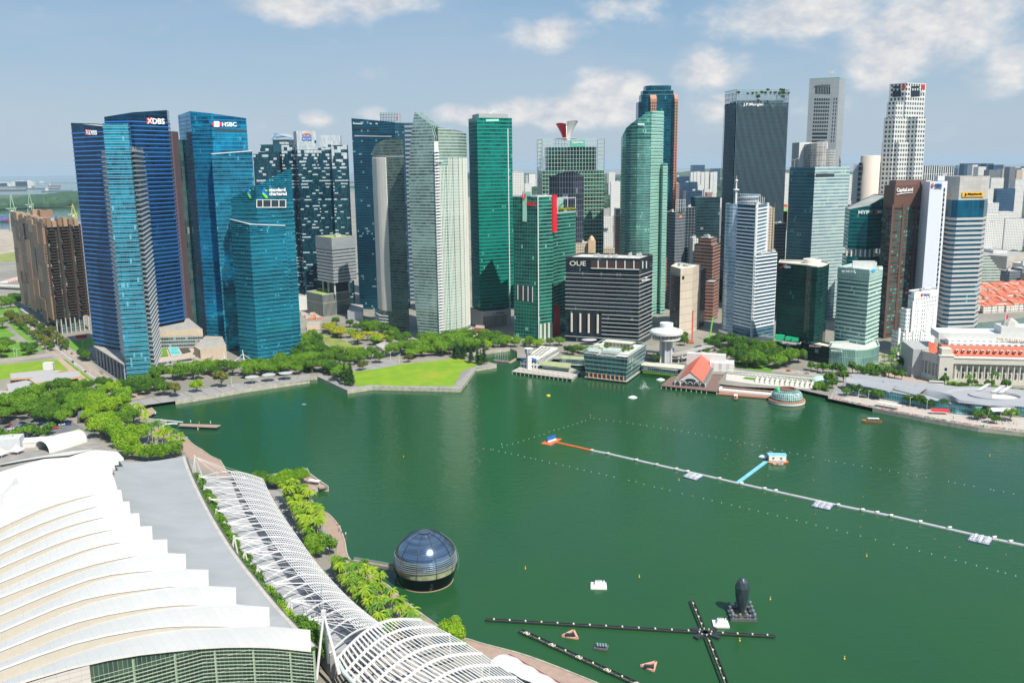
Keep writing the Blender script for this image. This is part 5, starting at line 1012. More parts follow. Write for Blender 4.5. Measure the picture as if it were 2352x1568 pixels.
# ---------------- trees ----------------
def leafmat(name,c1,c2):
    m,t,b=newmat(name); g_=t.node('ShaderNodeNewGeometry').outputs['Position']; o=t.node('ShaderNodeObjectInfo').outputs['Random']
    f=t.m('ADD',t.m('MULTIPLY',t.noise(g_,.45,3,.6),.9),t.m('MULTIPLY',o,.6)); f=t.m('SUBTRACT',f,.12); t.put(b.inputs['Base Color'],t.mix(t.mr(f,.25,.85),c1,c2)); b.inputs['Roughness'].default_value=.55
    b.inputs['Specular IOR Level'].default_value=.3
    try:
        tr=t.node('ShaderNodeBsdfTranslucent'); t.put(tr.inputs[0],tuple(x*1.3 for x in c2)); mx=t.node('ShaderNodeMixShader'); mx.inputs[0].default_value=.14
        t.l.new(b.outputs[0],mx.inputs[1]); t.l.new(tr.outputs[0],mx.inputs[2]); t.l.new(mx.outputs[0],[n for n in t.n if n.type=='OUTPUT_MATERIAL'][0].inputs[0])
    except Exception: pass
    return m
LM={'mid':leafmat('leaf_mid',(.045,.125,.008),(.14,.28,.015)),'dark':leafmat('leaf_dark',(.022,.08,.008),(.075,.18,.012)),'lime':leafmat('leaf_lime',(.10,.24,.008),(.24,.40,.012)),
 'yellow':leafmat('leaf_yellow',(.20,.26,.008),(.38,.38,.02)),'deep':leafmat('leaf_deep',(.01,.045,.01),(.035,.10,.015)),'olive':leafmat('leaf_olive',(.07,.09,.015),(.15,.17,.03)),'palm':leafmat('leaf_palm',(.08,.19,.006),(.25,.36,.01)),'palmd':leafmat('leaf_palm_dark',(.04,.13,.012),(.12,.25,.02))}
bark=mat('bark',(.16,.12,.085),.9,var=.2); barkp=mat('bark_pale',(.34,.31,.26),.85,var=.15)
def leafq(mb,c,n,s,r):
    n=n.normalized(); a=n.cross(Vector((r.uniform(-1,1),r.uniform(-1,1),r.uniform(-1,1)))).normalized(); b=n.cross(a)
    a*=s*r.uniform(.6,1.1); b*=s*r.uniform(.45,.9); q=r.uniform(-.25,.25)*s
    mb.face([c-a,c-b*.9+n*q,c+a,c+b*.9+n*q])
def crown(seed,rad,h,zc,kind='broad',nl=None,leaf=.75,dens=1.):
    r=random.Random(seed); mb=MB(); lob=[]
    if kind=='broad':
        for i in range(nl or 11):
            a=r.uniform(0,6.28); d=rad*math.sqrt(r.uniform(.05,.62)); z=zc+h*r.uniform(-.34,.42)*(1-.6*d/rad)-h*.12*(d/rad); rr_=rad*r.uniform(.34,.50); lob.append((Vector((d*math.cos(a),d*math.sin(a),z)),rr_,1.0))
    elif kind=='flat':
        for i in range(nl or 13):
            a=r.uniform(0,6.28); d=rad*math.sqrt(r.uniform(.02,.75)); z=zc+h*r.uniform(-.05,.3)*(1-.7*(d/rad)**2); rr_=rad*r.uniform(.30,.44); lob.append((Vector((d*math.cos(a),d*math.sin(a),z-h*.1)),rr_,.72))
    elif kind=='cone':
        for i in range(nl or 14):
            s=i/(nl or 14); a=i*2.4; rr_=rad*(1-.72*s)*.62; d=rad*(1-s)*.45; lob.append((Vector((d*math.cos(a),d*math.sin(a),zc-h*.42+h*.9*s)),rr_,1.1))
    for c,rr_,sq_ in lob:
        n=int(rr_*rr_*11*dens/(leaf*leaf))
        for _ in range(n):
            v=Vector((r.gauss(0,1),r.gauss(0,1),r.gauss(0,1)+.15)).normalized()
            if v.z<-.55: continue
            k=r.uniform(.68,1.16); p=c+Vector((v.x*rr_*k,v.y*rr_*k,v.z*rr_*sq_*k)); nn=(v+Vector((r.uniform(-.7,.7),r.uniform(-.7,.7),r.uniform(-.3,.8)))); leafq(mb,p,nn,leaf,r)
        for _ in range(int(n*.1)):
            v=Vector((r.gauss(0,1),r.gauss(0,1),r.gauss(0,1))).normalized(); leafq(mb,c+Vector((v.x,v.y,v.z*sq_))*rr_*.45,Vector((r.uniform(-.4,.4),r.uniform(-.4,.4),1)),leaf*2,r)
    return mb,lob
def palmcrown(seed,L,z,n=20):
    r=random.Random(seed); mb=MB()
    for i in range(n):
        a=6.283*i/n+r.uniform(-.2,.2); up=r.uniform(-.35,1.1); LL=L*r.uniform(.85,1.1); seg=6; P=[]
        for s in range(seg+1):
            t_=s/seg; P.append(Vector((math.cos(a)*LL*(t_*.95-.12*t_*t_*(1-up)),math.sin(a)*LL*(t_*.95-.12*t_*t_*(1-up)),z+LL*(up*.75*t_-(.55+.35*up)*t_*t_))))
        side=Vector((-math.sin(a),math.cos(a),0))
        for s in range(seg):
            w0=.62*math.sin(math.pi*(.12+.8*s/seg))*L*.27; w1=.62*math.sin(math.pi*(.12+.8*(s+1)/seg))*L*.27; dr=Vector((0,0,-.55))
            for sg_ in(-1,1):
                mb.face([P[s],P[s+1],P[s+1]+side*sg_*w1*.8+dr*w1,P[s]+side*sg_*w0*r.uniform(.3,.85)+dr*w0][::sg_])
    return mb
PROT={}
def proto(key,nm,cat,mbs,trunk,lm,tm=None):
    """one tree of each kind; kept as mesh data, placed by plant()"""
    me=[]
    for n_,m_,mt in (('crown',mbs,lm),('trunk',trunk,tm or bark)):
        o=mk(n_,m_,mt); me.append((n_,o.data)); bpy.data.objects.remove(o)
    PROT.setdefault(key,[]).append((nm,cat,me))
def trunkmb(rad,h,lob,r):
    mb=MB().tube((0,0,-.3),(0,0,h*.5),rad,rad*.7,7,False)
    for c,rr_,_ in lob[:6]: mb.tube((0,0,h*.42),c-Vector((0,0,rr_*.2)),rad*.5,rad*.15,5,False)
    return mb
for key,lm,kind,rad,h,zc,leaf,nm,cat in (('mid','mid','broad',6.5,6,7.6,.52,'shade_tree','tree'),('dark','dark','broad',6,6.5,7.6,.52,'evergreen_tree','tree'),('lime','lime','broad',5.2,5.5,6.6,.46,'broadleaf_tree','tree'),('rain','mid','flat',8.5,6,8.6,.55,'spreading_tree','tree'),
      ('yellow','yellow','flat',7,5,7.4,.6,'flowering_tree','tree'),('deep','deep','cone',3.0,13,7.6,.55,'columnar_tree','tree'),('small','mid','broad',2.7,3.4,4.0,.42,'young_tree','tree'),('smalld','dark','broad',2.6,3.6,4.0,.42,'young_tree','tree'),('olive','olive','broad',4.6,5,6,.55,'shade_tree','tree'),('bush','mid','broad',1.8,1.6,1.2,.4,'bush','shrub'),('big','lime','broad',7.4,7.5,8.6,.5,'shade_tree','tree')):
    for sd_ in range(3):
        mb,lob=crown(sd_*31+len(key)*7+ord(key[0]),rad,h,zc,kind,leaf=leaf); proto(key,nm,cat,mb,trunkmb(rad*.06+.08,zc,lob,None),LM[lm])
for key,lm,L in (('palm','palm',3.6),('palmd','palmd',3.7)):
    for sd_ in range(3):
        H_=8.5+sd_; proto(key,'palm_tree','palm',palmcrown(sd_+50,L,H_),MB().tube((0,0,-.3),(0,0,H_),.26,.17,7),LM[lm],barkp)
def plant(key,p,label,group=None,s=1.,z=ZL,k=None):
    nm,cat,me=PROT[key][(k if k is not None else rnd.randrange(3))]
    t=root(nm,label,cat,(p[0],p[1],z),group); a=rnd.uniform(0,6.28); s*=rnd.uniform(.88,1.14)
    t.rotation_euler.z=a; s*=1.04; t.scale=(s*rnd.uniform(.9,1.1),s,s*rnd.uniform(.9,1.25))
    for n_,d in me: o=bpy.data.objects.new(n_,d); link(o,t)
    return t
def scatter(poly,n,dmin,seed=1):
    r=random.Random(seed); xs=[p[0] for p in poly]; ys=[p[1] for p in poly]; out=[]; k=0
    def inside(x,y):
        c=False; j=len(poly)-1
        for i in range(len(poly)):
            a,b=poly[i],poly[j]
            if (a[1]>y)!=(b[1]>y) and x<(b[0]-a[0])*(y-a[1])/(b[1]-a[1]+1e-9)+a[0]: c=not c
            j=i
        return c
    while len(out)<n and k<n*60:
        k+=1; x=r.uniform(min(xs),max(xs)); y=r.uniform(min(ys),max(ys))
        if inside(x,y) and all((x-a)**2+(y-b)**2>dmin*dmin for a,b in out): out.append((x,y))
    return out
def along_line(pts,step,jit=1.):
    out=[]; acc_=0
    for a,b in zip(pts,pts[1:]):
        L=(b-a).length;
        while acc_<L: p=a.lerp(b,acc_/L); out.append((p.x+rnd.uniform(-jit,jit),p.y+rnd.uniform(-jit,jit))); acc_+=step
        acc_-=L
    return out
def grove(pts,keys,label,group,s=1.):
    for p in pts: plant(rnd.choice(keys),p,label,group,s)
grove(scatter(g('E',1800,850,2347,830,2420,800,2347,740,1900,770,1750,820),21,9.5),['rain','mid','mid'],'spreading green tree of the promenade belt under the sloping blue tower','promenade belt trees',.95)
grove(scatter(g('E',1180,880,1480,860,1720,830,1760,770,1600,800,1200,850),13,9),['mid','lime','mid','dark'],'leafy green tree at the foot of the light blue slab tower','trees at the slab tower foot',1.05)
grove(scatter(g('E',930,1000,1100,990,1200,950,1060,900,930,950),8,9),['mid','dark'],'dark green tree between the road and the grey promenade','roadside promenade trees')
plant('dark',B2('E',1250,975),'dark round tree with reddish leaves on the grey promenade, left of the pale green one',s=1.0); plant('olive',B2('E',1330,985),'brownish green tree on the grey promenade edge',s=1.4)
plant('lime',B2('E',1495,950),'lone bright green tree on the grey promenade near the water',s=1.0); plant('olive',B2('E',1682,915),'lone dark green tree on the grey promenade near the canopies',s=1.5)
grove(scatter(g('E',2180,760,2347,740,2420,640,2300,560,2280,640),8,8),['dark','mid'],'dark tree between the sloping blue tower and the dry lawn','trees right of the blue tower')
grove(scatter(g('F',130,810,380,790,560,760,860,740,850,700,600,690,330,690,100,740),24,9),['rain','mid','mid','dark'],'green tree in the belt behind the bright event lawn','trees behind the event lawn')
grove(scatter(g('F',260,560,330,550,470,640,470,690,360,680,250,640),12,7),['dark','mid'],'dark tree left of the dry lawn','trees left of the dry lawn',.9)
grove(scatter(g('F',410,800,560,870,600,860,560,790,500,770,420,770),8,7),['dark','rain'],'dark tree near the corner of the sea wall','sea wall corner trees',.9)
for c in((620,900),(640,885),(595,895),(650,905)): plant('deep',B2('F',*c),'dark conical tree at the left tip of the event lawn','conical trees at the lawn tip',1.05)
grove(scatter(g('F',410,490,470,470,760,560,880,560,880,600,700,600),13,9),['yellow','yellow','lime'],'yellow green flowering tree beside the dry lawn','yellow green trees beside the dry lawn',.95)
grove(scatter(g('F',470,430,600,450,860,480,1090,560,1080,590,940,590,850,540,640,480),20,8),['dark','dark','mid'],'dark green tree behind the yellow green trees','dark trees behind the flowering row',.85)
grove(scatter(g('F',930,690,1120,700,1380,680,1400,640,1560,650,1560,620,1300,600,1000,640),26,9.5),['rain','mid','rain'],'spreading tree between the pointed tower and the event lawn','spreading trees behind the event lawn')
grove(scatter(g('F',1160,600,1560,600,1750,600,1750,545,1500,530,1180,570),22,8.5),['mid','dark','mid'],'green tree near the foot of the pointed tower','trees at the pointed tower foot',.9)
grove(scatter(g('F',1560,650,1850,610,2080,620,2080,590,1800,570,1560,610),20,7.5),['mid','lime','mid'],'light green tree in front of the green twin towers','trees before the twin green towers',.8)
for c in((1430,690),(1450,700),(1480,695),(1500,700),(1550,730),(1600,735),(1625,745),(1650,740)): plant('deep',B2('F',*c),'dark conical tree at the right end of the event lawn','conical trees right of the event lawn',1.05)
plant('smalld',B2('F',898,690),'small dark tree alone on the path behind the lawn',s=1.4); plant('olive',B2('F',1080,725),'pale brownish tree at the top of the event lawn',s=.9); plant('olive',B2('F',730,785),'brownish orange tree left of the event lawn',s=.9)
for pts,lab in ((g('E',70,400,180,480,290,560,400,640),'small round tree in the row left of the pale road'),(g('E',175,400,290,470,330,510,400,545),'small tree in the row right of the pale road'),(g('E',430,580,520,640),'small reddish green tree by the road junction'),(g('E',620,690,660,720),'tree on the corner left of the canopy on columns')):
    grove(along_line([Vector(p) for p in pts],7.5,.8),['small','olive','smalld'] if 'small' in lab else ['dark'],lab,lab.split(' in ')[-1] if ' in ' in lab else lab.replace('tree','trees'),1.15 if 'small' in lab else .8)
grove(scatter(g('E',-150,300,170,240,170,310,-150,340),16,10),['dark','mid'],'dark tree left of the brown apartment tower','trees left of the brown tower')
grove([B2('E',*c) for c in((10,640),(50,650),(190,640),(220,670),(250,650),(10,690),(20,470),(-40,650))],['rain','dark'],'spreading tree on the lawns at the far left','lawn trees at the far left',1.)
grove(scatter(g('E',0,1060,200,990,420,980,620,1000,620,1050,560,1200,300,1200,150,1150,0,1200),36,8.5),['mid','dark','mid','rain'],'green tree around the car park at the left','trees around the car park')
grove(scatter(g('E',500,980,640,950,880,930,900,900,640,930,450,960),12,8),['mid','small','dark'],'tree in the row behind the low flat roofed pavilion','trees behind the pavilion',.8)
grove(scatter(g('E',640,1040,760,960,940,990,960,1080,1040,1150,1060,1220,960,1240,900,1180,760,1200,620,1180),22,9),['lime','big','lime','mid'],'bright green tree in the thick grove by the cove','bright grove by the cove',1.)
grove(scatter(g('E',660,1230,760,1220,900,1250,1060,1290,1050,1420,960,1440,860,1360),10,9.5),['big','olive','mid','big'],'large rounded tree at the edge of the service yard','large trees by the service yard',1.1)
grove(scatter(g('E',0,1300,60,1290,380,1260,410,1300,180,1310,0,1330),11,6.5),['small','small','smalld'],'young tree in the row behind the white tents','young trees behind the tents',1.3)
grove([B2('E',*c) for c in((1000,1460),(1060,1465),(1120,1470),(1180,1470),(1240,1465),(1300,1455),(1340,1450))],['lime','mid'],'bright tree at the far end of the grey roof','trees at the far end of the grey roof',.8)
for c in((950,1080),(1040,1130),(1060,1180),(1080,1210),(1115,1230),(1100,1250)): plant('palm',B2('E',*c),'palm tree beside the pink promenade by the cove','palms by the cove',1.15)
for c in((1130,1330),(1150,1310),(1180,1340),(1210,1320),(1240,1345),(1270,1330),(1300,1350),(1200,1380),(1240,1400),(1280,1390),(1320,1400),(1350,1420),(1380,1400),(1300,1430),(1250,1370),(1330,1370),(1390,1440),(1160,1360)): plant(rnd.choice(['palm','palmd']),B2('E',*c),'palm tree on the grey plaza beyond the roofs','palms on the grey plaza',1.15)
gz=lambda v,*c:[B2(v,c[i],c[i+1],8.5) for i in range(0,len(c),2)]
PR=[gz('K',262,400,330,520,400,650,440,720),gz('K',300,385,370,490,440,590,480,680),gz('K',345,390,410,470,480,560,510,640)]
for i,ln in enumerate(PR):
    for p in along_line(ln,4.2,.5): plant('palm',p,'palm tree in the palm rows left of the glass sphere','palm rows left of the sphere',1.05)
PR=[gz('K',575,850,640,950,720,1050,800,1150,880,1240,930,1290),gz('K',620,850,720,980,800,1080,890,1190,980,1265),gz('K',690,870,770,960,840,1040,940,1140,1040,1215,1110,1250),gz('K',760,900,830,960,960,1100,1060,1180)]
for i,ln in enumerate(PR):
    for p in along_line(ln,4.6,.6): plant(rnd.choice(['palm','palm','palmd']),p,'palm tree in the palm rows below the glass sphere','palm rows below the sphere',1.0)
for c,s_ in(((170,370),.75),((215,380),.7),((120,350),.65)): plant('mid',B2('K',*c),'green tree at the top end of the white slatted roof','trees at the top of the slatted roof',s_)
for c,s_ in(((270,370),.95),((330,360),1.),((385,350),.8),((310,400),.7),((390,390),.6),((285,330),.8),((240,350),.7)): plant('big' if s_>.75 else 'lime',B2('K',*c),'bright green tree beside the pointed jetty','bright trees beside the jetty',s_*.82)
for c,s_ in(((460,740),1.),((440,790),.9),((470,800),.95)): plant('mid',B2('K',*c),'round dark green tree between the two palm groups','round trees between the palms',s_*.72)
plant('small',B2('K',550,785),'small tree at the water edge beside the footbridge',s=1.35); plant('lime',B2('K',600,880),'bright bushy tree near the landward end of the footbridge',s=.6)
plant('big',B2('K',1310,1352),'bright round tree at the boardwalk right of the big white canopy',s=.72); plant('lime',B2('K',1370,1370),'low bright bush beside the round boardwalk tree',s=.4)
# ---------------- foreground: convention hall roof ----------------
m,t,b=newmat('roof_membrane'); pos=t.node('ShaderNodeNewGeometry').outputs['Position']; dd=t.vm('DOT_PRODUCT',pos,(-.86,-.51,0.)); f1=t.m('LESS_THAN',t.m('FRACT',t.m('DIVIDE',dd,3.1)),.05)
n1_=t.mr(t.noise(pos,.3,5,.65),.35,.7,1.,.95); rw,_=t.white(t.comb(t.m('FLOOR',t.m('DIVIDE',dd,3.1)),1.,2.)); f2=t.m('MULTIPLY',n1_,t.mr(rw,0,1,.95,1.)); t.put(b.inputs['Base Color'],t.mix(t.m('MULTIPLY',f1,.3),t.vm('SCALE',(.60,.595,.575),sc=f2),(.36,.36,.35))); b.inputs['Roughness'].default_value=.6; white=m; riser_shade=mat('riser_shade_white',(.40,.37,.315),.7,var=.04);
m,t,b=newmat('roof_metal'); pos=t.node('ShaderNodeNewGeometry').outputs['Position']
st=t.noise(t.vm('MULTIPLY',t.vm('ADD',t.vm('MULTIPLY',pos,(.55,.9,0)),(0.,0.,0.)),(1,1,1)),.08,4,.6)
rp_=t.node('ShaderNodeSeparateXYZ'); t.put(rp_.inputs[0],pos); ln_=t.m('FRACT',t.m('MULTIPLY',t.m('ADD',t.m('MULTIPLY',rp_.outputs[0],.48),t.m('MULTIPLY',rp_.outputs[1],.87)),.9))
col=t.mix(t.mr(st,.35,.65),(.33,.34,.345),(.385,.395,.40)); col=t.mix(t.m('MULTIPLY',t.m('LESS_THAN',ln_,.14),.25),col,(.22,.23,.26)); t.put(b.inputs['Base Color'],col); b.inputs['Roughness'].default_value=.5; b.inputs['Metallic'].default_value=.15; roofm_=m
T=root('convention_hall','huge white layered arched roof with a grey metal side at the lower left','building',(-150,330,3))
Dl=Vector((-.86,-.51)).normalized()
EDGE=[('J',1905,1368),('J',1652,1218),('J',1447,1087),('J',1279,971),('J',1140,868),('J',1027,773),('J',935,689),('J',858,606),('J',799,527),('J',752,456),('J',719,384)]
TOPE=[('J',1900,1240),('J',1650,1100),('J',1445,980),('J',1277,872),('J',1138,774),('J',1025,686),('J',931,604),('J',853,526),('J',792,453),('J',742,383),('J',700,316)]
crv=[(0,0)]
R0=G('J',1905,1368,34); R0p=Vector((R0.x,R0.y))
for x,y in((1700,1347),(1550,1340),(1300,1344),(1000,1371),(800,1395),(550,1442),(330,1500),(110,1566)):
    w_=onwall('J',x,y,R0p,R0p+Dl); crv.append(((Vector((w_.x,w_.y))-R0p).length,w_.z-34))
print('crv',[(round(a),round(b,1)) for a,b in crv])
def prof(s):
    for (a,za),(b_,zb) in zip(crv,crv[1:]):
        if s<=b_: return za+(zb-za)*(s-a)/(b_-a)
    (a,za),(b_,zb)=crv[-2:]; return zb+(zb-za)/(b_-a)*(s-b_)*1.0-.002*(s-b_)**2
Rr=[];NS=len(EDGE)
for i,(e0,e1) in enumerate(zip(EDGE,TOPE)):
    z_=34-.0*i; a=G(*e0,z_); c=G(*e1,z_); Rr.append((Vector((a.x,a.y)),Vector((c.x,c.y)),z_))
steps=[0,3,8,14,20,28,36,44,53,62,72,82,93,105,118,132]
zedge=[]
import bisect
MC={1:[(1300,1211),(980,1218),(489,1309),(0,1479)],2:[(1200,1082),(980,1090),(489,1182),(0,1364)],3:[(1100,968),(980,974),(489,1053),(0,1248)],4:[(980,870),(700,893),(489,945),(0,1142)],5:[(850,778),(489,858),(0,1039)],
 6:[(700,703),(489,755),(0,945)],7:[(650,627),(400,690),(0,854)],8:[(600,552),(350,622),(0,772)],9:[(560,486),(300,566),(0,691)],10:[(520,420),(260,497),(0,611)]}
CV=[crv]
for i in range(1,NS):
    p0=Rr[i][0]; c=[(0,0)]
    for x,y in MC[i]:
        w_=onwall('J',x,y,p0,p0+Dl); c.append(((Vector((w_.x,w_.y))-p0).length,w_.z-34))
    CV.append(c)
def catm(c,s):
    """smooth curve through the measured heights"""
    n=len(c)
    if s>=c[-1][0]:
        (a,za),(b_,zb)=c[-2:]; k=(zb-za)/(b_-a); d=s-b_; return zb+k*d*1.15-.004*d*d
    k=0
    while s>c[k+1][0]: k+=1
    x0,y0=c[k]; x1,y1=c[k+1]; m=lambda q:(c[min(q+1,n-1)][1]-c[max(q-1,0)][1])/(c[min(q+1,n-1)][0]-c[max(q-1,0)][0])
    h=x1-x0; t_=(s-x0)/h; return y0*(2*t_**3-3*t_**2+1)+h*m(k)*(t_**3-2*t_**2+t_)+y1*(3*t_**2-2*t_**3)+h*m(k+1)*(t_**3-t_**2)
def nearline(i,extra=0):
    return [Vp(Rr[i][0]+Dl*s,34.2+catm(CV[i],s)) for s in steps]
SH=None
def strip(i,farl):
    near=nearline(i); far=farl
    mid=[(a+b_)/2+Vector((0,0,.5)) for a,b_ in zip(near,far)]
    mk('roof_strip',MB().grid([near,mid,far]),white,T,smooth=True)
    f=MB()
    for a,b_ in zip(near,near[1:]): f.face([a,a+Vector((0,0,-.8)),b_+Vector((0,0,-.8)),b_])
    f.face([near[0],mid[0],far[0],far[0]+Vector((0,0,-1)),near[0]+Vector((0,0,-1))]); mk('strip_edge',f,white,T)
    if i>0:
        f=MB(); off_=Vector((.35,.6,0))
        for k,(a,b_) in enumerate(zip(near,near[1:])): f.face([a+off_+Vector((0,0,-.3)),a+off_+Vector((0,0,-1.2-rise(steps[k]))),b_+off_+Vector((0,0,-1.2-rise(steps[k+1]))),b_+off_+Vector((0,0,-.3))])
        mk('strip_riser',f,riser_shade,T)  # white risers; their weaker sun is painted in as a beige tone
rise=lambda s:.3+4.2*min(1,s/70)
prof0=prof
prof=lambda s:catm(crv,s)
prof10=lambda s:catm(CV[10],s)
for i in range(NS):
    if i<NS-1:
        nx=nearline(i+1); far=[]; p1=Rr[i][1]
        L0=(Rr[i+1][0]-p1).length
        for k,s in enumerate(steps):
            if s<L0: q=p1.lerp(Rr[i+1][0],s/L0); far.append(Vp(q,33.9+ .0*s))
            else:
                t_=s-L0; q=Rr[i+1][0]+Dl*t_; far.append(Vp(q+Vector((.4,.65)),34.2+catm(CV[i+1],t_)-rise(t_)))
    else: far=[Vp(Rr[i][1]+Dl*s,34+prof10(s)) for s in steps]
    strip(i,far)
p0,p1,z_=Rr[-1]
ends=[('J',700,316),('J',684,284),('J',692,277),('J',682,252),('J',705,245),('J',690,222),('J',727,215),('J',708,197),('J',757,190),('J',720,150),('J',580,140)]
E_=[G(v,x,y,34-i*.18) for i,(v,x,y) in enumerate(ends)]
rows=[]
for i,e in enumerate(E_):
    ep=Vector((e.x,e.y)); rows.append([Vp(ep+Dl*s,e.z+prof10(s)*(1-.036*i)-.012*i*s*(s>60)) for s in steps])
mk('roof_shell',MB().grid(rows),white,T)
f=MB()
for r0,r1 in zip(rows,rows[1:]): f.face([r0[0],r1[0],r1[0]+Vector((0,0,-1.6)),r0[0]+Vector((0,0,-1.6))])
mk('strip_edge',f,white,T)
E2=[G('J',x,y,z) for x,y,z in((0,228,26),(130,200,28),(330,165,30),(440,148,31),(585,135,32))]
mk('end_roof',MB().grid([E2,[e+Vector((-8,-16,1.5)) for e in E2]]).grid([[e+Vector((0,0,-2)) for e in E2],E2]),white,T)
GE=[(1118,180),(1128,215),(1142,255),(1165,310),(1190,365),(1215,420),(1248,485),(1285,555),(1330,632),(1375,706),(1425,780),(1480,855),(1545,935),(1620,1030),(1700,1125),(1790,1222),(1905,1340)]
IN=[(560,182),(560,230),(580,280),(620,330),(650,390),(690,440),(730,500),(780,570),(830,640),(890,720),(970,800),(1070,890),(1190,990),(1330,1080),(1500,1180),(1640,1240),(1860,1330)]
rows=[]
for i,(a,b_) in enumerate(zip(GE,IN)):
    A_=G('J',*a,25); Bq=G('J',*b_,31.5); r_=[]
    for k in range(9):
        s=k/8; q=A_.lerp(Bq,s); q.z=25+(6.2)*s-3.2*math.sin(math.pi*s); r_.append(q)
    rows.append(r_)
mk('metal_roof',MB().grid(rows),roofm_,T,smooth=True)
ed=[r[0] for r in rows]; mb=MB(); mb2=MB()
for a,b_ in zip(ed,ed[1:]): mb.beam(a+Vector((.6,0,-.2)),b_+Vector((.6,0,-.2)),1.6,.5); mb2.face([a,b_,b_+Vector((-1,0,-22)),a+Vector((-1,0,-22))])
mk('gutter',mb,mat('gutter_stone',(.40,.38,.34),.8,var=.15),T); mk('side_wall',mb2,mat('side_wall_grey',(.3,.3,.29),.8),T)
mk('gutter_line',MB().grid([[e+Vector((2,0,-.9)) for e in ed],[e+Vector((3.,0,-.9)) for e in ed]]),mat('edge_dark',(.1,.1,.11),.6),T)
fw=[];
for s in [0,4,8,12,16,20,24,28,32,36,40,44,48,52,56,60,64,69]:
    fw.append((R0p+Dl*s+Vector((.4,1.2)),33+prof(s)))
gl=facade('hall_glass',(.015,.035,.03),(.07,.12,.085),5,1.35,.03,(.45,.5,.42),.04,None,0,metal=.25,rough=.08,tilt=.02)
mb=MB(); u=0
for (a,za),(b_,zb) in zip(fw,fw[1:]): mb.wall(a,b_,10,za,10,zb,u); u+=(b_-a).length
mk('glass_front',mb,gl,T)
mg_=mat('mullion_green',(.30,.40,.28),.5); mgw=mat('mullion_white',(.36,.42,.33),.5); out_=Vector((.5,-.86))*.9
for k in range(17):
    hh=32.2-k*1.25; mbk=MB()
    for (a,za),(b_,zb) in zip(fw[:-1],fw[1:]): mbk.beam(Vp(a+out_,hh+min(prof(0)*0+za-33,12)*1.0),Vp(b_+out_,hh+min(zb-33,12)*1.0),.12,.22)
    mk('louvre_blade',mbk,mgw if k%4 else mg_,T)
for k in (0,2,5,8,11,14): a,za=fw[k]; mk('mast_rib',MB().beam(Vp(a+out_*.6,10),Vp(a+out_*.6,za-1),.5,.9),mg_,T)
mb=MB().beam(Vp(fw[0][0]+Vector((.2,0)),10),Vp(fw[0][0]+Vector((.2,0)),33),.7); mk('corner_post',mb,mg_,T)
tile=facade('hall_tiles',(.46,.43,.40),(.52,.49,.46),1.6,3.2,.08,(.30,.28,.26),.02,None,0,metal=0,rough=.6)
mb=MB(); u=0; q0=fw[11][0]+out_*.2
for s in range(68,152,6):
    a=R0p+Dl*s+Vector((.4,1.2))+out_*1.1; b_=R0p+Dl*(s+6)+Vector((.4,1.2))+out_*1.1; mb.wall(a,b_,5,33.2+prof(s),5,33.2+prof(s+6),u); u+=6
mk('tile_wall',mb,tile,T)
for s in(2,8,15,21,25): mk('planter_tree_stub',MB().tube(Vp(R0p+Dl*s+out_*5,12),Vp(R0p+Dl*s+out_*5,15),.2),trim,T) if False else None
mk('plaza_terrace',MB().prism([R0p+out_*1,R0p+Dl*70+out_*1,R0p+Dl*70+out_*30,R0p+out_*30],3,9),mat('terrace_dark2',(.05,.055,.07),.7),T)
# ---------------- shops: low grey roof, ribs, slatted canopy, masts ----------------
T=root('shopping_arcade','long grey arcade roof with white arched ribs, slatted canopy and cable masts','building',(-130,400,3))
LE=[(1225,320),(1262,395),(1300,470),(1345,560),(1400,655),(1455,745),(1520,840),(1585,930),(1650,1010),(1735,1105),(1830,1200),(1960,1310),(2020,1400)]   # left gutter edge of the grey roof (view J)
MI=[(1415,295),(1440,370),(1475,450),(1520,535),(1570,610),(1625,690),(1690,790),(1755,880),(1830,970),(1905,1060),(2000,1160),(2110,1270),(2180,1340)]   # edge between grey roof and slats
RI=[(1612,330),(1640,395),(1672,455),(1720,535),(1770,610),(1820,680),(1880,765),(1950,860),(2030,950),(2100,1025),(2190,1110),(2300,1195),(2370,1245)]   # outer right edge
def resamp(pts,n):
    L=[0]
    for a,b in zip(pts,pts[1:]): L.append(L[-1]+(b-a).length)
    out=[]
    for i in range(n):
        s=L[-1]*i/(n-1); k=min(bisect.bisect_right(L,s)-1,len(pts)-2); out.append(pts[k].lerp(pts[k+1],(s-L[k])/(L[k+1]-L[k])))
    return out
NR=23
le=resamp([G('J',x,y,13) for x,y in LE],NR); mi=resamp([G('J',x,y,17) for x,y in MI],NR); ri=resamp([G('J',x,y,13) for x,y in RI],NR)
rows=[[a.lerp(c,k/4) for k in range(5)] for a,c in zip(le,[(m_+Vector((0,0,-3.5))) for m_ in mi])]
mk('metal_roof',MB().grid(rows),mat('arcade_roof',(.33,.335,.345),.6,var=.1,scale=.1),T,smooth=True)
rows=[[c+Vector((0,0,-5)),d+Vector((0,0,-3))] for c,d in zip(mi,ri)]
mk('glass_roof',MB().grid(rows),mat('arcade_glass',(.10,.11,.14),.35,metal=.2,var=.3,scale=.4),T)
for q_,dz_ in((ri,3),(le,0)):
    mb=MB()
    for a,b_ in zip(q_,q_[1:]): mb.face([a+Vector((0,0,-dz_)),b_+Vector((0,0,-dz_)),Vp(b_,3),Vp(a,3)])
    mk('side_wall',mb,mat('arcade_wall',(.28,.29,.3),.6),T)
for e_ in(0,-1): mk('end_wall',MB().face([le[e_],mi[e_],ri[e_],Vp(ri[e_],3),Vp(le[e_],3)]),mat('arcade_wall',(.28,.29,.3),.6),T)
def arcpt(a,m_,c,t_):
    q=a.lerp(c,t_); h=5.0*math.sin(math.pi*min(1,t_*.92+.04)); return Vector((q.x,q.y,a.z+(c.z-a.z)*t_+h+.4))
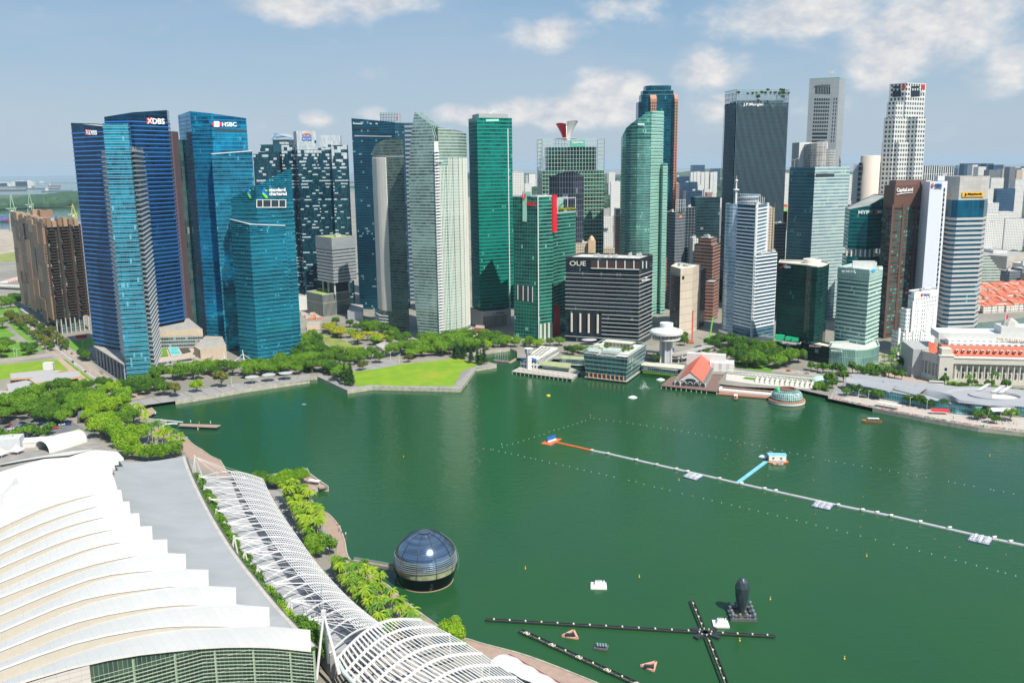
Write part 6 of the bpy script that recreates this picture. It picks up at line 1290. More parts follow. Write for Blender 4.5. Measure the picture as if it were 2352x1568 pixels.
ribw=mat('rib_white',(.58,.58,.575),.45,var=.02); cab=mat('cable_white',(.7,.7,.7),.5)
for i in range(NR):
    P_=[arcpt(le[i],mi[i],ri[i],k/12) for k in range(13)]; mb=MB()
    for a,b_ in zip(P_,P_[1:]): mb.beam(a,b_,.42,.55)
    mk('rib',mb,ribw,T)
NSL=14
for j in range(NSL):
    tt=.5+.5*j/(NSL-1); mb=MB(); P_=[arcpt(le[i],mi[i],ri[i],tt)+Vector((0,0,-.15)) for i in range(NR)];
    for i,(a,b_) in enumerate(zip(P_,P_[1:])):
        mb.beam(a,b_,.36,.12)
    mk('slat',mb,ribw,T)
for i in range(NR-1):
    for f in(.33,.66):
        mb=MB(); P_=[arcpt(le[i],mi[i],ri[i],.5+.5*k/8).lerp(arcpt(le[i+1],mi[i+1],ri[i+1],.5+.5*k/8),f) for k in range(9)]
        for a,b_ in zip(P_,P_[1:]): mb.beam(a,b_,.3,.2)
        mk('purlin',mb,ribw,T)
MT=[((1193,180),(1240,305)),((1224,300),(1245,385)),((1253,365),(1275,450)),((1285,437),(1308,525)),((1326,508),(1345,600)),((1375,588),(1390,665)),((1434,672),(1468,835)),((1500,760),(1522,860)),((1580,852),(1606,972)),((1669,950),(1690,1045)),((1777,1058),(1798,1165)),((1898,1172),(1922,1305))]
for tp,ft in MT:
    f_=G('J',*ft,13); fp_=Vector((f_.x,f_.y)); e=Vector((-.52,.85)); nrm=Vector((.85,.52));
    zt_=zat('J',*tp,fp_+nrm*.5); tp3=AtYw=Vector((fp_.x,fp_.y,0)); d=ray('J',*tp); tp3=CAM+d*(fp_.y/d.y)
    lf_=f_+Vector((-nrm.x*7,-nrm.y*7,-4)); lf2=f_+Vector((-nrm.x*5-e.x*2,-nrm.y*5-e.y*2,-5))
    mk('mast',MB().tube(f_,tp3,.48,.38,8).tube(lf_,tp3,.22,.22,6).tube(lf2,tp3,.22,.22,6).box(tp3,(.9,.9,1.2)),ribw,T)
    i=min(range(NR),key=lambda k:(le[k]-f_).length)
    mb=MB()
    for di in(-1,0,1):
        k=max(0,min(NR-1,i+di))
        for tt in(.3,.52,.75): mb.tube(tp3+Vector((0,0,-.4)),arcpt(le[k],mi[k],ri[k],tt),.09,.09,4,False)
    mk('stay_cable',mb,cab,T)
bt=G('K',512,1140,44); f1=G('K',468,1545,9); f2=G('K',542,1445,12); f3=G('K',608,1512,12)
bt=CAM+ray('K',512,1140)*(f2.y/ray('K',512,1140).y)
mk('large_mast',MB().tube(f1,bt,.55,.45,8).tube(f2,bt,.6,.45,8).tube(f3,bt,.7,.45,8).box(bt,(1.6,1.4,2.4)),ribw,T)
mb=MB()
for k in(-1,-2,-4,-6):
    for tt in(.4,.75): mb.tube(bt,arcpt(le[k],mi[k],ri[k],tt),.1,.1,4,False)
mk('stay_cable',mb,cab,T)
gp=[];
for a,b_ in zip(le,ed_ if False else le): pass
for i in range(NR-1):
    for f in(.1,.6):
        a=le[i].lerp(le[i+1],f); plant(rnd.choice(['mid','dark','lime'] if i>15 else ['mid','dark','mid']),(a.x-4.5+rnd.uniform(-1,1),a.y-2.6+rnd.uniform(-1,1)),'green street tree in the gap between the grey hall roof and the ribbed arcade','street trees between the two roofs',.8 if i<18 else .9,z=9.5)
# ---------------- nearer slatted canopy ----------------
T=root('event_plaza_canopy','broad white slatted canopy with curved ribs at the bottom centre','canopy',(-20,270,3))
l0=[G('K',590,1420,14),G('K',640,1500,13),G('K',720,1568,13),G('K',800,1630,13),G('K',900,1720,13)]
r0=[G('K',905,1212,17),G('K',1105,1200,15)]
RB=[((592,1424),(820,1265),(1000,1215),(1108,1200)),((640,1508),(860,1320),(1080,1255),(1198,1243)),((690,1560),(900,1385),(1150,1300),(1285,1290)),((760,1640),(1000,1430),(1240,1355),(1382,1345)),((860,1700),(1100,1490),(1330,1415),(1480,1408)),((980,1760),(1200,1560),(1430,1488),(1580,1480)),((1100,1830),(1320,1640),(1530,1565),(1690,1556)),((1230,1900),(1440,1720),(1650,1645),(1810,1640))]
ribs=[]
for rb in RB:
    a=G('K',*rb[0],13); c=G('K',*rb[3],13); q=[]
    for k in range(13):
        s=k/12; p=a.lerp(c,s); q.append(Vector((p.x,p.y,13+7.5*math.sin(math.pi*s)*(1-.25*s)+1.5*s)))
    ribs.append(q); mb=MB()
    for x,y in zip(q,q[1:]): mb.beam(x,y,.75,.9)
    mk('rib',mb,ribw,T)
for j in range(27):
    s=j/26*12; k=min(int(s),11); f=s-k; mb=MB(); q=[r[k].lerp(r[k+1],f)+Vector((0,0,-.1)) for r in ribs]
    for x,y in zip(q,q[1:]): mb.beam(x,y,.85 if j<13 else .42,.14)
    mk('slat',mb,ribw,T)
for j in range(0,25,2):
    if j>12: continue
mb=MB();
for i in range(len(ribs)-1):
    for f in(.33,.66):
        for k in range(0,6): mb.beam(ribs[i][k].lerp(ribs[i+1][k],f),ribs[i][k+1].lerp(ribs[i+1][k+1],f),.25,.2)
fl=MB().face([ribs[0][0]+Vector((2,4,-9)),ribs[0][-1]+Vector((-6,0,-11)),ribs[-1][-1]+Vector((-14,0,-12)),ribs[-1][0]+Vector((0,0,-9))])
mk('plaza_floor',fl,mat('plaza_stone',(.33,.31,.29),.8,var=.35,scale=.35),T)
mk('front_beam',MB().tube(ribs[0][0],ribs[1][0],.8).tube(ribs[1][0],ribs[2][0],.8).tube(ribs[2][0],ribs[3][0],.8),mat('beam_mint',(.5,.62,.56),.4),T)
for i in(0,2,4,6): mk('column',MB().tube(Vp(ribs[i][-1],3),ribs[i][-1],.4),ribw,T)
T=root('event_tent','white membrane tent with dark red edge at the bottom beside the boardwalk','tent',(-5,270,3))
c0=G('K',1650,1395,9); c1=G('K',1525,1442,9); c2=G('K',1900,1568+60,9); c3=G('K',2010,1600,9)
mb=MB(); rows=[]
for i in range(9):
    s=i/8; a=c1.lerp(c2,s*1.1); b_=c0.lerp(c3,s*1.1); rows.append([a.lerp(b_,k/6)+Vector((0,0,1.6*math.sin(math.pi*k/6)+(.5 if i%2 else 0))) for k in range(7)])
mk('membrane',mb.grid(rows),white,T,smooth=False)
mk('edge_screen',MB().beam(c1+Vector((0,0,-.4)),c0+Vector((0,0,-.4)),.6,1.4).beam(c0+Vector((0,0,-.4)),c0.lerp(c3,1.1)+Vector((0,0,-.4)),.6,1.4),mat('screen_maroon',(.20,.02,.05),.6),T)
for q in(c0,c1,c0.lerp(c3,.5)): mk('column',MB().tube(Vp(q,3),q,.2),trim,T)
def tentbox(c,w,d,h,rz,nm,label,m_=white,barrel=False):
    T=root(nm,label,'tent' if 'tent' in nm else 'building',(c[0],c[1],3)); cr,sr=math.cos(rz),math.sin(rz); f=lambda x,y,z:Vector((c[0]+x*cr-y*sr,c[1]+x*sr+y*cr,z))
    mb=MB()
    if barrel:
        rows=[]
        for i in range(2 if not barrel else 7):
            x=-w/2+w*i/6; k=1-.12*abs(i/6-.5)*2; rows.append([f(x,-d/2*math.cos(math.pi*j/10)*k,3+h*k*math.sin(math.pi*j/10)**.8) for j in range(11)])
        mk('fabric',mb.grid(rows),m_,T,smooth=True)
    else:
        mk('wall',mb.prism([f(-w/2,-d/2,0),f(w/2,-d/2,0),f(w/2,d/2,0),f(-w/2,d/2,0)],3,3+h*.65,top=False),m_,T); r2=MB()
        r2.face([f(-w/2-.3,-d/2-.3,3+h*.65),f(w/2+.3,-d/2-.3,3+h*.65),f(w/2+.3,0,3+h),f(-w/2-.3,0,3+h)]).face([f(w/2+.3,d/2+.3,3+h*.65),f(-w/2-.3,d/2+.3,3+h*.65),f(-w/2-.3,0,3+h),f(w/2+.3,0,3+h)]).face([f(w/2,-d/2,3+h*.65),f(w/2,d/2,3+h*.65),f(w/2,0,3+h)]).face([f(-w/2,d/2,3+h*.65),f(-w/2,-d/2,3+h*.65),f(-w/2,0,3+h)]); mk('roof',r2,m_,T)
    return T
p=B2('E',310,1345); tentbox(p,34,13,5.5,R(14),'storage_tent','long white gabled tent in the service yard',white)
p=B2('E',470,1360); tentbox(p,30,17,9,R(62),'arched_tent','white arched tent with open end in the service yard',white,True)
for x,y,l_ in((130,1415,'small pointed white tent beside the grey hut'),(8,1440,'small pointed white tent at the left edge')):
    p=B2('E',x,y); T=root('pavilion_tent',l_,'tent',(p.x,p.y,3)); mk('fabric_roof',MB().lathe((p.x,p.y,3),[(5.2,2.6),(2.2,4.2),(.6,6),(.1,7.4)],4,rot=.6),white,T); mk('valance',MB().lathe((p.x,p.y,3),[(5.2,2.0),(5.2,2.65)],4,rot=.6),white,T)
    for k in range(4): a=.6+k*math.pi/2; mk('pole',MB().tube((p.x+5*math.cos(a),p.y+5*math.sin(a),3),(p.x+5*math.cos(a),p.y+5*math.sin(a),5.3),.1),trim,T)
p=B2('E',95,1395); T=root('plant_hut','grey metal hut with stacked flat roofs in the service yard','building',(p.x,p.y,3)); gm=mat('hut_grey',(.50,.52,.54),.6,var=.05)
mk('wall',MB().box((p.x-3,p.y+4,7.5),(15,12,9),R(14)),gm,T); mk('annex',MB().box((p.x-16,p.y-2,5.5),(14,12,5),R(14)),gm,T); mk('roof_unit',MB().box((p.x-4,p.y+4,12.6),(6,4,1.2),R(14)),mconc,T)
T=root('low_pavilion','low flat roofed pavilion with tan edges beside the bright lawn at the left','building',(-420,760,3)); tan=mat('fascia_tan',(.50,.30,.17),.6,var=.05); flat=mat('roof_pale_grey',(.36,.365,.37),.7,var=.08)
def flatroof(pix,z,h=1.4,wallz=None,gm_=None):
    q=ccw([B2('E',x,y,z) for x,y in pix]); mk('roof',MB().prism(inset(q,.5),z-h,z+.04,walls=False),flat,T); mk('fascia',MB().ring(q,z-h,h+.15,.0,.6),tan,T); mk('wall',MB().prism(inset(q,3.5),3,z-h,top=False),gm_ or facade('pav_glass',(.03,.04,.04),(.10,.11,.11),4,3,.15,(.6,.55,.5),.1,None,.1),T); mk('soffit',MB().prism(q,z-h,z-h,walls=False,bot=True),tan,T)
flatroof([(220,850),(265,885),(625,830),(600,790),(420,805)],14); flatroof([(-260,985),(60,970),(350,935),(350,900),(200,860),(50,890),(60,940),(-260,930)],9)
flatroof([(75,810),(80,850),(340,835),(480,785),(330,785)],10); q=B2('E',375,790); mk('roof_hut',MB().box((q.x,q.y,8),(9,6,7),R(10)),wall_m if False else mwall,T)
# ---------------- glass sphere on the water ----------------
c=G('K',1137,880,0); cy=400; d=ray('K',1137,880); cp=Vector((d.x*cy/d.y,cy,0)); RAD=15.0; zc=9.6
T=root('glass_dome_shop','large glass sphere shop with dark rings standing on the water','building',(cp.x,cp.y,0))
dg,t,b=newmat('dome_glass'); uv=t.node('ShaderNodeUVMap').outputs[0]; sx=t.node('ShaderNodeSeparateXYZ'); t.put(sx.inputs[0],uv)
r1,c1=t.white(t.comb(t.m('FLOOR',t.m('DIVIDE',sx.outputs[0],11.8)),t.m('FLOOR',t.m('MULTIPLY',sx.outputs[1],1.)),1.))
t.put(b.inputs['Base Color'],t.mix(r1,(.11,.18,.28),(.32,.44,.58))); b.inputs['Metallic'].default_value=.9; b.inputs['Roughness'].default_value=.15
geo=t.node('ShaderNodeNewGeometry').outputs['Normal']; t.put(b.inputs['Normal'],t.vm('NORMALIZE',t.vm('ADD',geo,t.vm('SCALE',t.vm('SUBTRACT',c1,(.5,.5,.5)),sc=.03))))
prof_=[(RAD*math.cos(a),zc+RAD*math.sin(a)) for a in [R(x) for x in range(3,81,3)]]
mk('glass_shell',MB().lathe(cp,prof_,48),dg,T,smooth=True)
rg=mat('dome_ring',(.10,.11,.12),.35,metal=.5); rl=mat('dome_ring_pale',(.35,.38,.40),.35,metal=.5)
for i in range(22):
    a=R(1+i*3.5); r_=RAD*math.cos(a); z=zc+RAD*math.sin(a); lo=i<6; dd=.34 if lo else .1
    mk('shade_ring',MB().lathe(cp,[(r_,z-.05),(r_+dd,z-.05),(r_+dd,z+.1),(r_,z+.1)],48),rl if lo else rg,T,smooth=False)
for k in range(10):
    a=R(k*36+8); mb=MB(); P_=[Vector((cp.x+(RAD+.15)*math.cos(e_)*math.cos(a),cp.y+(RAD+.15)*math.cos(e_)*math.sin(a),zc+(RAD+.15)*math.sin(e_))) for e_ in [R(x) for x in range(-12,81,8)]]
    for x,y in zip(P_,P_[1:]): mb.beam(x,y,.2)
    mk('rib',mb,mdark,T)
mk('base_band',MB().lathe(cp,[(12.7,-.5),(13.0,.6),(13.9,3.2),(14.6,6.2),(14.75,6.5)],48),mat('dome_base',(.012,.018,.022),.12,metal=.6),T,smooth=True)
mk('base_line',MB().lathe(cp,[(12.9,.0),(13.15,.0),(13.15,.25),(12.9,.25)],48),mat('base_tan',(.4,.28,.2),.6),T)
mk('painted_lit_band',MB().lathe(cp,[(14.3,6.4),(14.95,10.4)],48),facade('dome_lit_paint',(.10,.12,.08),(.40,.42,.26),9,3,.1,(.3,.32,.2),.05,None,.1,metal=0,rough=.4),T)  # opaque band; interior light is painted into its pale yellowish colour
mk('oculus',MB().lathe(cp,[(2.8,zc+14.7),(3.1,zc+15),(2.2,zc+15.25),(1.9,zc+15.1),(0,zc+15.1)],28),mat('oculus_grey',(.08,.11,.15),.3,metal=.4),T,smooth=False)
mb=MB(); P_=[Vector((cp.x+(RAD+1)*math.cos(e_),cp.y+.5,zc+(RAD+1)*math.sin(e_))) for e_ in [R(x) for x in range(-18,66,8)]]
for x,y in zip(P_,P_[1:]): mb.beam(x,y,.14)
mk('curved_ladder',mb,rl,T)
a=G('K',688,836,3.2); e=Vector((cp.x-13.5,cp.y+1.5,5.0)); a.z=4.6
T=root('footbridge','narrow footbridge on pale posts linking the boardwalk and the glass sphere','bridge',((a.x+e.x)/2,(a.y+e.y)/2,0)); n_=(e-a).normalized(); q=Vector((-n_.y,n_.x,0))
mk('deck',MB().beam(a,e,3.4,.35),mbw,T)
for s_ in(-1,1): mk('railing',MB().beam(a+q*1.7*s_+Vector((0,0,.9)),e+q*1.7*s_+Vector((0,0,.9)),.18,.9),mat('rail_glass',(.22,.27,.24),.3),T)
mk('girder',MB().beam(a+Vector((0,0,-.45)),e+Vector((0,0,-.45)),2.2,.5),mconc,T)
for s_ in(.35,.65,.95): p=a.lerp(e,s_); mk('post',MB().tube((p.x,p.y,-.5),(p.x,p.y,p.z-.5),.42),mat('post_pale',(.55,.5,.35),.6),T)
# ---------------- long floating walkway ----------------
def wl(v,*c): return [G(v,c[i],c[i+1],.35) for i in range(0,len(c),2)]
grf=mat('float_grey',(.36,.38,.40),.7,var=.1); orf=mat('float_orange',(.68,.13,.03),.6,var=.08); blf=mat('float_blue',(.18,.48,.66),.6,var=.08)
def chain(name,label,cat,P,w,h,m_,extra=None):
    T=root(name,label,cat,(P[0].x,P[0].y,0)); mb=[]
    for a,b_ in zip(P,P[1:]):
        L=(b_-a).length; n=max(1,round(L/12))
        for k in range(n): mk('float_segment',MB().beam(a.lerp(b_,k/n+.004),a.lerp(b_,(k+1)/n-.004),w,h),m_,T)
    return T
L1=wl('H',740,1392,860,1415,1080,1465,1230,1500,1500,1560)+wl('M',200,343,640,440,830,482,1160,548,1650,660,1960,725)+[G('M',2150,770,.35)]
Tk=chain('floating_walkway','long grey floating walkway crossing the bay towards the right edge','walkway',L1,2.2,.7,grf)
Tn=chain('floating_walkway','orange floating pipe between the orange raft and the grey walkway','walkway',wl('H',470,1330,600,1358,735,1390),1.5,.7,orf)
T=chain('floating_walkway','light blue floating walkway to the raft house','walkway',wl('M',205,343,380,212),2.4,.6,blf)
def raft(pix,v,label,m_,z=.5,items=0,im=None,cat='raft',nm='floating_raft'):
    q=ccw([B2(v,x,y,z) for x,y in pix]); T=root(nm,label,cat,ctr(q,0)); mk('deck',MB().prism(q,-.2,z),m_,T); return T,q
T,q=raft([(362,1338),(430,1300),(518,1303),(435,1352)],'H','orange raft with blue drums at the left end of the walkway',orf)
a,b_=G('H',412,1326,.6),G('H',466,1308,.6)
for k in range(8): p=a.lerp(b_,k/7); mk('drum',MB().tube(p,p+Vector((0,0,3.2)),.75,.75,8),mat('drum_blue',(.02,.13,.42),.4),T); mk('drum_base',MB().box(p+Vector((.6,-1.6,.5)),(1,1,1)),mat('drum_white',(.7,.72,.75),.5),T)
lbl=['left','middle','right']
for k,(v,pix) in enumerate((('L',[(1180,365),(1215,342),(1298,362),(1258,386)]),('M',[(658,482),(690,450),(795,473),(768,506)]),('M',[(1615,690),(1640,652),(1768,678),(1745,720)]))):
    T,q=raft(pix,v,['square raft crowded with grey equipment, leftmost of the three along the walkway','square raft crowded with grey equipment, middle one of the three along the walkway','square raft crowded with grey equipment, rightmost of the three along the walkway'][k],mat('raft_deck',(.40,.36,.33),.8,var=.15),.55); T['group']='equipment rafts along the walkway'
    c=ctr(q,.55)
    for i in range(3):
        for j in range(3):
            p=q[0]+(q[1]-q[0])*(.18+.3*i)+(q[3]-q[0])*(.18+.3*j); mk('equipment',MB().box(Vp(p,.8),(3.4,2.6,.5),rnd.uniform(-.4,.4)).tube(Vp(p+Vector((1,1)),1.2),Vp(p+Vector((-1,-1)),1.5),.25),mat('equip_grey',(.45,.47,.50),.5,var=.3),T)
    mk('fender',MB().ring(q,.0,.5,.25,.1),mat('fender_navy',(.05,.07,.25),.6),T)
for v,x,y in (('L',652,217),('L',745,236),('L',912,273),('L',1030,300),('L',1145,325),('L',1210,340),('L',1397,381),('L',1525,410),('L',1660,440),('L',1725,452),('M',825,482),('M',975,512),('M',1065,528),('M',1150,548),('M',1330,585),('M',1510,623),('M',1785,682),('M',1885,706)):
    p=G(v,x,y,.8); rr=Tk.location; mk('winch',MB().box(p+Vector((0,1,.5)),(2.2,.9,.6),.2).tube(p+Vector((-1,1,.6)),p+Vector((1,1,.8)),.25),mat('equip_pale',(.62,.60,.56),.5,var=.2),Tk)
T,q=raft([(383,212),(410,195),(512,205),(480,230),(432,228)],'M','timber raft carrying a white cabin with blue roof and an orange boat',mat('raft_wood',(.45,.27,.16),.8),.5)
p=G('M',452,212,.5); mk('cabin',MB().box(p+Vector((0,2,2.2)),(11,4.5,3.6),R(-6)),mat('cabin_white',(.68,.68,.62),.6),T); mk('roof',MB().box(p+Vector((0,2.5,4.2)),(12,5,.3),R(-6)),blf,T)
for dx in(-3,2): mk('window',MB().box(p+Vector((dx,-.4-dx*.1,2.3)),(1.1,.2,1.),R(-6)),mdark,T)
p=G('M',405,185,.5); mk('awning',MB().lathe(p,[(3.6,2.4),(.2,4.4)],4,rot=.7),mat('awning_purple',(.13,.11,.16),.7),T);
for a_ in range(4): mk('awning_pole',MB().tube(p+Vector((2.5*math.cos(a_*1.57+.7),2.5*math.sin(a_*1.57+.7),0)),p+Vector((2.5*math.cos(a_*1.57+.7),2.5*math.sin(a_*1.57+.7),2.6)),.1),mdark,T)
for i in range(6): p=G('M',415+i*12,222+(i%2)*3,.8); mk('gear',MB().box(p,(1.2,1,1.)),[orf,grf,blf][i%3],T)
T,q=raft([(333,182),(350,170),(392,178),(375,192)],'M','small blue and white raft left of the cabin raft',mat('raft_paleblue',(.45,.6,.72),.6),.4); p=ctr(q,.6); mk('gear',MB().box(p,(3,1.2,.5),.4),mat('gear_white',(.7,.7,.7),.5),T)
def boat(loc,L,w,h,ang,hm_,name,label,cat='boat',roof=None,gr=None):
    T=root(name,label,cat,(loc.x,loc.y,0),gr); cr,sr=math.cos(ang),math.sin(ang); f=lambda x,y,z:Vector((loc.x+x*cr-y*sr,loc.y+x*sr+y*cr,z)); S_=[(-.5,.55),(-.45,.85),(-.2,1),(.1,1),(.32,.75),(.44,.38),(.5,.02)]
    top=[f(L*s,w/2*k,h*(1+.35*max(0,s)*2)) for s,k in S_]+[f(L*s,-w/2*k,h*(1+.35*max(0,s)*2)) for s,k in S_[::-1]]; low=[f(L*s*.92,w/2*k*.7,-.2) for s,k in S_]+[f(L*s*.92,-w/2*k*.7,-.2) for s,k in S_[::-1]]
    mb=MB(); n=len(top)
    for i in range(n): mb.face([low[i],low[(i+1)%n],top[(i+1)%n],top[i]][::-1])
    mk('hull',mb,hm_,T); mk('deck',MB().face([p-Vector((0,0,.25)) for p in top]),mat('deck_wood',(.38,.22,.12),.7),T)
    if roof:
        mk('canopy',MB().box(f(-L*.08,0,h+1.9),(L*.55,w*.85,.16),ang),roof,T)
        for s in(-.33,-.1,.15):
            for k in(-1,1): mk('canopy_post',MB().tube(f(L*s,w*.38*k,h*.8),f(L*s,w*.38*k,h+1.85),.07),trim,T)
    return T
hullr=mat('hull_brown',(.22,.06,.03),.5); hullo=mat('hull_orange',(.65,.18,.03),.5); hullw=mat('hull_white',(.75,.75,.75),.4)
T=boat(G('I',1190,1330,0),15,3.6,1.2,R(172),hullo,'bumboat','wooden river boat with orange hull and white canopy crossing the bay',roof=trim)
for k in range(3): p=G('I',1238+k*8,1322,1); mk('seat_box',MB().box(p,(.9,.9,1.2)),mdark,T)
boat(G('I',160,1150,0),13,3.6,1.3,R(75),hullr,'bumboat','brown river boat with white canopy moored by the timber jetty',roof=trim)
boat(G('M',495,222,0),6,2.2,.9,R(20),mat('hull_red',(.6,.08,.04),.5),'work_boat','small red and white boat at the right end of the cabin raft')
boat(G('E',2308,1046,0),3.4,2.2,.5,R(10),mat('hull_paleblue',(.2,.4,.6),.5),'dinghy','tiny blue round dinghy with white figure float alone near the sea wall')
p0,p1=G('F',1735,715,0),G('F',1830,722,0)
for k in range(8):
    p=p0.lerp(p1,k/7); T=boat(p,6.5,2.0,.8,R(-70),hullw,'sailing_dinghy','white and blue sailing boat with bare mast moored in the row at the small dock',gr='sailing boats at the small dock'); mk('sail_cover',MB().beam(p+Vector((-.3,1,1.5)),p+Vector((.5,-1.5,1.4)),.5),mat('cover_blue',(.02,.06,.35),.6),T); mk('mast',MB().tube(p+Vector((0,.4,.5)),p+Vector((0,.4,14 if k in(1,3,6) else 9)),.12,.08,5),trim,T); mk('stripe',MB().beam(p+Vector((-.9,-2.3,.5)),p+Vector((-.3,-3.,.5)),.5),mat('hull_red',(.6,.08,.04),.5),T)
T,q=raft([(1830,725),(1895,690),(1915,693),(1850,730)],'F','narrow timber dock beside the row of sailing boats',mbw,.6,nm='dock',cat='dock')
# ---------------- dark floating frames ----------------
blk=mat('frame_black',(.022,.028,.033),.6,var=.2); lamp_m=mat('lamp_pale',(.6,.57,.45),.4)
def truss(label,a,b_,w,n,disc=False):
    T=root('floating_light_frame',label,'floating frame',((a.x+b_.x)/2,(a.y+b_.y)/2,0)); e=(b_-a).normalized(); q=Vector((-e.y,e.x,0))*w/2; up=Vector((0,0,.5))
    for s_ in(-1,1): mk('pontoon',MB().beam(a+q*s_+up,b_+q*s_+up,.32,.5),blk,T)
    for k in range(n+1): p=a.lerp(b_,k/n); mk('cross_beam',MB().beam(p-q+up,p+q+up,.3,.4),blk,T)
    mk('centre_rail',MB().beam(a+up*.6,b_+up*.6,.3,.2),mat('rail_tan',(.22,.18,.12),.6),T)
    for k in range(n):
        p=a.lerp(b_,(k+.5)/n); mk('lamp',MB().lathe(p+Vector((0,0,.5)),[(0,.9),(.4,.6),(.4,.1)],8),lamp_m,T)
        if disc and k%2==0: mk('coil_plate',MB().lathe(p+Vector((0,0,.45)),[(1.5,.1),(1.15,.16),(1.1,.1)],16),lamp_m,T); mk('coil_plate',MB().lathe(p+Vector((0,0,.45)),[(.7,.1),(.45,.16),(.4,.1)],12),lamp_m,T)
    return T
g0=lambda v,x,y:G(v,x,y,.3)
truss('long black floating lamp frame, the arm reaching left from the hub',g0('L',35,1203),g0('L',1262,1275),1.5,13); truss('short black floating lamp frame, the arm reaching right from the hub',g0('L',1370,1283),g0('L',1716,1300),1.5,4)
truss('short black floating lamp frame, the arm reaching up from the hub',g0('L',1233,1095),g0('L',1297,1252),2.2,4); truss('black floating lamp frame, the arm reaching down to the bottom edge from the hub',g0('L',1325,1308),g0('L',1430,1580),2.6,5)
truss('wide black floating frame with round pale coils near the boardwalk',g0('L',235,1268),g0('L',960,1600),2.6,9,True)
h=g0('L',1312,1280); T=root('frame_hub','black floating cross shaped hub where four lamp frames meet','floating frame',(h.x,h.y,0));
for s_ in(-1,1): mk('cross_beam',MB().beam(h+Vector((-5*s_,-4,.3)),h+Vector((5*s_,4,.3)),2.4,.9),blk,T)
for k in range(8): a_=k*.785; mk('lamp',MB().lathe(h+Vector((2.6*math.cos(a_),2.6*math.sin(a_),.7)),[(0,.7),(.3,.5),(.3,0)],8),lamp_m,T)
q=ccw([B2('L',*c_,.8) for c_ in((1430,1118),(1460,1200),(1615,1203),(1583,1113))]); T=root('faceted_pillar_float','dark faceted bud shaped pillar standing on a black square float','sculpture',ctr(q,0)); stone=mat('float_stone',(.09,.09,.10),.7,var=.25,scale=.5)
mk('float_frame',MB().ring(q,-.2,1.3,0,2.2),stone,T); mk('basin',MB().prism(inset(q,2.2),-.2,.15),mat('basin_brown',(.10,.075,.02),.3),T)
c=G('L',1522,1162,.5); hb=17
mb=MB(); lv=[(0,1.5),(3.5,2.0),(8,2.9),(12.5,3.2),(15.2,2.3),(16.6,.9)]; rings=[[c+Vector((r_*math.cos(6.283*(k+.5*(i%2))/8),r_*math.sin(6.283*(k+.5*(i%2))/8),z)) for k in range(8)] for i,(z,r_) in enumerate(lv)]
for i in range(len(rings)-1):
    for k in range(8):
        a_,b2=rings[i][k],rings[i][(k+1)%8];
        if i%2==0: c1,c2=rings[i+1][k],rings[i+1][(k-1)%8]; mb.face([a_,b2,c1]); mb.face([a_,c1,c2])
        else: c1,c2=rings[i+1][k],rings[i+1][(k+1)%8]; mb.face([a_,b2,c2]); mb.face([a_,c2,c1])
mb.face(rings[-1]); mk('faceted_bud',mb,mat('bud_slate',(.035,.055,.065),.35,metal=.2,var=.15),T)
for i in range(4):
    for f in(0,.33,.66): p=Vp(inset(q,1.1)[i].lerp(inset(q,1.1)[(i+1)%4],f),1.1); mk('lantern',MB().lathe(p,[(.5,0),(.35,.9),(.75,1.2),(.75,1.9),(.1,2.4)],8),mat('lantern_slate',(.12,.15,.17),.4),T)
for k in range(5): p=c+Vector((5*math.cos(k*1.3),-3+2.2*math.sin(k*1.3),-.3)); mk('lantern',MB().lathe(p,[(.35,0),(.3,1.),(.65,1.3),(.65,1.9),(.1,2.3)],8),mat('lantern_slate',(.12,.15,.17),.4),T)
def wfloat(v,x,y,s,label):
    p=G(v,x,y,.3); T=root('white_float',label,'float',(p.x,p.y,0)); wf=mat('float_white',(.72,.72,.68),.5,var=.06)
    mk('pontoon',MB().prism([(p.x+s*a_,p.y+s*b2) for a_,b2 in((-1.3,-.9),(1.2,-1.1),(1.3,.9),(-1.1,1.1))],-.1,.8),wf,T); k=[(-.85,-.6),(.8,-.7),(.85,.6),(-.75,.7)]
    lo=[Vector((p.x+s*a_,p.y+s*b2,.8)) for a_,b2 in k]; hi=[Vector((p.x+s*a_*.62,p.y+s*b2*.62,2.6)) for a_,b2 in k]; mb=MB()
    for i in range(4): mb.face([lo[i],lo[(i+1)%4],hi[(i+1)%4],hi[i]])
    mb.face(hi); mk('hood',mb,wf,T); mk('vent',MB().box((p.x,p.y+.2*s,2.65),(s*.7,s*.5,.12)),mat('vent_grey',(.3,.32,.35),.5),T); mk('knob',MB().tube((p.x+s*.9,p.y+s*.5,.8),(p.x+s*.9,p.y+s*.5,2.2),.35),wf,T)
wfloat('L',690,1003,3.,'white square float with pyramid hood alone in the open water'); wfloat('L',1400,1225,2.7,'white square float with pyramid hood beside the faceted pillar')
tri_m=mat('triangle_salmon',(.55,.30,.22),.7,var=.1)
for v,pts,lab in(('L',[(478,1292),(545,1258),(568,1307)],'salmon pink triangular float with black box, nearer the boardwalk'),('L',[(935,1465),(1025,1442),(1010,1496)],'salmon pink triangular float with black box, nearest the bottom edge')):
    q=[B2(v,*c_,.5) for c_ in pts]; T=root('triangle_float',lab,'float',ctr(q,0));
    for i in range(3): mk('float_bar',MB().beam(Vp(q[i],.4),Vp(q[(i+1)%3],.4),.9,.6),tri_m,T)
    c_=ctr(q,.8); mk('black_box',MB().box(c_+Vector((-.6,-1.4,.2)),(3.8,1.4,1.2),-.15),blk,T)
p=G('L',706,1362,.3); T=root('sphere_float','dark float carrying rows of small dark globes','float',(p.x,p.y,0)); mk('pontoon',MB().box((p.x,p.y,.5),(5.6,4.2,.7),-.3),stone,T)
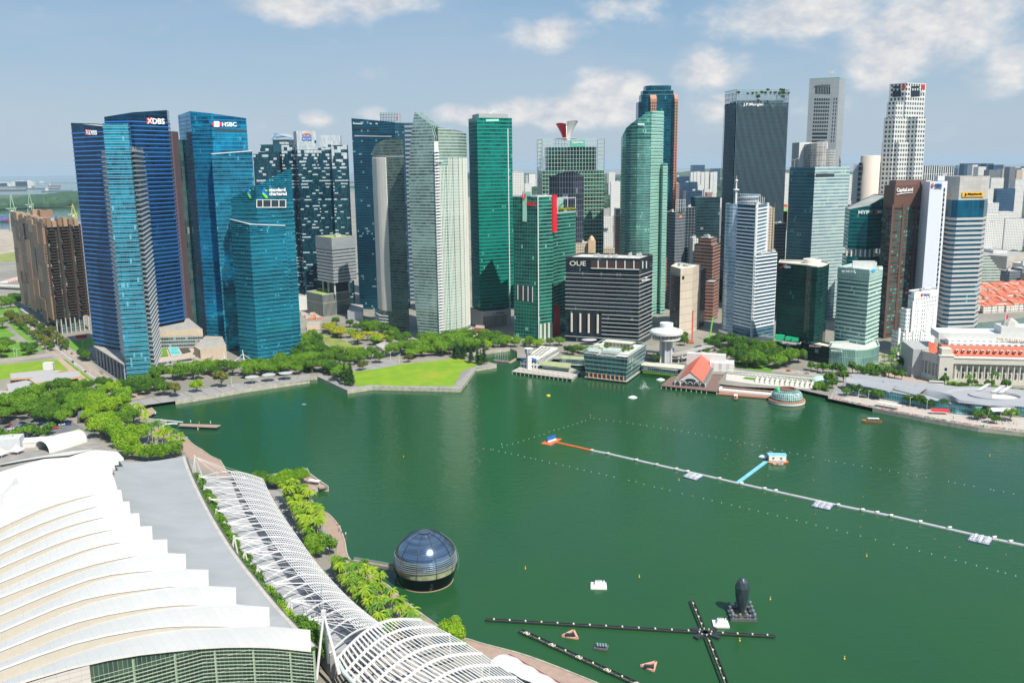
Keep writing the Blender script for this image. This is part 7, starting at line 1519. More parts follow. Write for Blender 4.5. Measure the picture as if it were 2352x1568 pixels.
for i in range(4):
    for j in range(2): mk('globe',MB().lathe((p.x-1.6+i*1.1,p.y-.5+j*1.2+i*-.25,1.1),[(0,0),(.45,.15),(.6,.6),(.4,1.05),(0,1.2)],8),mat('globe_slate',(.12,.18,.2),.3),T,smooth=True)
# ---------------- buoys ----------------
def buoyset(v,pts,kind,label,group,s=1.):
    cols={'w':mat('buoy_white',(.8,.8,.75),.4),'o':mat('buoy_orange',(.8,.16,.03),.4),'y':mat('buoy_yellow',(.75,.45,.04),.4)}
    base=None
    for x,y in pts:
        p=G(v,x,y,0); T=root('buoy',label,'buoy',(p.x,p.y,0),group)
        if base is None:
            if kind=='y': base=mk('float_body',MB().lathe(p,[(0,-.3),(.9,0),(.9,.7),(.35,1.2),(.25,2.6),(.6,2.8),(.6,3.4),(0,3.6)],10),cols['y'],T).data
            else: base=mk('float_body',MB().lathe(p,[(0,-.3),(.5,0),(.55,.3),(.3,.65),(0,.75)],8),cols[kind],T,smooth=True).data
        else: link(bpy.data.objects.new('float_body',base),T)
        k_=s*(.4 if kind=='w' else .48); T.scale=(k_,k_,k_)
Wp=[('L',x,y) for x,y in((76,210),(110,220),(148,227),(182,234),(222,243),(259,252),(296,260),(323,266),(362,274),(404,286),(443,291),(483,301),(522,309),(566,322),(606,330),(649,339),(693,348),(736,359),(780,370),(867,390),(909,397),(953,411),(1015,427),(1060,437),(1104,447),(1178,466),(1300,494),(1351,507),(1406,519),(1464,532),(1512,543),(1567,556),(1620,569),(1675,582),(1731,595),(1787,608),(1843,621),
 (126,178),(129,194),(158,184),(190,176),(222,168),(254,157),(285,147),(316,136),(346,128),(373,120),(403,106),(431,97),(458,91),(487,82),(513,73),(540,65),(566,58),(592,47),(615,41),(663,29),(697,33),(737,38),(778,43),(816,48),(857,54),(892,59),(933,66),(972,71),(1012,76),(1053,83),(1091,87),(1131,96),(1173,102),(1213,109),(1253,117),(1292,124),(1333,131),(1374,138),(1415,146),(1458,154),(1500,163),(1541,171),(1584,180),(1628,189),(1715,207),(1760,216),(1804,226),(1848,235))]
byv={}
for v,x,y in Wp: byv.setdefault(v,[]).append((x,y))
buoyset('L',byv['L'],'w','small white ball buoy in the dotted lines around the floating walkway','white ball buoys',1.)
buoyset('M',[(x,y) for x,y in((573,166),(620,176),(668,187),(765,207),(809,214),(861,223),(914,232),(968,240),(1023,250),(1079,260),(1136,270),(1190,279),(1247,289),(1303,299),(1361,310),(1497,335),(1537,343),(1594,354),(1653,364),(1756,383),(1774,387),(1835,399),(1897,410),(686,602),(755,618),(813,632),(877,648),(958,668),(1050,691),(1162,720),(1242,740),(1319,760),(1394,778),(1475,799),(1541,816),(1602,831),(1668,849),(1733,866),(1800,884),(1845,895),(1909,912),(626,586),(567,572),(508,558),(449,544),(390,530))],'w','small white ball buoy in the dotted lines right of the raft house','white ball buoys',1.)
buoyset('L',[(20,205),(62,210),(643,10),(643,24),(1237,480),(1670,197),(1441,237),(1428,262),(1515,182)],'o','small orange ball buoy along the dotted lines','orange ball buoys',1.3)
buoyset('M',[(176,224),(145,168),(131,194),(743,203),(391,298),(671,326),(975,428),(1356,513),(1413,688),(1566,736),(1850,783),(958,611),(500,450),(683,533)],'o','tiny orange ball buoy between the walkway and the right edge','orange ball buoys',1.)
for v,x,y,l_ in (('L',264,903,'yellow marker buoy right of the glass sphere'),('L',927,952,'yellow marker buoy in the middle of the open water'),('L',1690,1082,'yellow marker buoy right of the faceted pillar'),('M',996,792,'yellow marker buoy below the floating walkway at the right'),('M',860,1420,'yellow marker buoy near the bottom right'),('M',1750,178,'yellow marker buoy near the right edge below the river boat'),('L',1512,1322,'yellow cone buoy just below the right hand frame arm'),('V',927,1049,'tiny yellow buoy in front of the lawn, left'),('L',1158,388,'yellow buoy next to the leftmost equipment raft')): buoyset(v,[(x,y)],'y',l_,None,.8 if v!='V' else .6)
for v,x,y,l_ in(('E',1128,1090,'white dome fountain float in the cove, upper one'),('E',1146,1114,'white dome fountain float in the cove, lower one'),('H',1058,992,'white dome fountain float left of the spray'),('H',1270,858,'white dome fountain float near the red roofed pier')):
    p=G(v,x,y,0); T=root('fountain_float',l_,'float',(p.x,p.y,0)); mk('dome',MB().lathe(p,[(3.2,-.1),(3.2,.3),(2.2,1.1),(1.,1.5),(0,1.6)],16),mat('float_white',(.7,.7,.68),.5),T,smooth=True); mk('skirt',MB().lathe(p,[(3.9,-.1),(3.9,.25),(3.1,.3)],16),trim,T)
p=G('H',418,978,0); T=root('fountain_float','small yellow and white float in front of the overwater hotel','float',(p.x,p.y,0)); mk('dome',MB().lathe(p,[(1.8,0),(1.6,.8),(0,1.2)],12),mat('buoy_yellow',(.75,.45,.04),.4),T)
p=G('H',1148,925,0); mb=MB(); r_=random.Random(5)
for k in range(420):
    a_=r_.uniform(0,6.28); s_=r_.random(); rad_=1+6.5*s_*r_.random(); z=10*(1-s_)*r_.uniform(.3,1)*(1 if r_.random()<.6 else .5)*max(.1,1-rad_/9)+.1; c_=p+Vector((rad_*math.cos(a_)-1.5*z/10,rad_*math.sin(a_)*.6,z)); leafq(mb,c_,Vector((r_.gauss(0,1),r_.gauss(0,1),r_.gauss(0,1))),.22,r_)
o=mk('water_spray',mb,mat('spray_white',(.8,.85,.83),.5)); tag(o,'white water spray of a fountain right of the overwater hotel','fountain spray',kind='stuff')
q=ccw(g('E',1355,1200,1370,1185,1675,1195,1640,1212)); T=root('jetty','long thin timber jetty reaching out from the cove','jetty',ctr(q,0)); mk('deck',MB().prism(q,2.0,2.6,bot=True),mbw,T)
for s_ in(.1,.35,.6,.85): p=q[0].lerp(q[1],s_).lerp(q[3].lerp(q[2],s_),.5); mk('post',MB().tube(Vp(p,-.5),Vp(p,2.2),.4),trim,T)
for x,y in((1447,1182),(1512,1192),(1598,1188)): p=G('E',x,y,2.6); mk('bollard_lamp',MB().tube(p,p+Vector((0,0,2)),.3),trim if x!=1512 else orf,T)
mb=MB(); P_=[G('E',x,y,3.) for x,y in((1345,1190),(1310,1188),(1270,1192),(1245,1205),(1240,1225))]
for a_,b2 in zip(P_,P_[1:]): mb.beam(a_,b2,1.6,.8)
mk('curved_arm',mb,mwall,T); mk('ramp_rail',MB().beam(G('E',1190,1158,4),G('E',1388,1178,3.2),.3,1.0),trim,T)
q=ccw(g('K',428,292,538,368,486,374,440,340,405,310)); T=root('jetty','pointed timber jetty with a glass shelter beside the bright trees','jetty',ctr(q,3)); mk('deck',MB().prism(q,2.4,3.25,bot=True),mbw,T); p=G('K',455,350,3.2); mk('shelter',MB().box(p+Vector((0,0,2.4)),(8,3,.2),-.4).box(p+Vector((-3.4,1,1.2)),(.2,.2,2.4)).box(p+Vector((3.4,-1.5,1.2)),(.2,.2,2.4)),trim,T); mk('rail',MB().beam(G('K',428,292,4.2),G('K',538,368,4.2),.15,.8),trimg,T)
# ---------------- waterfront on the right ----------------
sw=mat('stucco_white',(.57,.57,.545),.6,var=.05); dk_=mat('deck_grey',(.38,.36,.33),.8,var=.15); glsh=facade('shop_glass',(.03,.09,.10),(.12,.24,.26),4,2,.1,(.4,.45,.45),.08,None,.08)
def platform(T,q,z=2.6,m_=None,posts=True):
    mk('deck',MB().prism(q,z-.7,z,bot=True),m_ or dk_,T)
    if posts:
        q2=inset(q,.6); n=len(q2); k=0
        for i in range(n):
            a,b=q2[i],q2[(i+1)%n]; L=(b-a).length
            for j in range(int(L/4.5)):
                k+=1
                if k<60: p=a.lerp(b,j*4.5/L); mk('pile',MB().tube(Vp(p,-.6),Vp(p,z-.6),.42,.42,6),sw,T)
q=ccw([B2('H',138,792,2.6),B2('H',600,850,2.6),B2('H',665,792,2.6),B2('H',560,755,2.6),B2('H',200,760,2.6)]); T=root('pier_restaurant','white pier building with a small lookout tower and blue awnings over the water','building',ctr(q,0)); platform(T,q)
n_=P2('H',345,782,842); l=P2('H',206,778,850); r_=P2('H',497,705,900); zt=Z('H',206,716,l); wcf=facade('pier_wall',(.03,.08,.09),(.10,.2,.2),4.2,3.4,.45,(.70,.70,.67),.35,None,0,metal=.1,rough=.5)
block(T,quad(n_,l,r_),2.6,zt,wcf); u0=l.lerp(n_,.25)+Vector((4,10)); a,b,c_,d=n_+Vector((-4,6)),l+Vector((4,8)),r_,l+r_-n_+Vector((2,0))
zu=Z('H',497,612,r_); block(T,[l+Vector((6,9)),n_+Vector((-2,4)),r_+Vector((-1,0)),l+(r_-n_)],zt-.5,zu,wcf,roofm=sw,name='upper_storey')
for i in range(3):
    for j in range(6): p=(l+Vector((9,14))).lerp(l+(r_-n_),.1+j*.16)+(n_-l)*(.15+.25*i)*.8; mk('skylight',MB().box(Vp(p,zu-.5),(3.2,2.0,.5),math.atan2((r_-n_).y,(r_-n_).x)),mat('skylight_grey',(.22,.2,.16),.5),T)
for s_ in(.15,.6): p=l.lerp(n_,s_)+Vector((1,3)); mk('awning',MB().box(Vp(p,zt+1.6),(7.5,5,.3),math.atan2((n_-l).y,(n_-l).x),.15),mat('awning_blue',(.02,.09,.35),.6),T)
tp=P2('H',270,782,842); zz=Z('H',270,620,tp); oc8=lambda r_,z:(r_,z); mk('lookout_shaft',MB().box(Vp(tp,(zz-5+2.6)/2),(4.2,4.2,zz-7.6),.4),sw,T); mk('lookout_cabin',MB().lathe(Vp(tp,0),[(2.3,zz-6),(3.0,zz-4.6),(4.,zz-4.2),(4.3,zz-1),(4.1,zz)],8,rot=.4),facade('lookout',(.1,.12,.12),(.2,.24,.24),9,1.6,.05,(.7,.7,.67),.35,None,0,metal=0),T); mk('lookout_rim',MB().lathe(Vp(tp,0),[(4.4,zz-.5),(4.7,zz-.2),(4.7,zz+.3),(4.,zz+.3),(0,zz)],8,rot=.4),sw,T)
a=[P2('H',350,790,838),P2('H',585,800,822),P2('H',590,770,842),P2('H',380,760,856)]; z_=Z('H',585,768,a[1]); block(T,inset(a,2.5),2.6,z_-1,glsh,name='terrace_room'); mk('flat_roof',MB().prism(ccw(a),z_-.8,z_,bot=True),mat('moss_roof',(.30,.33,.18),.9,var=.3),T)
for k in range(22): p=q[0].lerp(q[1],.0);
for k,(x,y) in enumerate([(180+i*19,785+i*3.1) for i in range(22)]): p=G('H',x,y-6,2.6); mk('parasol',MB().lathe(p,[(1.3,1.9),(0,2.5)],6),[trim,mat('parasol_sand',(.5,.4,.28),.7)][k%2],T) if k%2 else None
n_=B2('H',1003,884,0); l=B2('H',708,850,0); r_=B2('H',1133,788,0); T=root('waterfront_hotel','green glass waterfront hotel with terracotta panels and a rooftop pool','hotel',ctr([n_,l,r_],0)); q=quad(n_,l,r_); platform(T,offset(ccw(q),1.5),2.2,posts=False)
zt=Z('H',1035,680,n_); hg=facade('hotel_glass',(.012,.07,.09),(.05,.20,.22),4.1,4.0,.08,(.20,.32,.30),.07,(.40,.15,.09),.06,(.4,.5,.45),.4,.12,.015); mb=MB(); qq=ccw(q); o=offset(qq,2.6); u=0
for i in range(4):
    a,b=qq[i],qq[(i+1)%4]; A_,B_=o[i],o[(i+1)%4]; L=(b-a).length; mb.face([Vp(a,2.2),Vp(b,2.2),Vp(B_,zt),Vp(A_,zt)],[(u,0),(u+L,0),(u+L,zt-2),(u,zt-2)]); u+=L
mk('facade',mb,hg,T); mk('roof',MB().face([Vp(p,zt-.3) for p in o]),mat('roof_pale',(.5,.5,.48),.8),T)
for k in range(1,7): z_=2.2+k*4.1; f=(z_-2.2)/(zt-2.2); mk('floor_band',MB().ring(offset(qq,2.6*f),z_-.2,.5,.35,.1),mat('band_green',(.25,.38,.34),.4),T)
for k in range(9): p=l.lerp(n_,(k+.5)/9)+Vector((0,-.8)); mk('fin_panel',MB().box(Vp(p,4.3),(1.1,.8,4.2),.2),mat('terracotta',(.5,.18,.1),.6),T)
sign(T,'THE FULLERTON BAY HOTEL',('H',778,670),(935,686),660,l+Vector((0,-2.6)),n_+Vector((0,-2.6)),mat('sign_cream',(.75,.72,.66),.5),label='pale words THE FULLERTON BAY HOTEL',bold=.015,out=.6)
o2=inset(q,2); e=(n_-l).normalized(); f_=(r_-n_).normalized(); P_=lambda s,t_,z:Vp(l+e*s+f_*t_,z); ang=math.atan2(e.y,e.x)
for s0,s1 in((0,13),(15,31)): mk('roof_pergola',MB().beam(P_(s0,3,zt+3.2),P_(s1,3,zt+3.2),7,.3),mat('pergola_mint',(.36,.50,.42),.5),T)
for k in range(9): mk('pergola_post',MB().tube(P_(k*4,0,zt-.3),P_(k*4,0,zt+3.1),.14),trim,T)
mk('pool',MB().box(P_(20,15,zt+.3),(18,9,1),ang),dk_,T); mk('pool_water',MB().box(P_(20,15,zt+.85),(17,8,.1),ang),mat('pool_blue',(.08,.35,.55),.05),T)
mk('roof_pavilion',MB().box(P_(20,36,zt+2.5),(26,9,5),ang),facade('pav',(.05,.05,.04),(.4,.36,.28),5,3.6,.2,(.5,.47,.38),.4,None,0,metal=0),T); mk('pavilion_roof',MB().box(P_(20,36,zt+5.3),(29,12,.5),ang),mat('pale_roof',(.50,.50,.42),.7),T)
mk('roof_pavilion',MB().box(P_(3,24,zt+1.8),(7,9,3.6),ang),mat('pale_roof',(.50,.50,.42),.7),T)
for s_,t_ in((30,20),(33,26),(28,28),(8,18),(34,34),(10,30)): plant('bush',(P_(s_,t_,0).x,P_(s_,t_,0).y),'green bush on the roof terrace of the waterfront hotel','hotel roof bushes',1.,z=zt)
c=P2('H',1308,725,862); T=root('round_observation_tower','white mushroom shaped observation tower with round revolving lounge','tower',(c.x,c.y,3)); ZZ=lambda y:Z('H',1308,y,c); wr_=16.2
mk('shaft',MB().lathe(Vp(c,0),[(4.9,3),(4.9,ZZ(560))],12),mat('shaft_grey',(.34,.37,.42),.6),T)
for k in range(6): a=k*math.pi/3+.3; mk('shaft_fin',MB().box(Vector((c.x+5.6*math.cos(a),c.y+5.6*math.sin(a),(ZZ(560)+3)/2)),(2.2,1.5,ZZ(560)-3),a),sw,T)
zl=[ZZ(y) for y in(560,548,535,505,488,462)]; mk('lounge',MB().lathe(Vp(c,0),[(13.2,zl[2]),(15.8,zl[3])],40),facade('lounge_glass',(.05,.09,.1),(.25,.32,.32),9,1.2,.02,(.6,.6,.58),.14,None,0,metal=.2),T)
mk('lounge_floor',MB().lathe(Vp(c,0),[(4.5,zl[0]),(12,zl[1]),(13.7,zl[1]+.2),(13.7,zl[2]),(13,zl[2])],40),sw,T)
mk('lounge_rim',MB().lathe(Vp(c,0),[(15.6,zl[3]-.2),(wr_,zl[3]),(wr_,zl[4]),(15.2,zl[4]+1.2),(6,zl[5]+.6)],40),sw,T)
for k in range(24): a=k*math.pi/12; mk('rim_rib',MB().beam(Vector((c.x+13.6*math.cos(a),c.y+13.6*math.sin(a),zl[2])),Vector((c.x+(wr_+.1)*math.cos(a),c.y+(wr_+.1)*math.sin(a),zl[4])),.35,.5),trimg if k%2 else sw,T)
mk('top_drum',MB().lathe(Vp(c,0),[(6.3,zl[5]),(6.5,ZZ(425)),(5.9,ZZ(425)),(5.9,ZZ(425)-1),(0,ZZ(425)-1)],32),facade('drum_white',(.5,.5,.48),(.65,.65,.62),9,1,.05,(.72,.72,.7),.3,None,0,metal=0,rough=.6),T)
a,b,c2,d=G('H',1150,640,11),G('H',1420,665,11),G('H',1650,598,11),G('H',1100,625,11); T=root('covered_bridge','grey roofed pedestrian bridge beside the mushroom tower','bridge',(a.x,a.y+10,3)); cm=mat('bridge_roof',(.34,.33,.31),.7,var=.15); mk('roof',MB().beam(a,b,9,.6),cm,T); mk('roof',MB().beam(b+Vector((-3,2,.05)),c2,9,.62),cm,T)
mk('deck',MB().beam(a+Vector((0,0,-3.6)),b+Vector((0,0,-3.6)),7,.8),dk_,T); mk('deck',MB().beam(b+Vector((0,0,-3.6)),c2+Vector((0,0,-3.6)),7,.8),dk_,T)
for p,w_ in((a,b),(b,c2)):
    for s_ in(.05,.35,.65,.95): x=p.lerp(w_,s_); mk('column',MB().tube(Vp(x,3),Vp(x,x.z-.3),.6),sw,T)
q=ccw([B2('H',1268,900,2.6),B2('H',1700,945,2.6),B2('H',1750,820,2.6),B2('H',1390,800,2.6)]); T=root('red_roof_pier','old pier hall with arched white front and long salmon red roof','building',ctr(q,0)); platform(T,q,2.6,mat('pier_timber',(.17,.11,.09),.8,var=.2))
A=B2('H',1374,898,2.6); Bq=B2('H',1612,914,2.6); e=(Bq-A).normalized(); nb_=Vector((-e.y,e.x)); nb_=nb_ if nb_.y>0 else -nb_; Cq=cross('H',1722,790,Bq,(nb_+e*.0)); L=(Cq-Bq).length; L=max(30,min(L,75)); W_=(Bq-A).length; ze=Z('H',1372,862,A); ze2=Z('H',1397,833,A)
block(T,[A,Bq,Bq+nb_*L,A+nb_*L],2.6,ze,facade('pier_side',(.03,.06,.06),(.1,.15,.14),12,4.5,.02,(.6,.6,.57),.4,None,0,metal=.1),roofm=mat('slat_roof',(.17,.16,.15),.8,var=.3,scale=.6),name='side_hall')
for k in range(5): p=A.lerp(Bq,(k+.5)/5); o_=MB(); P0=[Vector((p.x,p.y-.25,0))+Vector((e.x,e.y,0))*(2.*math.cos(t_))+Vector((0,0,4.6+2.*math.sin(t_))) for t_ in [R(x) for x in range(0,181,20)]]+[Vp(p-e*2+Vector((0,-.25)),2.8),Vp(p+e*2+Vector((0,-.25)),2.8)]; mk('arch_window',o_.face(P0),mdark,T); mk('arch_trim',[m3:=MB(),[m3.beam(x,y,.35,.4) for x,y in zip(P0[:10],P0[1:10])]][0],sw,T)
fm=A.lerp(Bq,.12); gm2=A.lerp(Bq,.9); mid=(fm+gm2)/2; zr=Z('H',1500,795,mid); mk('red_roof',MB().face([Vp(fm-nb_,ze+.4),Vp(mid-nb_,zr),Vp(mid+nb_*(L-2),zr),Vp(fm+nb_*(L-2),ze+.4)]).face([Vp(mid-nb_,zr),Vp(gm2-nb_,ze+.4),Vp(gm2+nb_*(L-2),ze+.4),Vp(mid+nb_*(L-2),zr)]),mat('roof_salmon',(.62,.13,.085),.6,var=.05),T)
mk('gable',MB().prism([fm,gm2,gm2+nb_*.6,fm+nb_*.6],ze-.2,ze+.5).face([Vp(fm-nb_*.4,ze+.3),Vp(gm2-nb_*.4,ze+.3),Vp(mid-nb_*.4,zr-.3)]),sw,T)
mk('gable_arch',MB().face([Vp(mid+e*(5*math.cos(t_))-nb_*.6,ze+.5+2.2*math.sin(t_)) for t_ in [R(x) for x in range(0,181,20)]]),wr,T)
rp0=mid+nb_*(L-2); mk('rear_block',MB().prism([rp0-e*14,rp0+e*22,rp0+e*22+nb_*7,rp0-e*14+nb_*7],3,zr+1),sw,T); mk('flagpole',MB().tube(Vp(rp0,zr),Vp(rp0,zr+12),.2),trim,T)
a=[B2('H',1640,790),B2('H',1828,800),B2('H',1828,770),B2('H',1640,760)]; block(T,a,3,11,facade('annex_wall',(.3,.32,.32),(.55,.55,.52),8,7,.1,(.62,.62,.6),.6,None,0,metal=0),roofm=sw,name='annex')
a=[B2('H',1125,790),B2('H',1400,825),B2('H',1400,800),B2('H',1130,770)]; T=root('terrace_pavilion','low glazed pavilion with long pale roof left of the red roofed pier','building',ctr(a)); block(T,a,3,7.5,glsh); mk('flat_roof',MB().prism(ccw([B2('H',1120,745,8),B2('H',1440,775,8),B2('H',1455,745,8),B2('H',1130,722,8)]),7.5,8.1,bot=True),mat('pale_roof',(.50,.50,.46),.7,var=.1),T); mk('hedge',MB().beam(G('H',1135,800,3.5),G('H',1370,825,3.5),1.5,1.6),LM['mid'],T)
a=[B2('H',505,735),B2('H',700,745),B2('H',700,715),B2('H',520,700)]; T=root('terrace_pavilion','low green glazed pavilion between the white pier house and the hotel','building',ctr(a)); block(T,a,3,8,glsh,roofm=mat('moss_roof',(.3,.33,.18),.9)); mk('awning',MB().beam(G('H',500,738,5),G('H',700,748,5),3,.3),trimg,T)
c=P2('I',548,1140,716); T=root('dome_restaurant','low round glass dome restaurant floating beside the timber jetty','building',(c.x,c.y,0)); mk('base',MB().lathe(Vp(c,0),[(14,-.3),(14.6,.8),(14.6,2.2),(0,2.2)],40),sw,T); mk('flower_rim',MB().lathe(Vp(c,0),[(14.2,2.2),(14.6,3),(13.2,3.1)],40),mat('flowers_orange',(.45,.14,.05),.8,var=.5,scale=1.),T)
mk('dome',MB().lathe(Vp(c,0),[(12.2,2.2),(12.8,5),(12,8),(9.6,10.4),(7,11.4)],36),facade('dome_green',(.05,.18,.18),(.25,.45,.43),2.1,1.7,.1,(.65,.72,.68),.12,None,.1,(.5,.6,.5),.4,.12),T,smooth=False); mk('roof_ring',MB().lathe(Vp(c,0),[(7.2,11.2),(7.4,11.9),(5.8,12.1),(5.6,10.6),(0,10.4)],36),mat('ring_brown',(.16,.08,.05),.6),T); mk('green_ball',MB().lathe(Vp(c+Vector((-8,-1)),9.4),[(0,0),(1.6,.7),(2,2),(1.3,3.4),(0,3.8)],14),mat('ball_green',(.01,.55,.12),.4),T,smooth=True)
q=ccw([B2('I',25,1112,1.5),B2('I',428,1145,1.5),B2('I',430,1125,1.5),B2('I',40,1092,1.5)]); T=root('jetty','long brick red jetty left of the glass dome restaurant','jetty',ctr(q,0)); mk('deck',MB().prism(q,.4,1.3),mat('jetty_red',(.36,.16,.10),.8),T); q=ccw([B2('I',30,1085,3),B2('I',430,1125,3),B2('I',440,1095,3),B2('I',40,1058,3)]); mk('upper_deck',MB().prism(q,1.6,3.2,bot=True),sw,T); mk('planting',MB().beam(G('I',60,1066,3.8),G('I',430,1100,3.8),1.4,1.2),mat('flowers_mixed',(.20,.10,.06),.9,var=.8,scale=1.),T)
q=ccw([B2('I',85,1010,3.2),B2('I',300,1040,3.2),B2('I',640,1070,3.2),B2('I',850,1085,3.2),B2('I',850,1030,3.2),B2('I',330,965,3.2),B2('I',90,955,3.2)]); T=root('terrace','white striped waterfront terrace with planters above the water','terrace',ctr(q,0)); platform(T,q,3.1,mat('terrace_pale',(.50,.47,.43),.8,var=.1))
for k in range(14): x=330+k*38; mk('screen_wall',MB().beam(G('I',x,972+k*4,3.8),G('I',x-22,1022+k*4,3.8),.9,1.6),sw,T); mk('planter',MB().box(G('I',x+14,1005+k*4,4),(1.2,1.2,2)),LM['mid'],T)
mk('lawn',MB().face([Vp(p,3.2) for p in ccw([B2('I',210,1000,3.2),B2('I',300,1012,3.2),B2('I',330,995,3.2),B2('I',235,985,3.2)])]),mlawn,T); a=G('I',95,935,6.5); b=G('I',760,1000,6.5); T=root('pergola','long pale green pergola along the road above the terrace','pergola',((a.x+b.x)/2,(a.y+b.y)/2,3)); mk('roof',MB().beam(a,b,3,.25),mat('pergola_pale',(.45,.58,.48),.5),T)
for k in range(26): p=a.lerp(b,k/25); mk('post',MB().tube(Vp(p,3),p,.15),sw,T)
mk('end_canopy',MB().lathe(G('I',800,1010,4),[(6,0),(5,2.6),(2.5,3.6),(0,3.8)],12,sx=1.4),mat('canopy_mint',(.35,.55,.48),.5),T,smooth=True);
T=root('curved_roof_building','long low building with overlapping curved silver roofs beside the sea wall','building',(330,700,3)); slv=mat('roof_silver',(.38,.39,.41),.45,metal=.2,var=.05)
def croof(back,front,zb,zf,nm='curved_roof'):
    B_=[G('I',x,y,zb) for x,y in back]; F_=[G('I',x,y,zf) for x,y in front]; rows=[]
    for k in range(6): s=k/5; rows.append([a.lerp(b,s)+Vector((0,0,2.2*math.sin(math.pi*s))) for a,b in zip(B_,F_)])
    mk(nm,MB().grid(rows).grid([[p+Vector((0,0,-.5)) for p in r] for r in rows[::-1]]).grid([rows[-1],[p+Vector((0,0,-.5)) for p in rows[-1]]]),slv,T,smooth=True)
croof([(990,992),(1130,990),(1280,1022),(1400,1045)],[(1000,1030),(1120,1050),(1240,1080),(1330,1105)],12,10); croof([(1270,1022),(1400,1035),(1560,1062),(1640,1080)],[(1290,1062),(1380,1085),(1460,1105),(1540,1125)],12.5,10.5); croof([(1520,1055),(1640,1075),(1760,1100),(1850,1180),(2095,1205)],[(1535,1095),(1640,1130),(1760,1165),(1870,1188),(2095,1218)],13,10)
gl2=facade('fullerton_glass',(.02,.12,.16),(.10,.32,.36),4,2,.1,(.35,.5,.52),.08,None,.08,(.4,.5,.5),.5,.12)
mb=MB(); u=0; ln_=[B2('I',x,y) for x,y in((1025,1108),(1200,1140),(1400,1180),(1600,1222),(1750,1254),(1830,1270),(1920,1275),(2100,1255),(2347,1290),(2600,1330))]
for a,b in zip(ln_,ln_[1:]): mb.wall(a,b,3,10.5,u=u); u+=(b-a).length
mk('glass_wall',mb,gl2,T); bl_=[B2('I',1000,1040),B2('I',1700,1130),B2('I',2400,1200),B2('I',2700,1260)]; rr2=[p+Vector((2,7)) for p in ln_]; mk('inner_roof',MB().face([Vp(p,9.6) for p in ccw(ln_[:8]+[B2('I',2100,1150),B2('I',1500,1075),B2('I',1040,1015)])]),slv,T)
cc2=P2('I',2130,1130,690); mk('round_roof_deck',MB().lathe(Vp(cc2,0),[(30,8),(31,9.5),(31,10.3),(24,10.6),(22,9.9),(13,9.9),(13,11),(12,11),(12,8.5)],48,sx=1.5,rot=-.25),slv,T); mk('deck_floor',MB().lathe(Vp(cc2,0),[(13,9),(0,9)],32,sx=1.4),mat('terrace_cream',(.6,.56,.5),.7),T)
mk('round_glass',MB().lathe(Vp(cc2,0),[(29,3),(29,8.6)],48,sx=1.5,rot=-.25),gl2,T); croof([(2095,1232),(2347,1222),(2600,1240)],[(2095,1245),(2347,1245),(2600,1270)],7.5,7,'lower_roof')
for x,y in((2010,1085),(2120,1100),(2170,1105)):
    mb=MB(); a,b=G('I',x,y,11),G('I',x+70,y-48,15)
    for s_ in(-1,0,1): mb.beam(a+Vector((s_*1.6,0,0)),b+Vector((s_*1.6,0,0)),.35)
    for k in range(7): p=a.lerp(b,k/6); mb.beam(p+Vector((-1.8,0,0)),p+Vector((1.8,0,0)),.3)
    mk('skylight_frame',mb,trim,T)
a=G('I',1238,1175,6.5); b=G('I',1410,1205,6.5); T=root('glass_canopy','white glass canopy on thin posts on the sea wall promenade','canopy',(a.x,a.y,3)); mk('roof',MB().beam(a,b,6,.25),mat('canopy_cream',(.6,.56,.5),.5),T)
for k in range(5): p=a.lerp(b,k/4); mk('post',MB().tube(Vp(p,3)+Vector((0,-2.4,0)),p+Vector((0,-2.4,0)),.12),trim,T)
p=G('I',1710,1240,6); T=root('red_awning','bright red awning tent on the promenade in front of the curved roofs','awning',(p.x,p.y,3)); mk('fabric',MB().box(p,(13,4,.4),-.18,.25),red,T); mk('post',MB().tube(p+Vector((6,-2,-3)),p+Vector((6,-2,0)),.12),trim,T); mk('post',MB().tube(p+Vector((-6,-1,-3)),p+Vector((-6,-1,0)),.12),trim,T)
fp_=[B2('I',x,y) for x,y in((880,1150),(1100,1196),(1400,1258),(1700,1312),(2000,1362),(2347,1400),(2600,1440))]; mb=MB(); r_=random.Random(9)
for a,b in zip(fp_,fp_[1:]):
    L=(b-a).length
    for k in range(int(L*5)): c_=Vp(a.lerp(b,r_.random())+Vector((r_.uniform(-.6,.6),r_.uniform(-.4,.8))),3.4+r_.random()*.7); leafq(mb,c_,Vector((r_.gauss(0,1),r_.gauss(0,1),1)),.55,r_)
m_,t,b=newmat('bougainvillea'); pos=t.node('ShaderNodeNewGeometry').outputs['Position']; f=t.noise(pos,.25,2,.5); t.put(b.inputs['Base Color'],t.mix(t.mr(f,.46,.54),(.05,.13,.02),(.60,.05,.12))); tag(mk('flower_bed',mb,m_),'pink and green flower bed along the top of the long sea wall','flowers',kind='stuff')
stn=mat('stone_ivory',(.52,.50,.44),.7,var=.06); stw=facade('old_stone',(.05,.06,.06),(.2,.22,.22),6,4.8,.5,(.50,.48,.42),.62,None,0,metal=0,rough=.7); rdr=mat('roof_vermilion',(.60,.12,.06),.7,var=.08)
A=B2('I',1808,1035); Bq=B2('I',2347,1050); e=(Bq-A).normalized(); nb_=Vector((-e.y,e.x)); nb_=nb_ if nb_.y>0 else -nb_; T=root('grand_hotel','grand ivory stone colonnaded hotel with red tiled roof band and white upper floors','hotel',(420,790,3)); L=110; Z_=lambda y,p=A:Z('I',1808,y,p)
zc0,zc1,zcn=Z_(1005),Z_(885),Z_(835); F=lambda s,t_,z:Vp(A+e*s+nb_*t_,z)
def boxf(nm,s0,s1,t0,t1,z0,z1,m_): return mk(nm,MB().prism([A+e*s0+nb_*t0,A+e*s1+nb_*t0,A+e*s1+nb_*t1,A+e*s0+nb_*t1],z0,z1,bot=True),m_,T)
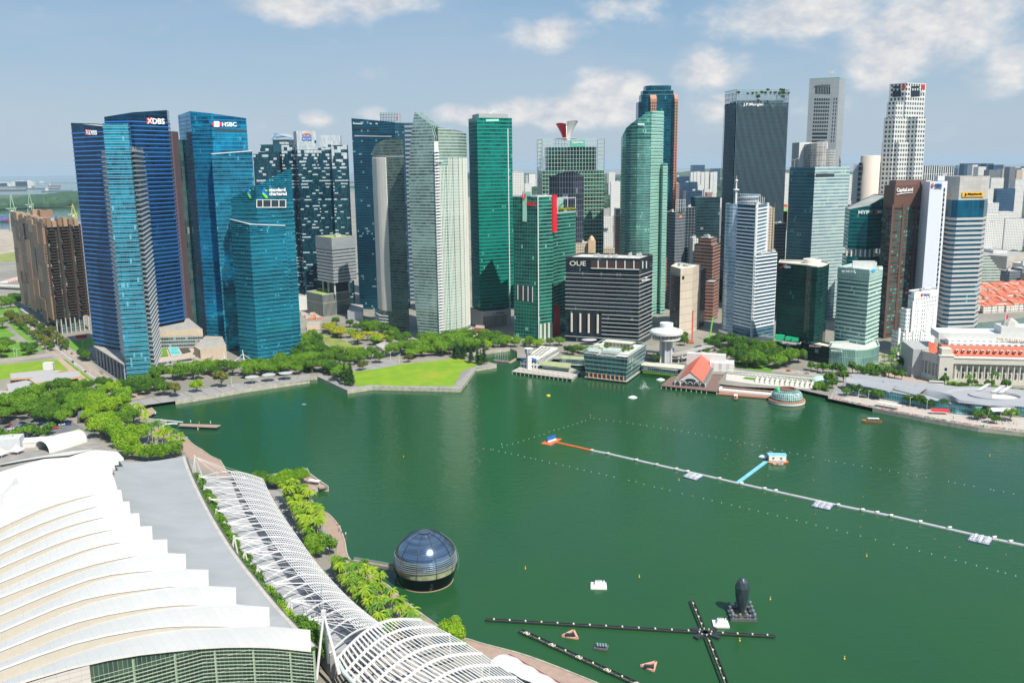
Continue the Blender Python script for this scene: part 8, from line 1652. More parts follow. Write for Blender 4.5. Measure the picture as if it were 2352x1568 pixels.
boxf('main_wall',-6,L,3.2,30,3,zc1+1,stn); boxf('base',-2,L,-.6,3.2,3,zc0,stn); boxf('cornice',-2,L,-1.2,3.6,zc1,zcn-1,stn); boxf('cornice_top',-1,L,-1.8,3.6,zcn-1,zcn,mat('stone_white',(.62,.60,.55),.7))
sp_=4.75
for k in range(22): mk('column',MB().tube(F(1+k*sp_,.6,zc0),F(1+k*sp_,.6,zc1),.75,.62,10),stn,T)
wnm=mat('window_frame_white',(.6,.6,.58),.6)
for k in range(22):
    for z0,hh in((zc0+1.2,3.6),(zc0+6.6,2.6)): f_=mk('window',MB().box(F(3.4+k*sp_,3.0,z0+hh/2),(2.0,.3,hh),math.atan2(e.y,e.x)),wr,T); mk('frame',MB().box(F(3.4+k*sp_,2.8,z0+hh/2),(.18,.1,hh),math.atan2(e.y,e.x)).box(F(3.4+k*sp_,2.8,z0+hh*.55),(2,.1,.18),math.atan2(e.y,e.x)).box(F(2.4+k*sp_,2.8,z0+hh*.5),(.2,.1,hh),math.atan2(e.y,e.x)).box(F(4.4+k*sp_,2.8,z0+hh*.5),(.2,.1,hh),math.atan2(e.y,e.x)),wnm,f_)
boxf('pavilion_block',-13,-1.5,-2.2,12,3,zcn+2,stn); boxf('pavilion_block',-11.5,-3,-1,9,zcn+2,zcn+7,stn); boxf('pavilion_cornice',-13.6,-1,-2.8,9,zcn+.8,zcn+1.8,mat('stone_white',(.62,.60,.55),.7)); f_=boxf('window',-8.4,-6.4,-2.35,-2,zc0+2,zc0+6,wr); boxf('window',-8.4,-6.4,-2.35,-2,zc0+8,zc0+10.5,wr)
W0=A+e*-14+nb_*2; wl_=(-e*.45+nb_*.9).normalized()
portico=[W0,W0+wl_*26,W0+wl_*26+e*14,W0+e*14];
mk('side_portico',MB().prism(portico,3,zc0+2).prism(portico,zc1-1,zcn+1,bot=True),stn,T); mk('side_wall',MB().prism([p+e*3.5 for p in portico],3,zcn),stn,T)
for k in range(6): p=W0+wl_*(2+k*4.4)+e*.6; mk('column',MB().tube(Vp(p,zc0),Vp(p,zc1-1),.75,.65,10),stn,T)
zr0,zr1=Z_(822,A+nb_*10),Z_(748,A+nb_*12); boxf('attic_wall',-4,L,9,12,zcn-2,zr0+.5,stn)
mk('red_roof',MB().face([F(-8,8.6,zr0),F(L,8.6,zr0),F(L,13.5,zr1),F(-8,13.5,zr1)]).face([F(-8,8.6,zr0),F(-8,13.5,zr1),F(-8,24,zr1),F(-8,26,zr0)][::-1]),rdr,T)
for k in range(18): f_=mk('dormer',MB().box(F(4+k*5.2,9.6,(zr0+zr1)/2+.2),(2,2.6,1.9),math.atan2(e.y,e.x)),wnm,T); mk('pane',MB().box(F(4+k*5.2,8.2,(zr0+zr1)/2+.1),(1.5,.1,1.3),math.atan2(e.y,e.x)),wr,f_)
whf=facade('upper_white',(.08,.10,.11),(.3,.33,.34),5.2,5.2,.5,(.72,.73,.73),.5,None,0,metal=0,rough=.6); zw=Z_(705,A+nb_*17); block(T,[A+e*-2+nb_*15,A+e*L+nb_*15,A+e*L+nb_*40,A+e*-2+nb_*40],zr1-3,zw,whf,roofm=sw,name='upper_floor'); block(T,[A+e*-8+nb_*24,A+e*L+nb_*24,A+e*L+nb_*50,A+e*-8+nb_*50],zw-1,zw+5,mwall,roofm=mat('roof_pale_blue',(.62,.66,.72),.5),name='upper_floor')
sign(T,'THE FULLERTON HOTEL',('I',2133,708),(2480,738),690,A+e*0+nb_*15,A+e*L+nb_*15,mat('sign_gold',(.45,.30,.12),.4,metal=.4),label='gold words THE FULLERTON HOTEL',bold=.01,out=.8)
boxf('roof_pavilion',L-66,L-40,26,44,zw+4,zw+11,sw); mk('roof_dome',MB().lathe(F(L-56,34,0),[(8,zw+11),(6,zw+14),(2,zw+17),(0,zw+18)],8),mat('dome_grey',(.40,.39,.36),.7),T)
p=F(L-62,30,zw+4); fl_=mk('flagpole',MB().tube(p,p+Vector((0,0,20)),.25),trim,T); mk('flag',MB().box(p+Vector((1.2,0,15)),(2,.15,3.6)),red,fl_)
boxf('rear_wing',-30,-6,18,60,3,zr0+3,mat('rear_concrete',(.36,.37,.36),.7)); mk('red_hip',MB().face([F(-20,6,zcn+2),F(-13,4,zcn+2),F(-14,10,zcn+10),F(-19,14,zcn+10)]),rdr,T)
band('road',[B2('H',1180,640),B2('H',1400,690),B2('H',1700,740),B2('I',300,910),B2('I',700,965),B2('I',1000,1000),B2('I',1500,1070),B2('I',2000,1130),B2('I',2700,1230)],17,z1,mroad)
band('road',[B2('I',1000,985),B2('I',1240,890),B2('I',1290,840),B2('I',1330,780)],16,z1+.012,mroad); tri('plaza',ccw(g('I',1290,1000,1560,1030,1640,1060,1560,960,1440,930,1290,960)),z1+.005,mpave2)
band('path',[B2('I',900,1140),B2('I',960,1130),B2('I',990,1010)],14,z1+.02,mpave); tri('promenade',ccw(g('I',870,1150,1200,1215,1600,1292,2000,1362,2400,1410,2400,1300,1900,1280,1600,1215,1200,1130,1000,1100,900,1100)),z1,mat('paving_pale',(.42,.38,.34),.8,var=.12))
band('lane_marking',[B2('I',300,910),B2('I',700,965),B2('I',1000,1000),B2('I',1500,1070)],.4,z3,mline)
tri('lawn',ccw(g('I',1440,900,1540,905,1540,940,1440,935)),z2,mlawn); tri('lawn',ccw(g('I',1620,1010,1760,1050,2347,1130,2347,1100,1700,1010)),z2,mlawn); tri('lawn',ccw(g('H',1700,745,2100,800,2150,760,1750,700)),z2,mlawn)
grove(scatter(g('H',1650,640,1750,620,1900,690,2130,750,2130,700,1900,600,1700,590),17,9.5),['dark','mid','dark'],'tall dark green tree in front of the white tower with the mast','tall trees before the white tower',1.15)
grove(scatter(g('I',60,880,240,930,480,940,660,930,640,880,440,870,200,850),15,9),['dark','mid','mid'],'tall green tree beside the road under the dark green towers','tall roadside trees',1.1)
grove([B2('I',*c) for c in((890,960),(935,970),(975,960),(1045,960),(1085,965),(1135,965),(1200,960),(1245,975),(1170,990),(1290,1000),(1365,1000),(1320,985),(1210,1010),(1130,1000),(1420,1010),(975,1030),(960,985),(730,940),(780,950),(820,960),(870,1050),(890,1075),(860,1040))],['smalld','small'],'small round street tree around the pale green podium','small trees around the podium',1.5)
for c_ in((1265,960),(1285,930),(1340,900),(1355,880),(1380,870),(1410,850),(1480,870),(1520,860),(1300,970),(1330,950),(1370,960),(1385,930),(1430,880),(1350,930)): plant('palmd',B2('I',*c_),'tall palm in the garden below the white art deco tower','palms by the art deco tower',1.2)
grove(scatter(g('I',1380,940,1540,950,1560,900,1420,870),9,6),['smalld','dark'],'bushy tree in the garden left of the colonnaded hotel','garden trees left of the hotel',.8)
for c_ in((1000,1130),(1080,1130),(1160,1145),(1240,1155),(1470,1200),(1545,1215),(1625,1230),(1730,1240),(1990,1310),(2060,1300),(2240,1320),(2120,1340)): plant('dark' if c_[0]%80 else 'mid',B2('I',*c_),'round tree on the sea wall promenade in front of the curved silver roofs','promenade trees by the curved roofs',.72)
for c_ in((1925,1060),(2120,1070)): plant('palmd',B2('I',*c_),'tall thin palm in front of the hotel colonnade','palms at the colonnade',1.3)
grove([B2('I',x,1040+(x-1700)*.1) for x in range(1660,2347,42)],['bush','smalld'],'low hedge bush at the foot of the colonnaded hotel','hedge bushes at the hotel',1.3)
grove([B2('H',*c) for c in((560,660),(600,670),(640,650),(690,660),(500,600),(1230,725),(1450,600),(1440,570),(430,600),(1600,670),(1560,660))],['dark','mid'],'tree beside the black office block and the waterfront hotel','trees by the black office block',.8)
grove(scatter(g('I',760,1095,850,1100,850,1060,780,1060),5,4),['bush'],'clipped hedge at the right end of the striped terrace','terrace end hedges',1.8)
# ---------------- more towers between and the far city ----------------
OF=facade('mid_dark',(.008,.03,.04),(.03,.10,.11),4,2,.25,(.04,.07,.08),.08); MG=facade('mid_grey',(.05,.07,.09),(.14,.17,.20),4,2.4,.35,(.20,.22,.25),.3,None,.05); WH=facade('white_block',(.10,.12,.14),(.25,.28,.3),3.2,3.2,.5,(.66,.66,.63),.45,None,0,metal=0,rough=.7); TN=facade('tan_block',(.08,.09,.09),(.2,.2,.19),3.6,3,.5,(.50,.42,.33),.45,None,0,metal=0,rough=.7); BL=facade('blue_block',(.03,.07,.13),(.06,.13,.22),4,2.5,.2,(.05,.10,.17),.1,None,0); PK=facade('pink_block',(.05,.05,.06),(.12,.12,.12),3.8,3,.45,(.38,.22,.17),.4,None,0,metal=0)
def bb(lab,v,xl,xr,yt,Y,m_,th=25,dY=0,cat='building',name='city_building',group=None,plant_=1,z0=3,zt=None):
    p,q=P2(v,xl,yt,Y),P2(v,xr,yt,Y+dY); return simple(lab,[p,q],Z(v,(xl+xr)/2,yt,(p+q)/2) if zt is None else zt,m_,cat=cat,name=name,th=th,plant=plant_)
T=bb('white office block with fins and round roof garden between the green towers','C',300,436,700,1750,WH); bb('pale slim apartment block left of the green screen tower','C',441,492,785,3300,WH)
bb('distant square white building over the wooded hill','C',1078,1127,700,4200,WH); bb('white apartment block with balconies seen left of the curved green tower','C',1095,1166,770,2900,WH); bb('small white block with a round clock window behind the black office block','C',1035,1110,1040,1700,WH); bb('low striped white block with aqua edge behind the black office block','C',1040,1125,1160,1550,WH); bb('slim pink framed block at the edge of the curved green tower','C',1128,1166,1035,1400,PK); bb('dark green slab behind the pink framed block','C',1130,1166,975,1650,OF)
T=bb('old tan hall with a domed corner turret behind the black office block','C',826,940,1235,1120,TN,th=20); p=P2('C',948,1250,1118); mk('turret',MB().box(Vp(p,(Z('C',948,1215,p)+3)/2),(9,9,Z('C',948,1215,p)-3)).lathe(Vp(p,0),[(4,Z('C',948,1215,p)),(3,Z('C',948,1195,p)),(0,Z('C',948,1178,p))],10),mat('tan_stone',(.5,.36,.22),.7),T); bb('grey blue hipped roof block behind the black office block','C',1030,1125,1275,1350,TN)
T=bb('grey slab tower with small orange mark right of the copper cornered tower','C',1583,1658,1000,1190,MG,th=30,dY=10); mk('roof_frame',[mb:=MB(),[mb.beam(Vp(P2('C',x,1000,1192),Z('C',x,1000,P2('C',x,1000,1192))),Vp(P2('C',x,1000,1192),Z('C',x,905,P2('C',x,905,1192))),.7) for x in(1586,1604,1622,1640,1656)],[mb.beam(Vp(P2('C',1586,y,1192),Z('C',1586,y,P2('C',1586,y,1192))),Vp(P2('C',1656,y,1192),Z('C',1656,y-4,P2('C',1656,y,1192))),.7) for y in(912,940,970)]][0],trimg,T)
poly_on(T,[('C',1613,1030),('C',1630,1026),('C',1630,1044),('C',1613,1048)],P2('C',1583,1000,1190),P2('C',1658,1000,1200),mat('sign_orange',(.8,.25,.08),.5),label='small orange emblem')
bb('dark grey gridded tower beside the grey slab tower','C',1660,1742,966,1215,facade('grid_dark',(.01,.03,.04),(.04,.08,.1),4,4,.2,(.16,.19,.21),.15,None,.05)); bb('wide very dark green glass tower behind the pink granite building','C',1735,1925,888,1240,OF,th=30); bb('white low wall block beside the pink granite building','C',1718,1760,1200,1180,WH)
bb('deep blue office tower in the gap left of the fin tower','C',1588,1690,735,1900,BL); bb('blue office block with white roof edge in the gap','C',1600,1752,775,1800,BL); bb('grey blue block with pale top sign behind the dark glass tower','C',1665,1788,840,1650,BL); bb('pink block just right of the copper cornered tower','C',1585,1615,785,1600,PK); bb('distant wide blue slab on the skyline','C',1714,1808,645,5200,BL,th=60); bb('distant blue block at the left edge of the fin tower','C',1866,1925,672,4800,BL,th=60)
for i,(x0,x1,y) in enumerate(((1700,1718,700),(1722,1745,697),(1748,1775,695),(1780,1806,699),(1810,1840,697),(1850,1872,700),(1874,1903,697))): bb('pale apartment block in the white row on the hill between the towers','C',x0,x1,y,4300,WH,th=40,plant_=0)['group']='white row on the hill'
bb('stepped white apartment block below the hill row','C',1755,1800,800,2600,WH); bb('second stepped white apartment block below the hill row','C',1805,1850,830,2500,WH); bb('small reddish block beside the stepped white blocks','C',1825,1866,853,2300,PK)
bb('tan tower with a thin mast between the white tower and the glass tower','D',455,503,1045,1130,TN); p=P2('D',507,1010,1128); tag(mk('lightning_mast',MB().tube(Vp(p,3),Vp(p,Z('D',507,1008,p)),.5,.2),mat('mast_olive',(.35,.33,.2),.6),loc=(p.x,p.y,3)) if 0 else mk('lightning_mast',MB().tube(Vp(p,3),Vp(p,Z('D',507,1008,p)),.9,.3),mat('mast_olive',(.35,.33,.2),.6)),'olive lightning mast between the tan tower and the grey louvred block','mast')
bb('grey louvred block below the fin tower','D',494,592,1158,1160,MG); T=bb('red, green and yellow striped building seen below the fin tower','D',553,600,1024,2000,mat('bld_red',(.6,.05,.04),.7));
for k,(c_,y) in enumerate((((.08,.45,.1),1040),((.75,.5,.15),1072))): p,q=P2('D',552,y,1997),P2('D',601,y,1997); block(T,thick(p,q,20),3,Z('D',575,y,p),facade('stripe%d'%k,c_,tuple(x*.8 for x in c_),6,3,.1,(.7,.6,.4),.3,None,0,metal=0,rough=.7),name='striped_wall')
bb('pale slim apartment tower left of the grey green glass tower','D',565,600,880,2200,WH,th=20); bb('distant pale blocks behind the fin tower gap','D',575,612,790,4000,WH); bb('white tower behind the right edge of the grey green glass tower','D',1045,1080,800,1900,WH); bb('dark blue slim block beside the teal tower','D',1030,1068,1025,1400,BL); bb('pink brown block beside the teal tower','D',1010,1062,1180,1200,PK)
bb('white office building with vertical fins right of the stepped white tower','D',1588,1720,735,1650,facade('finned_white',(.02,.04,.06),(.06,.09,.11),30,4,.02,(.62,.62,.6),.35,None,0,metal=.1),th=40); bb('white office annex with vertical fins','D',1720,1835,742,1700,facade('finned_white',(0,0,0),(0,0,0)),th=40); bb('grey roofed white block behind the yellow signed tower','D',1715,1800,810,1120,mat('white_cladding',(.6,.6,.6),.5),th=10)
FARD=[(1912,1968,718,3600,'B','dark blue'),(1972,2010,728,3500,'W','white and dark'),(2000,2052,718,3900,'B','blue'),(2016,2072,742,3400,'W','pale'),(2072,2128,718,3600,'B','deep blue'),(2128,2203,728,3500,'B','broad blue'),(2095,2180,765,3000,'G','grey'),(2195,2245,760,3300,'T','beige'),(2248,2290,742,3200,'G','tall grey'),(2300,2345,765,3300,'T','tan'),(2335,2375,752,3500,'W','white'),(1835,1862,752,4200,'B','small blue'),
 (2110,2205,825,2500,'W','pale green white'),(2152,2290,905,2300,'B','large dark blue'),(2290,2360,835,2400,'W','white yellow'),(2085,2130,905,2300,'W','slim white'),(2085,2168,1010,1900,'W','white'),(2070,2210,1095,1750,'W','broad white'),(2165,2285,1075,1950,'W','long white'),(2215,2360,1125,1800,'W','very long white'),(2060,2140,1150,1600,'W','lower white'),(2290,2350,800,4200,'G','faint grey'),(2230,2300,790,4600,'W','faint white'),(2060,2100,770,4600,'B','faint blue'),(1770,1830,760,5000,'W','faint pale'),(2370,2450,740,3600,'B','blue'),(2380,2470,880,2400,'W','white')]
MM={'B':BL,'W':WH,'G':MG,'T':TN}
for i,(x0,x1,y,Y,k,lab) in enumerate(FARD): bb('%s apartment tower, number %s from the left in the far right skyline'%(lab,['one','two','three','four','five','six','seven','eight','nine','ten','eleven','twelve','thirteen','fourteen','fifteen','sixteen','seventeen','eighteen','nineteen','twenty','twenty one','twenty two','twenty three','twenty four','twenty five','twenty six','twenty seven'][i]),'D',x0,x1,y,Y,MM[k],th=Y/90,plant_=0,name='apartment_tower')
a=P2('D',2030,1480,1330)
T=root('stepped_building','green glass building with stepped terraces beyond the river','building',(a.x+40,1350,3))
for k in range(7):
    p,q=P2('D',2025,1400,1330),P2('D',2190-k*17,1400,1330); zz=Z('D',2050,1515,p)+k*4.2; block(T,thick(p,q,30),3 if k==0 else zz-4.2,zz,facade('stepped_glass',(.05,.12,.11),(.2,.3,.27),4.2,2,.4,(.5,.55,.5),.05,None,0,metal=.2),roofm=sw,name='terrace_floor')
bb('long pale car park building beyond the river','D',2125,2230,1360,1560,mwall,th=60); bb('long beige screened car park block beyond the river','D',2230,2420,1390,1500,facade('carpark',(.4,.38,.34),(.55,.53,.48),2.4,3,.4,(.3,.28,.25),.1,None,0,metal=0,rough=.8),th=70,dY=60)
rs=random.Random(21); shr=[mat('tile_orange',(.50,.14,.075),.8,var=.2,scale=.3),mat('tile_rust',(.48,.12,.07),.8,var=.2,scale=.3),mat('tile_light',(.52,.2,.13),.8,var=.2,scale=.3)]; shw=[mat('shop_white',(.68,.66,.6),.7),mat('shop_cream',(.6,.52,.38),.7),mat('shop_pink',(.6,.45,.42),.7)]
shf=facade('shop_front',(.05,.06,.06),(.15,.16,.15),3.4,2.6,.45,(.68,.65,.6),.45,None,0,metal=0,rough=.7)
def house(x,y,w,d,h,a,lab,grp,k):
    T=root('shophouse',lab,'shophouse',(x,y,3),grp); cr,sr=math.cos(a),math.sin(a); f=lambda u,v,z:Vector((x+u*cr-v*sr,y+u*sr+v*cr,z)); mk('wall',MB().prism([f(-w/2,-d/2,0),f(w/2,-d/2,0),f(w/2,d/2,0),f(-w/2,d/2,0)],3,3+h,top=False),shf,T); hh=3+h+3
    mk('roof',MB().face([f(-w/2,-d/2-.4,3+h-.2),f(w/2,-d/2-.4,3+h-.2),f(w/2,0,hh),f(-w/2,0,hh)]).face([f(w/2,d/2+.4,3+h-.2),f(-w/2,d/2+.4,3+h-.2),f(-w/2,0,hh),f(w/2,0,hh)]).face([f(w/2,-d/2,3+h),f(w/2,d/2,3+h),f(w/2,0,hh)]).face([f(-w/2,d/2,3+h),f(-w/2,-d/2,3+h),f(-w/2,0,hh)]),shr[k%3],T)
for r_i in range(6):
    for c_i in range(12):
        p=B2('I',1985+c_i*34+(r_i%2)*12,498-r_i*32-c_i*2); house(p.x+rs.uniform(-2,2),p.y,10.5,17,8+rs.random()*3,R(20+rs.choice([0,0,90])),'red tiled shophouse in the dense rows across the river','red tiled shophouses across the river',rs.randrange(3))
for i in range(8): p=B2('I',1985+i*50,505-i*4); T=root('river_tent','low dark awning in the row along the far river bank','awning',(p.x,p.y,3),'awnings along the far river bank'); mk('roof',MB().box(Vp(p,5.6),(14,5,.4),R(8)),mat('awning_dark',(.10,.07,.07),.7),T); mk('post',MB().box(Vp(p+Vector((5,0)),4.2),(.3,3,2.5)),mdark,T)
grove([B2('I',2000+i*36,488-i*3) for i in range(11)],['olive','mid','lime'],'small tree on the far river bank','far river bank trees',.7)
for i in range(46):
    x=rs.uniform(2010,2420); y=rs.uniform(-90,330); p=B2('I',x,y); h=rs.uniform(9,24); w=rs.uniform(16,34); a_=R(20); q=[Vector((p.x+u*math.cos(a_)-v_*math.sin(a_),p.y+u*math.sin(a_)+v_*math.cos(a_))) for u,v_ in((-w/2,-10),(w/2,-10),(w/2,10),(-w/2,10))]
    T=root('city_building',('low white block','low grey block','low beige block')[i%3]+' in the dense quarter behind the shophouses','building',(p.x,p.y,3),('low white','low grey','low beige')[i%3]+' blocks behind the shophouses'); block(T,q,3,3+h,[WH,MG,TN][i%3],roofm=[sw,mconc,flat][i%3],plant=1)
def fill(n,x0,x1,Y0,Y1,lab,grp,hm=(12,45),seed=1,ms=(WH,TN,MG,WH)):
    r=random.Random(seed); pr_={}
    for i in range(n):
        Y=r.uniform(Y0,Y1); X=r.uniform(x0,x1)*Y/1000; w=r.uniform(18,48); d=r.uniform(16,30); h=r.uniform(*hm)**1.0; m_=ms[i%len(ms)]; a_=R(r.choice([-27,63,20,-50])); q=[Vector((X+u*math.cos(a_)-v_*math.sin(a_),Y+u*math.sin(a_)+v_*math.cos(a_))) for u,v_ in((-w/2,-d/2),(w/2,-d/2),(w/2,d/2),(-w/2,d/2))]
        T=root('city_building',lab,'building',(X,Y,3),grp); block(T,q,3,3+h,m_,roofm=[sw,mconc,flat][i%3])
fill(60,-180,700,1500,2600,'mid height block in the city seen through gaps behind the front towers','blocks behind the front towers',(15,50),2); fill(70,-150,760,2600,5200,'small far block in the city beyond the front towers','far blocks beyond the front towers',(25,80),3); fill(70,-100,760,5200,11000,'tiny block on the hazy skyline','blocks on the hazy skyline',(50,150),4,(WH,BL,WH,MG))
def woods(name,pts,h,z0,m_,lab,n,s,seed):
    r=random.Random(seed); mb=MB()
    for k in range(n):
        a=r.random()*(len(pts)-1); i=int(a); p=pts[i].lerp(pts[i+1],a-i); dpt=r.random(); x,y=p.x+r.uniform(-1,1)*s*2,p.y+dpt*h[1]; z=z0+h[0]*math.sin(math.pi*min(1,dpt*.9+.05))*(.75+.25*math.sin(x/h[2])); mb.lathe((x,y,z),[(0,-s),(s,-s*.3),(s*.95,s*.25),(s*.55,s*.62),(0,s*.75)],5,rot=r.random()*3)
    o=mk(name,mb,m_); tag(o,lab,'woodland',kind='stuff')
lf=leafmat('leaf_far',(.015,.045,.018),(.035,.085,.03))
woods('woodland',[P2('A',-150,800,4700),P2('A',300,800,4900),P2('A',700,800,5300),P2('A',1300,800,5600)],(42,2200,500),8,lf,'wooded island shore beyond the harbour at the left',1500,34,1)
woods('woodland',[P2('C',400,800,3900),P2('C',1200,800,4100),P2('C',2000,800,4300),P2('D',1500,800,4500)],(70,1200,600),10,lf,'wooded hill behind the city between the towers',900,34,2)
woods('woodland',[P2('D',2080,1300,1750),P2('D',2450,1280,1800)],(8,90,100),8,lf,'dark green trees below the white apartment blocks at the right',90,9,3)
sheet('island_ground',ccw([P2('A',-900,800,4600),P2('A',1400,800,5200),P2('A',1400,800,8200),P2('A',-900,800,7500)]),2.,mat('island_ground_green',(.06,.09,.04),.9))
hl=MB(); r_=random.Random(4)
for k in range(3):
    Y=9000+k*3000; P_=[(x*400.,Y,3+ (60+35*math.sin(x*.7+k)+25*math.sin(x*1.9+k*2))*(1 if x>-4 else .25)) for x in range(-6,32)]; hl.grid([[Vector((x,y,0)) for x,y,z in P_],[Vector(p) for p in P_],[Vector((x,y+900,0)) for x,y,z in P_]])
tag(mk('hills',hl,mat('hill_green',(.05,.09,.04),.9)),kind='structure')
def crane(v,x,y,Y,h,col,lab):
    p=P2(v,x,y,Y); T=root('harbour_crane',lab,'crane',(p.x,p.y,3)); m_=mat(col[0],col[1],.6); mb=MB()
    for dx in(-9,9):
        for dy in(-8,8): mb.beam(Vector((p.x+dx,p.y+dy,3)),Vector((p.x+dx*.75,p.y+dy*.7,h*.62)),2.2)
    mk('portal',mb.beam(Vector((p.x-9,p.y,h*.3)),Vector((p.x+9,p.y,h*.3)),2),m_,T); mk('boom',MB().beam(Vector((p.x-2,p.y-30,h*.62)),Vector((p.x-2,p.y+30,h*.62)),3.).beam(Vector((p.x-6,p.y,h*.6)),Vector((p.x,p.y,h)),1.8).beam(Vector((p.x+8,p.y,h*.6)),Vector((p.x,p.y,h)),1.8),m_,T); mk('cab',MB().box((p.x,p.y,h*.55),(9,9,6)),mat('crane_cab',(.6,.6,.6),.6),T)
crane('A',72,700,2950,125,('crane_green',(.30,.45,.30)),'tall pale green harbour crane with orange tip at the far left'); crane('A',212,700,3400,118,('crane_green',(.3,.4,.3)),'second pale green harbour crane in front of the woods'); crane('A',545,800,3000,88,('crane_yellow',(.5,.5,.12)),'yellow green harbour crane beside the brown apartment tower')
cn=[mat('container_red',(.45,.05,.08),.6),mat('container_blue',(.05,.15,.35),.6),mat('container_white',(.6,.6,.6),.6),mat('container_teal',(.1,.3,.25),.6)]
for i in range(26):
    p=P2('A',-40+i*17+rs.uniform(-4,4),900,3650+rs.uniform(-60,60)); T=root('container_stack','stack of coloured shipping containers on the far quay','container stack',(p.x,p.y,3),'container stacks on the far quay'); mk('container',MB().box(Vp(p,3+rs.choice([5,8,10])),(34,14,rs.choice([10,14,18])),.1),cn[i%4],T); mk('container',MB().box(Vp(p+Vector((2,-9)),8),(26,12,8),.1),cn[(i+1)%4],T)
def ship(v,x,y,Y,L,lab,col,w=26):
    p=P2(v,x,y,Y); T=boat(Vector((p.x,p.y,0)),L,w,11,R(rs.choice([172,8])),mat(*col),'cargo_ship',lab,'ship'); mk('bridge_house',MB().box((p.x-L*.33,p.y,22),(L*.08,w*.7,24)).box((p.x-L*.33,p.y,36),(L*.05,w*.5,6)),mwall,T)
ship('A',60,695,9500,420,'long brown cargo ship anchored at sea, nearest the left edge',('ship_brown',(.2,.08,.06),.6)); ship('A',320,690,10200,430,'grey blue cargo ship with white deck house in the middle of the sea',('ship_grey',(.2,.24,.28),.6)); ship('A',430,712,8800,290,'smaller grey ship closest to the wooded shore',('ship_slate',(.16,.2,.24),.6)); ship('A',150,675,11500,380,'faint ship behind the brown cargo ship',('ship_faint',(.25,.3,.34),.6)); ship('A',410,665,12000,180,'small red tanker behind the grey blue ship',('ship_red',(.5,.1,.08),.6)); ship('A',40,608,17000,520,'faint long ship high on the horizon at the left',('ship_pale',(.5,.52,.54),.6)); ship('A',450,634,15000,900,'thin pale barge line on the horizon',('ship_pale',(.5,.52,.54),.6))
for i,x in enumerate((12,46,135,165,212)): p=P2('A',x,640,13000); T=root('sea_tank','white block shaped structure on the distant island','tank',(p.x,p.y,0),'white structures on the distant island'); mk('hull',MB().box(Vp(p,18),(170,60,36 if i<2 else 80)),mwall,T); mk('deck_house',MB().box(Vp(p,45 if i<2 else 62),(60,30,14)),mwall,T)
def carproto(body,nm='car',lab=''):
    T=root(nm,lab,nm.replace('_',' '),(0,0,0)); mb=MB(); xs=[(-2.2,.55,.8),(-1.9,.95,.86),(1.2,1.0,.88),(2.1,.75,.8),(2.2,.5,.75)]
    for s_ in(1,): mb.box((0,0,.62),(4.3,1.75,.62));
    mk('body',mb,body,T); mk('cabin',MB().prism([(-1.4,-.75),(.9,-.75),(.9,.75),(-1.4,.75)],.9,1.42),mat('car_glass',(.02,.03,.04),.1),T); mk('car_roof',MB().box((-.25,0,1.45),(1.7,1.35,.08)),body,T)
    for x in(-1.35,1.35):
        for y in(-.8,.8): mk('wheel',MB().tube((x,y-.12,.33),(x,y+.12,.33),.33,.33,8),mdark,T)
    return T
CP=[carproto(mat('car_white',(.75,.75,.75),.3)),carproto(mat('car_black',(.02,.02,.025),.25)),carproto(mat('car_red',(.5,.02,.02),.3)),carproto(mat('car_silver',(.4,.42,.45),.3,metal=.4)),carproto(mat('car_blue',(.02,.08,.3),.3))]
CN=['white','black','red','silver','blue']
def cars(pts,ang,where,seed=0):
    r=random.Random(seed)
    for p in pts:
        k=r.choice([0,0,1,3,3,4,2,1]); t=copytree(CP[k]); t.location=(p[0],p[1],ZL+.05); t.rotation_euler.z=ang+r.uniform(-.04,.04)+r.choice([0,math.pi]); t['label']='%s car %s'%(CN[k],where); t['group']='%s cars %s'%(CN[k],where)
cars([B2('E',*c) for c in((158,405),(455,628),(462,632),(490,636),(545,662),(552,725),(568,740),(630,785),(648,797),(680,790),(770,862),(765,800),(775,812),(225,470))],R(-55),'on the pale road at the left',1)
cars(scatter(g('E',40,1200,440,1150,560,1180,420,1250,100,1270),42,4.2,5),R(20),'in the car park among the trees',2)
cars([B2('I',*c) for c in((700,965),(920,1000),(640,955),(1210,935),(1340,870),(560,945),(820,985),(1060,1010),(1120,1015))],R(-12),'on the road beside the bay at the right',3)
for t in CP: t.location=tuple(B2('E',1350+30*CP.index(t),250)) + (ZL,) if 0 else (G('E',150+12*CP.index(t),385).x,G('E',150+12*CP.index(t),385).y,ZL+.05); t['label']='%s car at the upper end of the pale road'%CN[CP.index(t)]
def bus(p,a,c_,lab):
    T=root('bus',lab,'bus',(p.x,p.y,3)); mk('body',MB().box((p.x,p.y,4.9),(11.5,2.6,3.2),a),c_,T); mk('window_band',MB().box((p.x,p.y,5.4),(11.2,2.68,.8),a),mat('car_glass',(.02,.03,.04),.1),T)
    for s_ in(-3.8,3.6): mk('wheel',MB().box((p.x+s_*math.cos(a),p.y+s_*math.sin(a),3.5),(1,2.7,1),a),mdark,T)
p=G('E',620,540); bus(p,R(10),red,'red double decker bus beside the brown apartment tower'); p=G('I',1680,1048); bus(p,R(-14),mwall,'long white coach in front of the colonnaded hotel'); p=G('H',1330,640); bus(p,R(-10),mat('bus_blue',(.05,.15,.35),.5),'blue lorry in the works yard behind the mushroom tower')
for i in range(22): p=P2('A',20+i*6,1340+(i%3)*14,1560+i*3); T=root('bus','tiny parked coach in the lot beyond the elevated road','bus',(p.x,p.y,3),'parked coaches in the far lot'); mk('body',MB().box((p.x,p.y,5),(12,2.6,3.2),.4),[mwall,mwall,red][i%3],T)
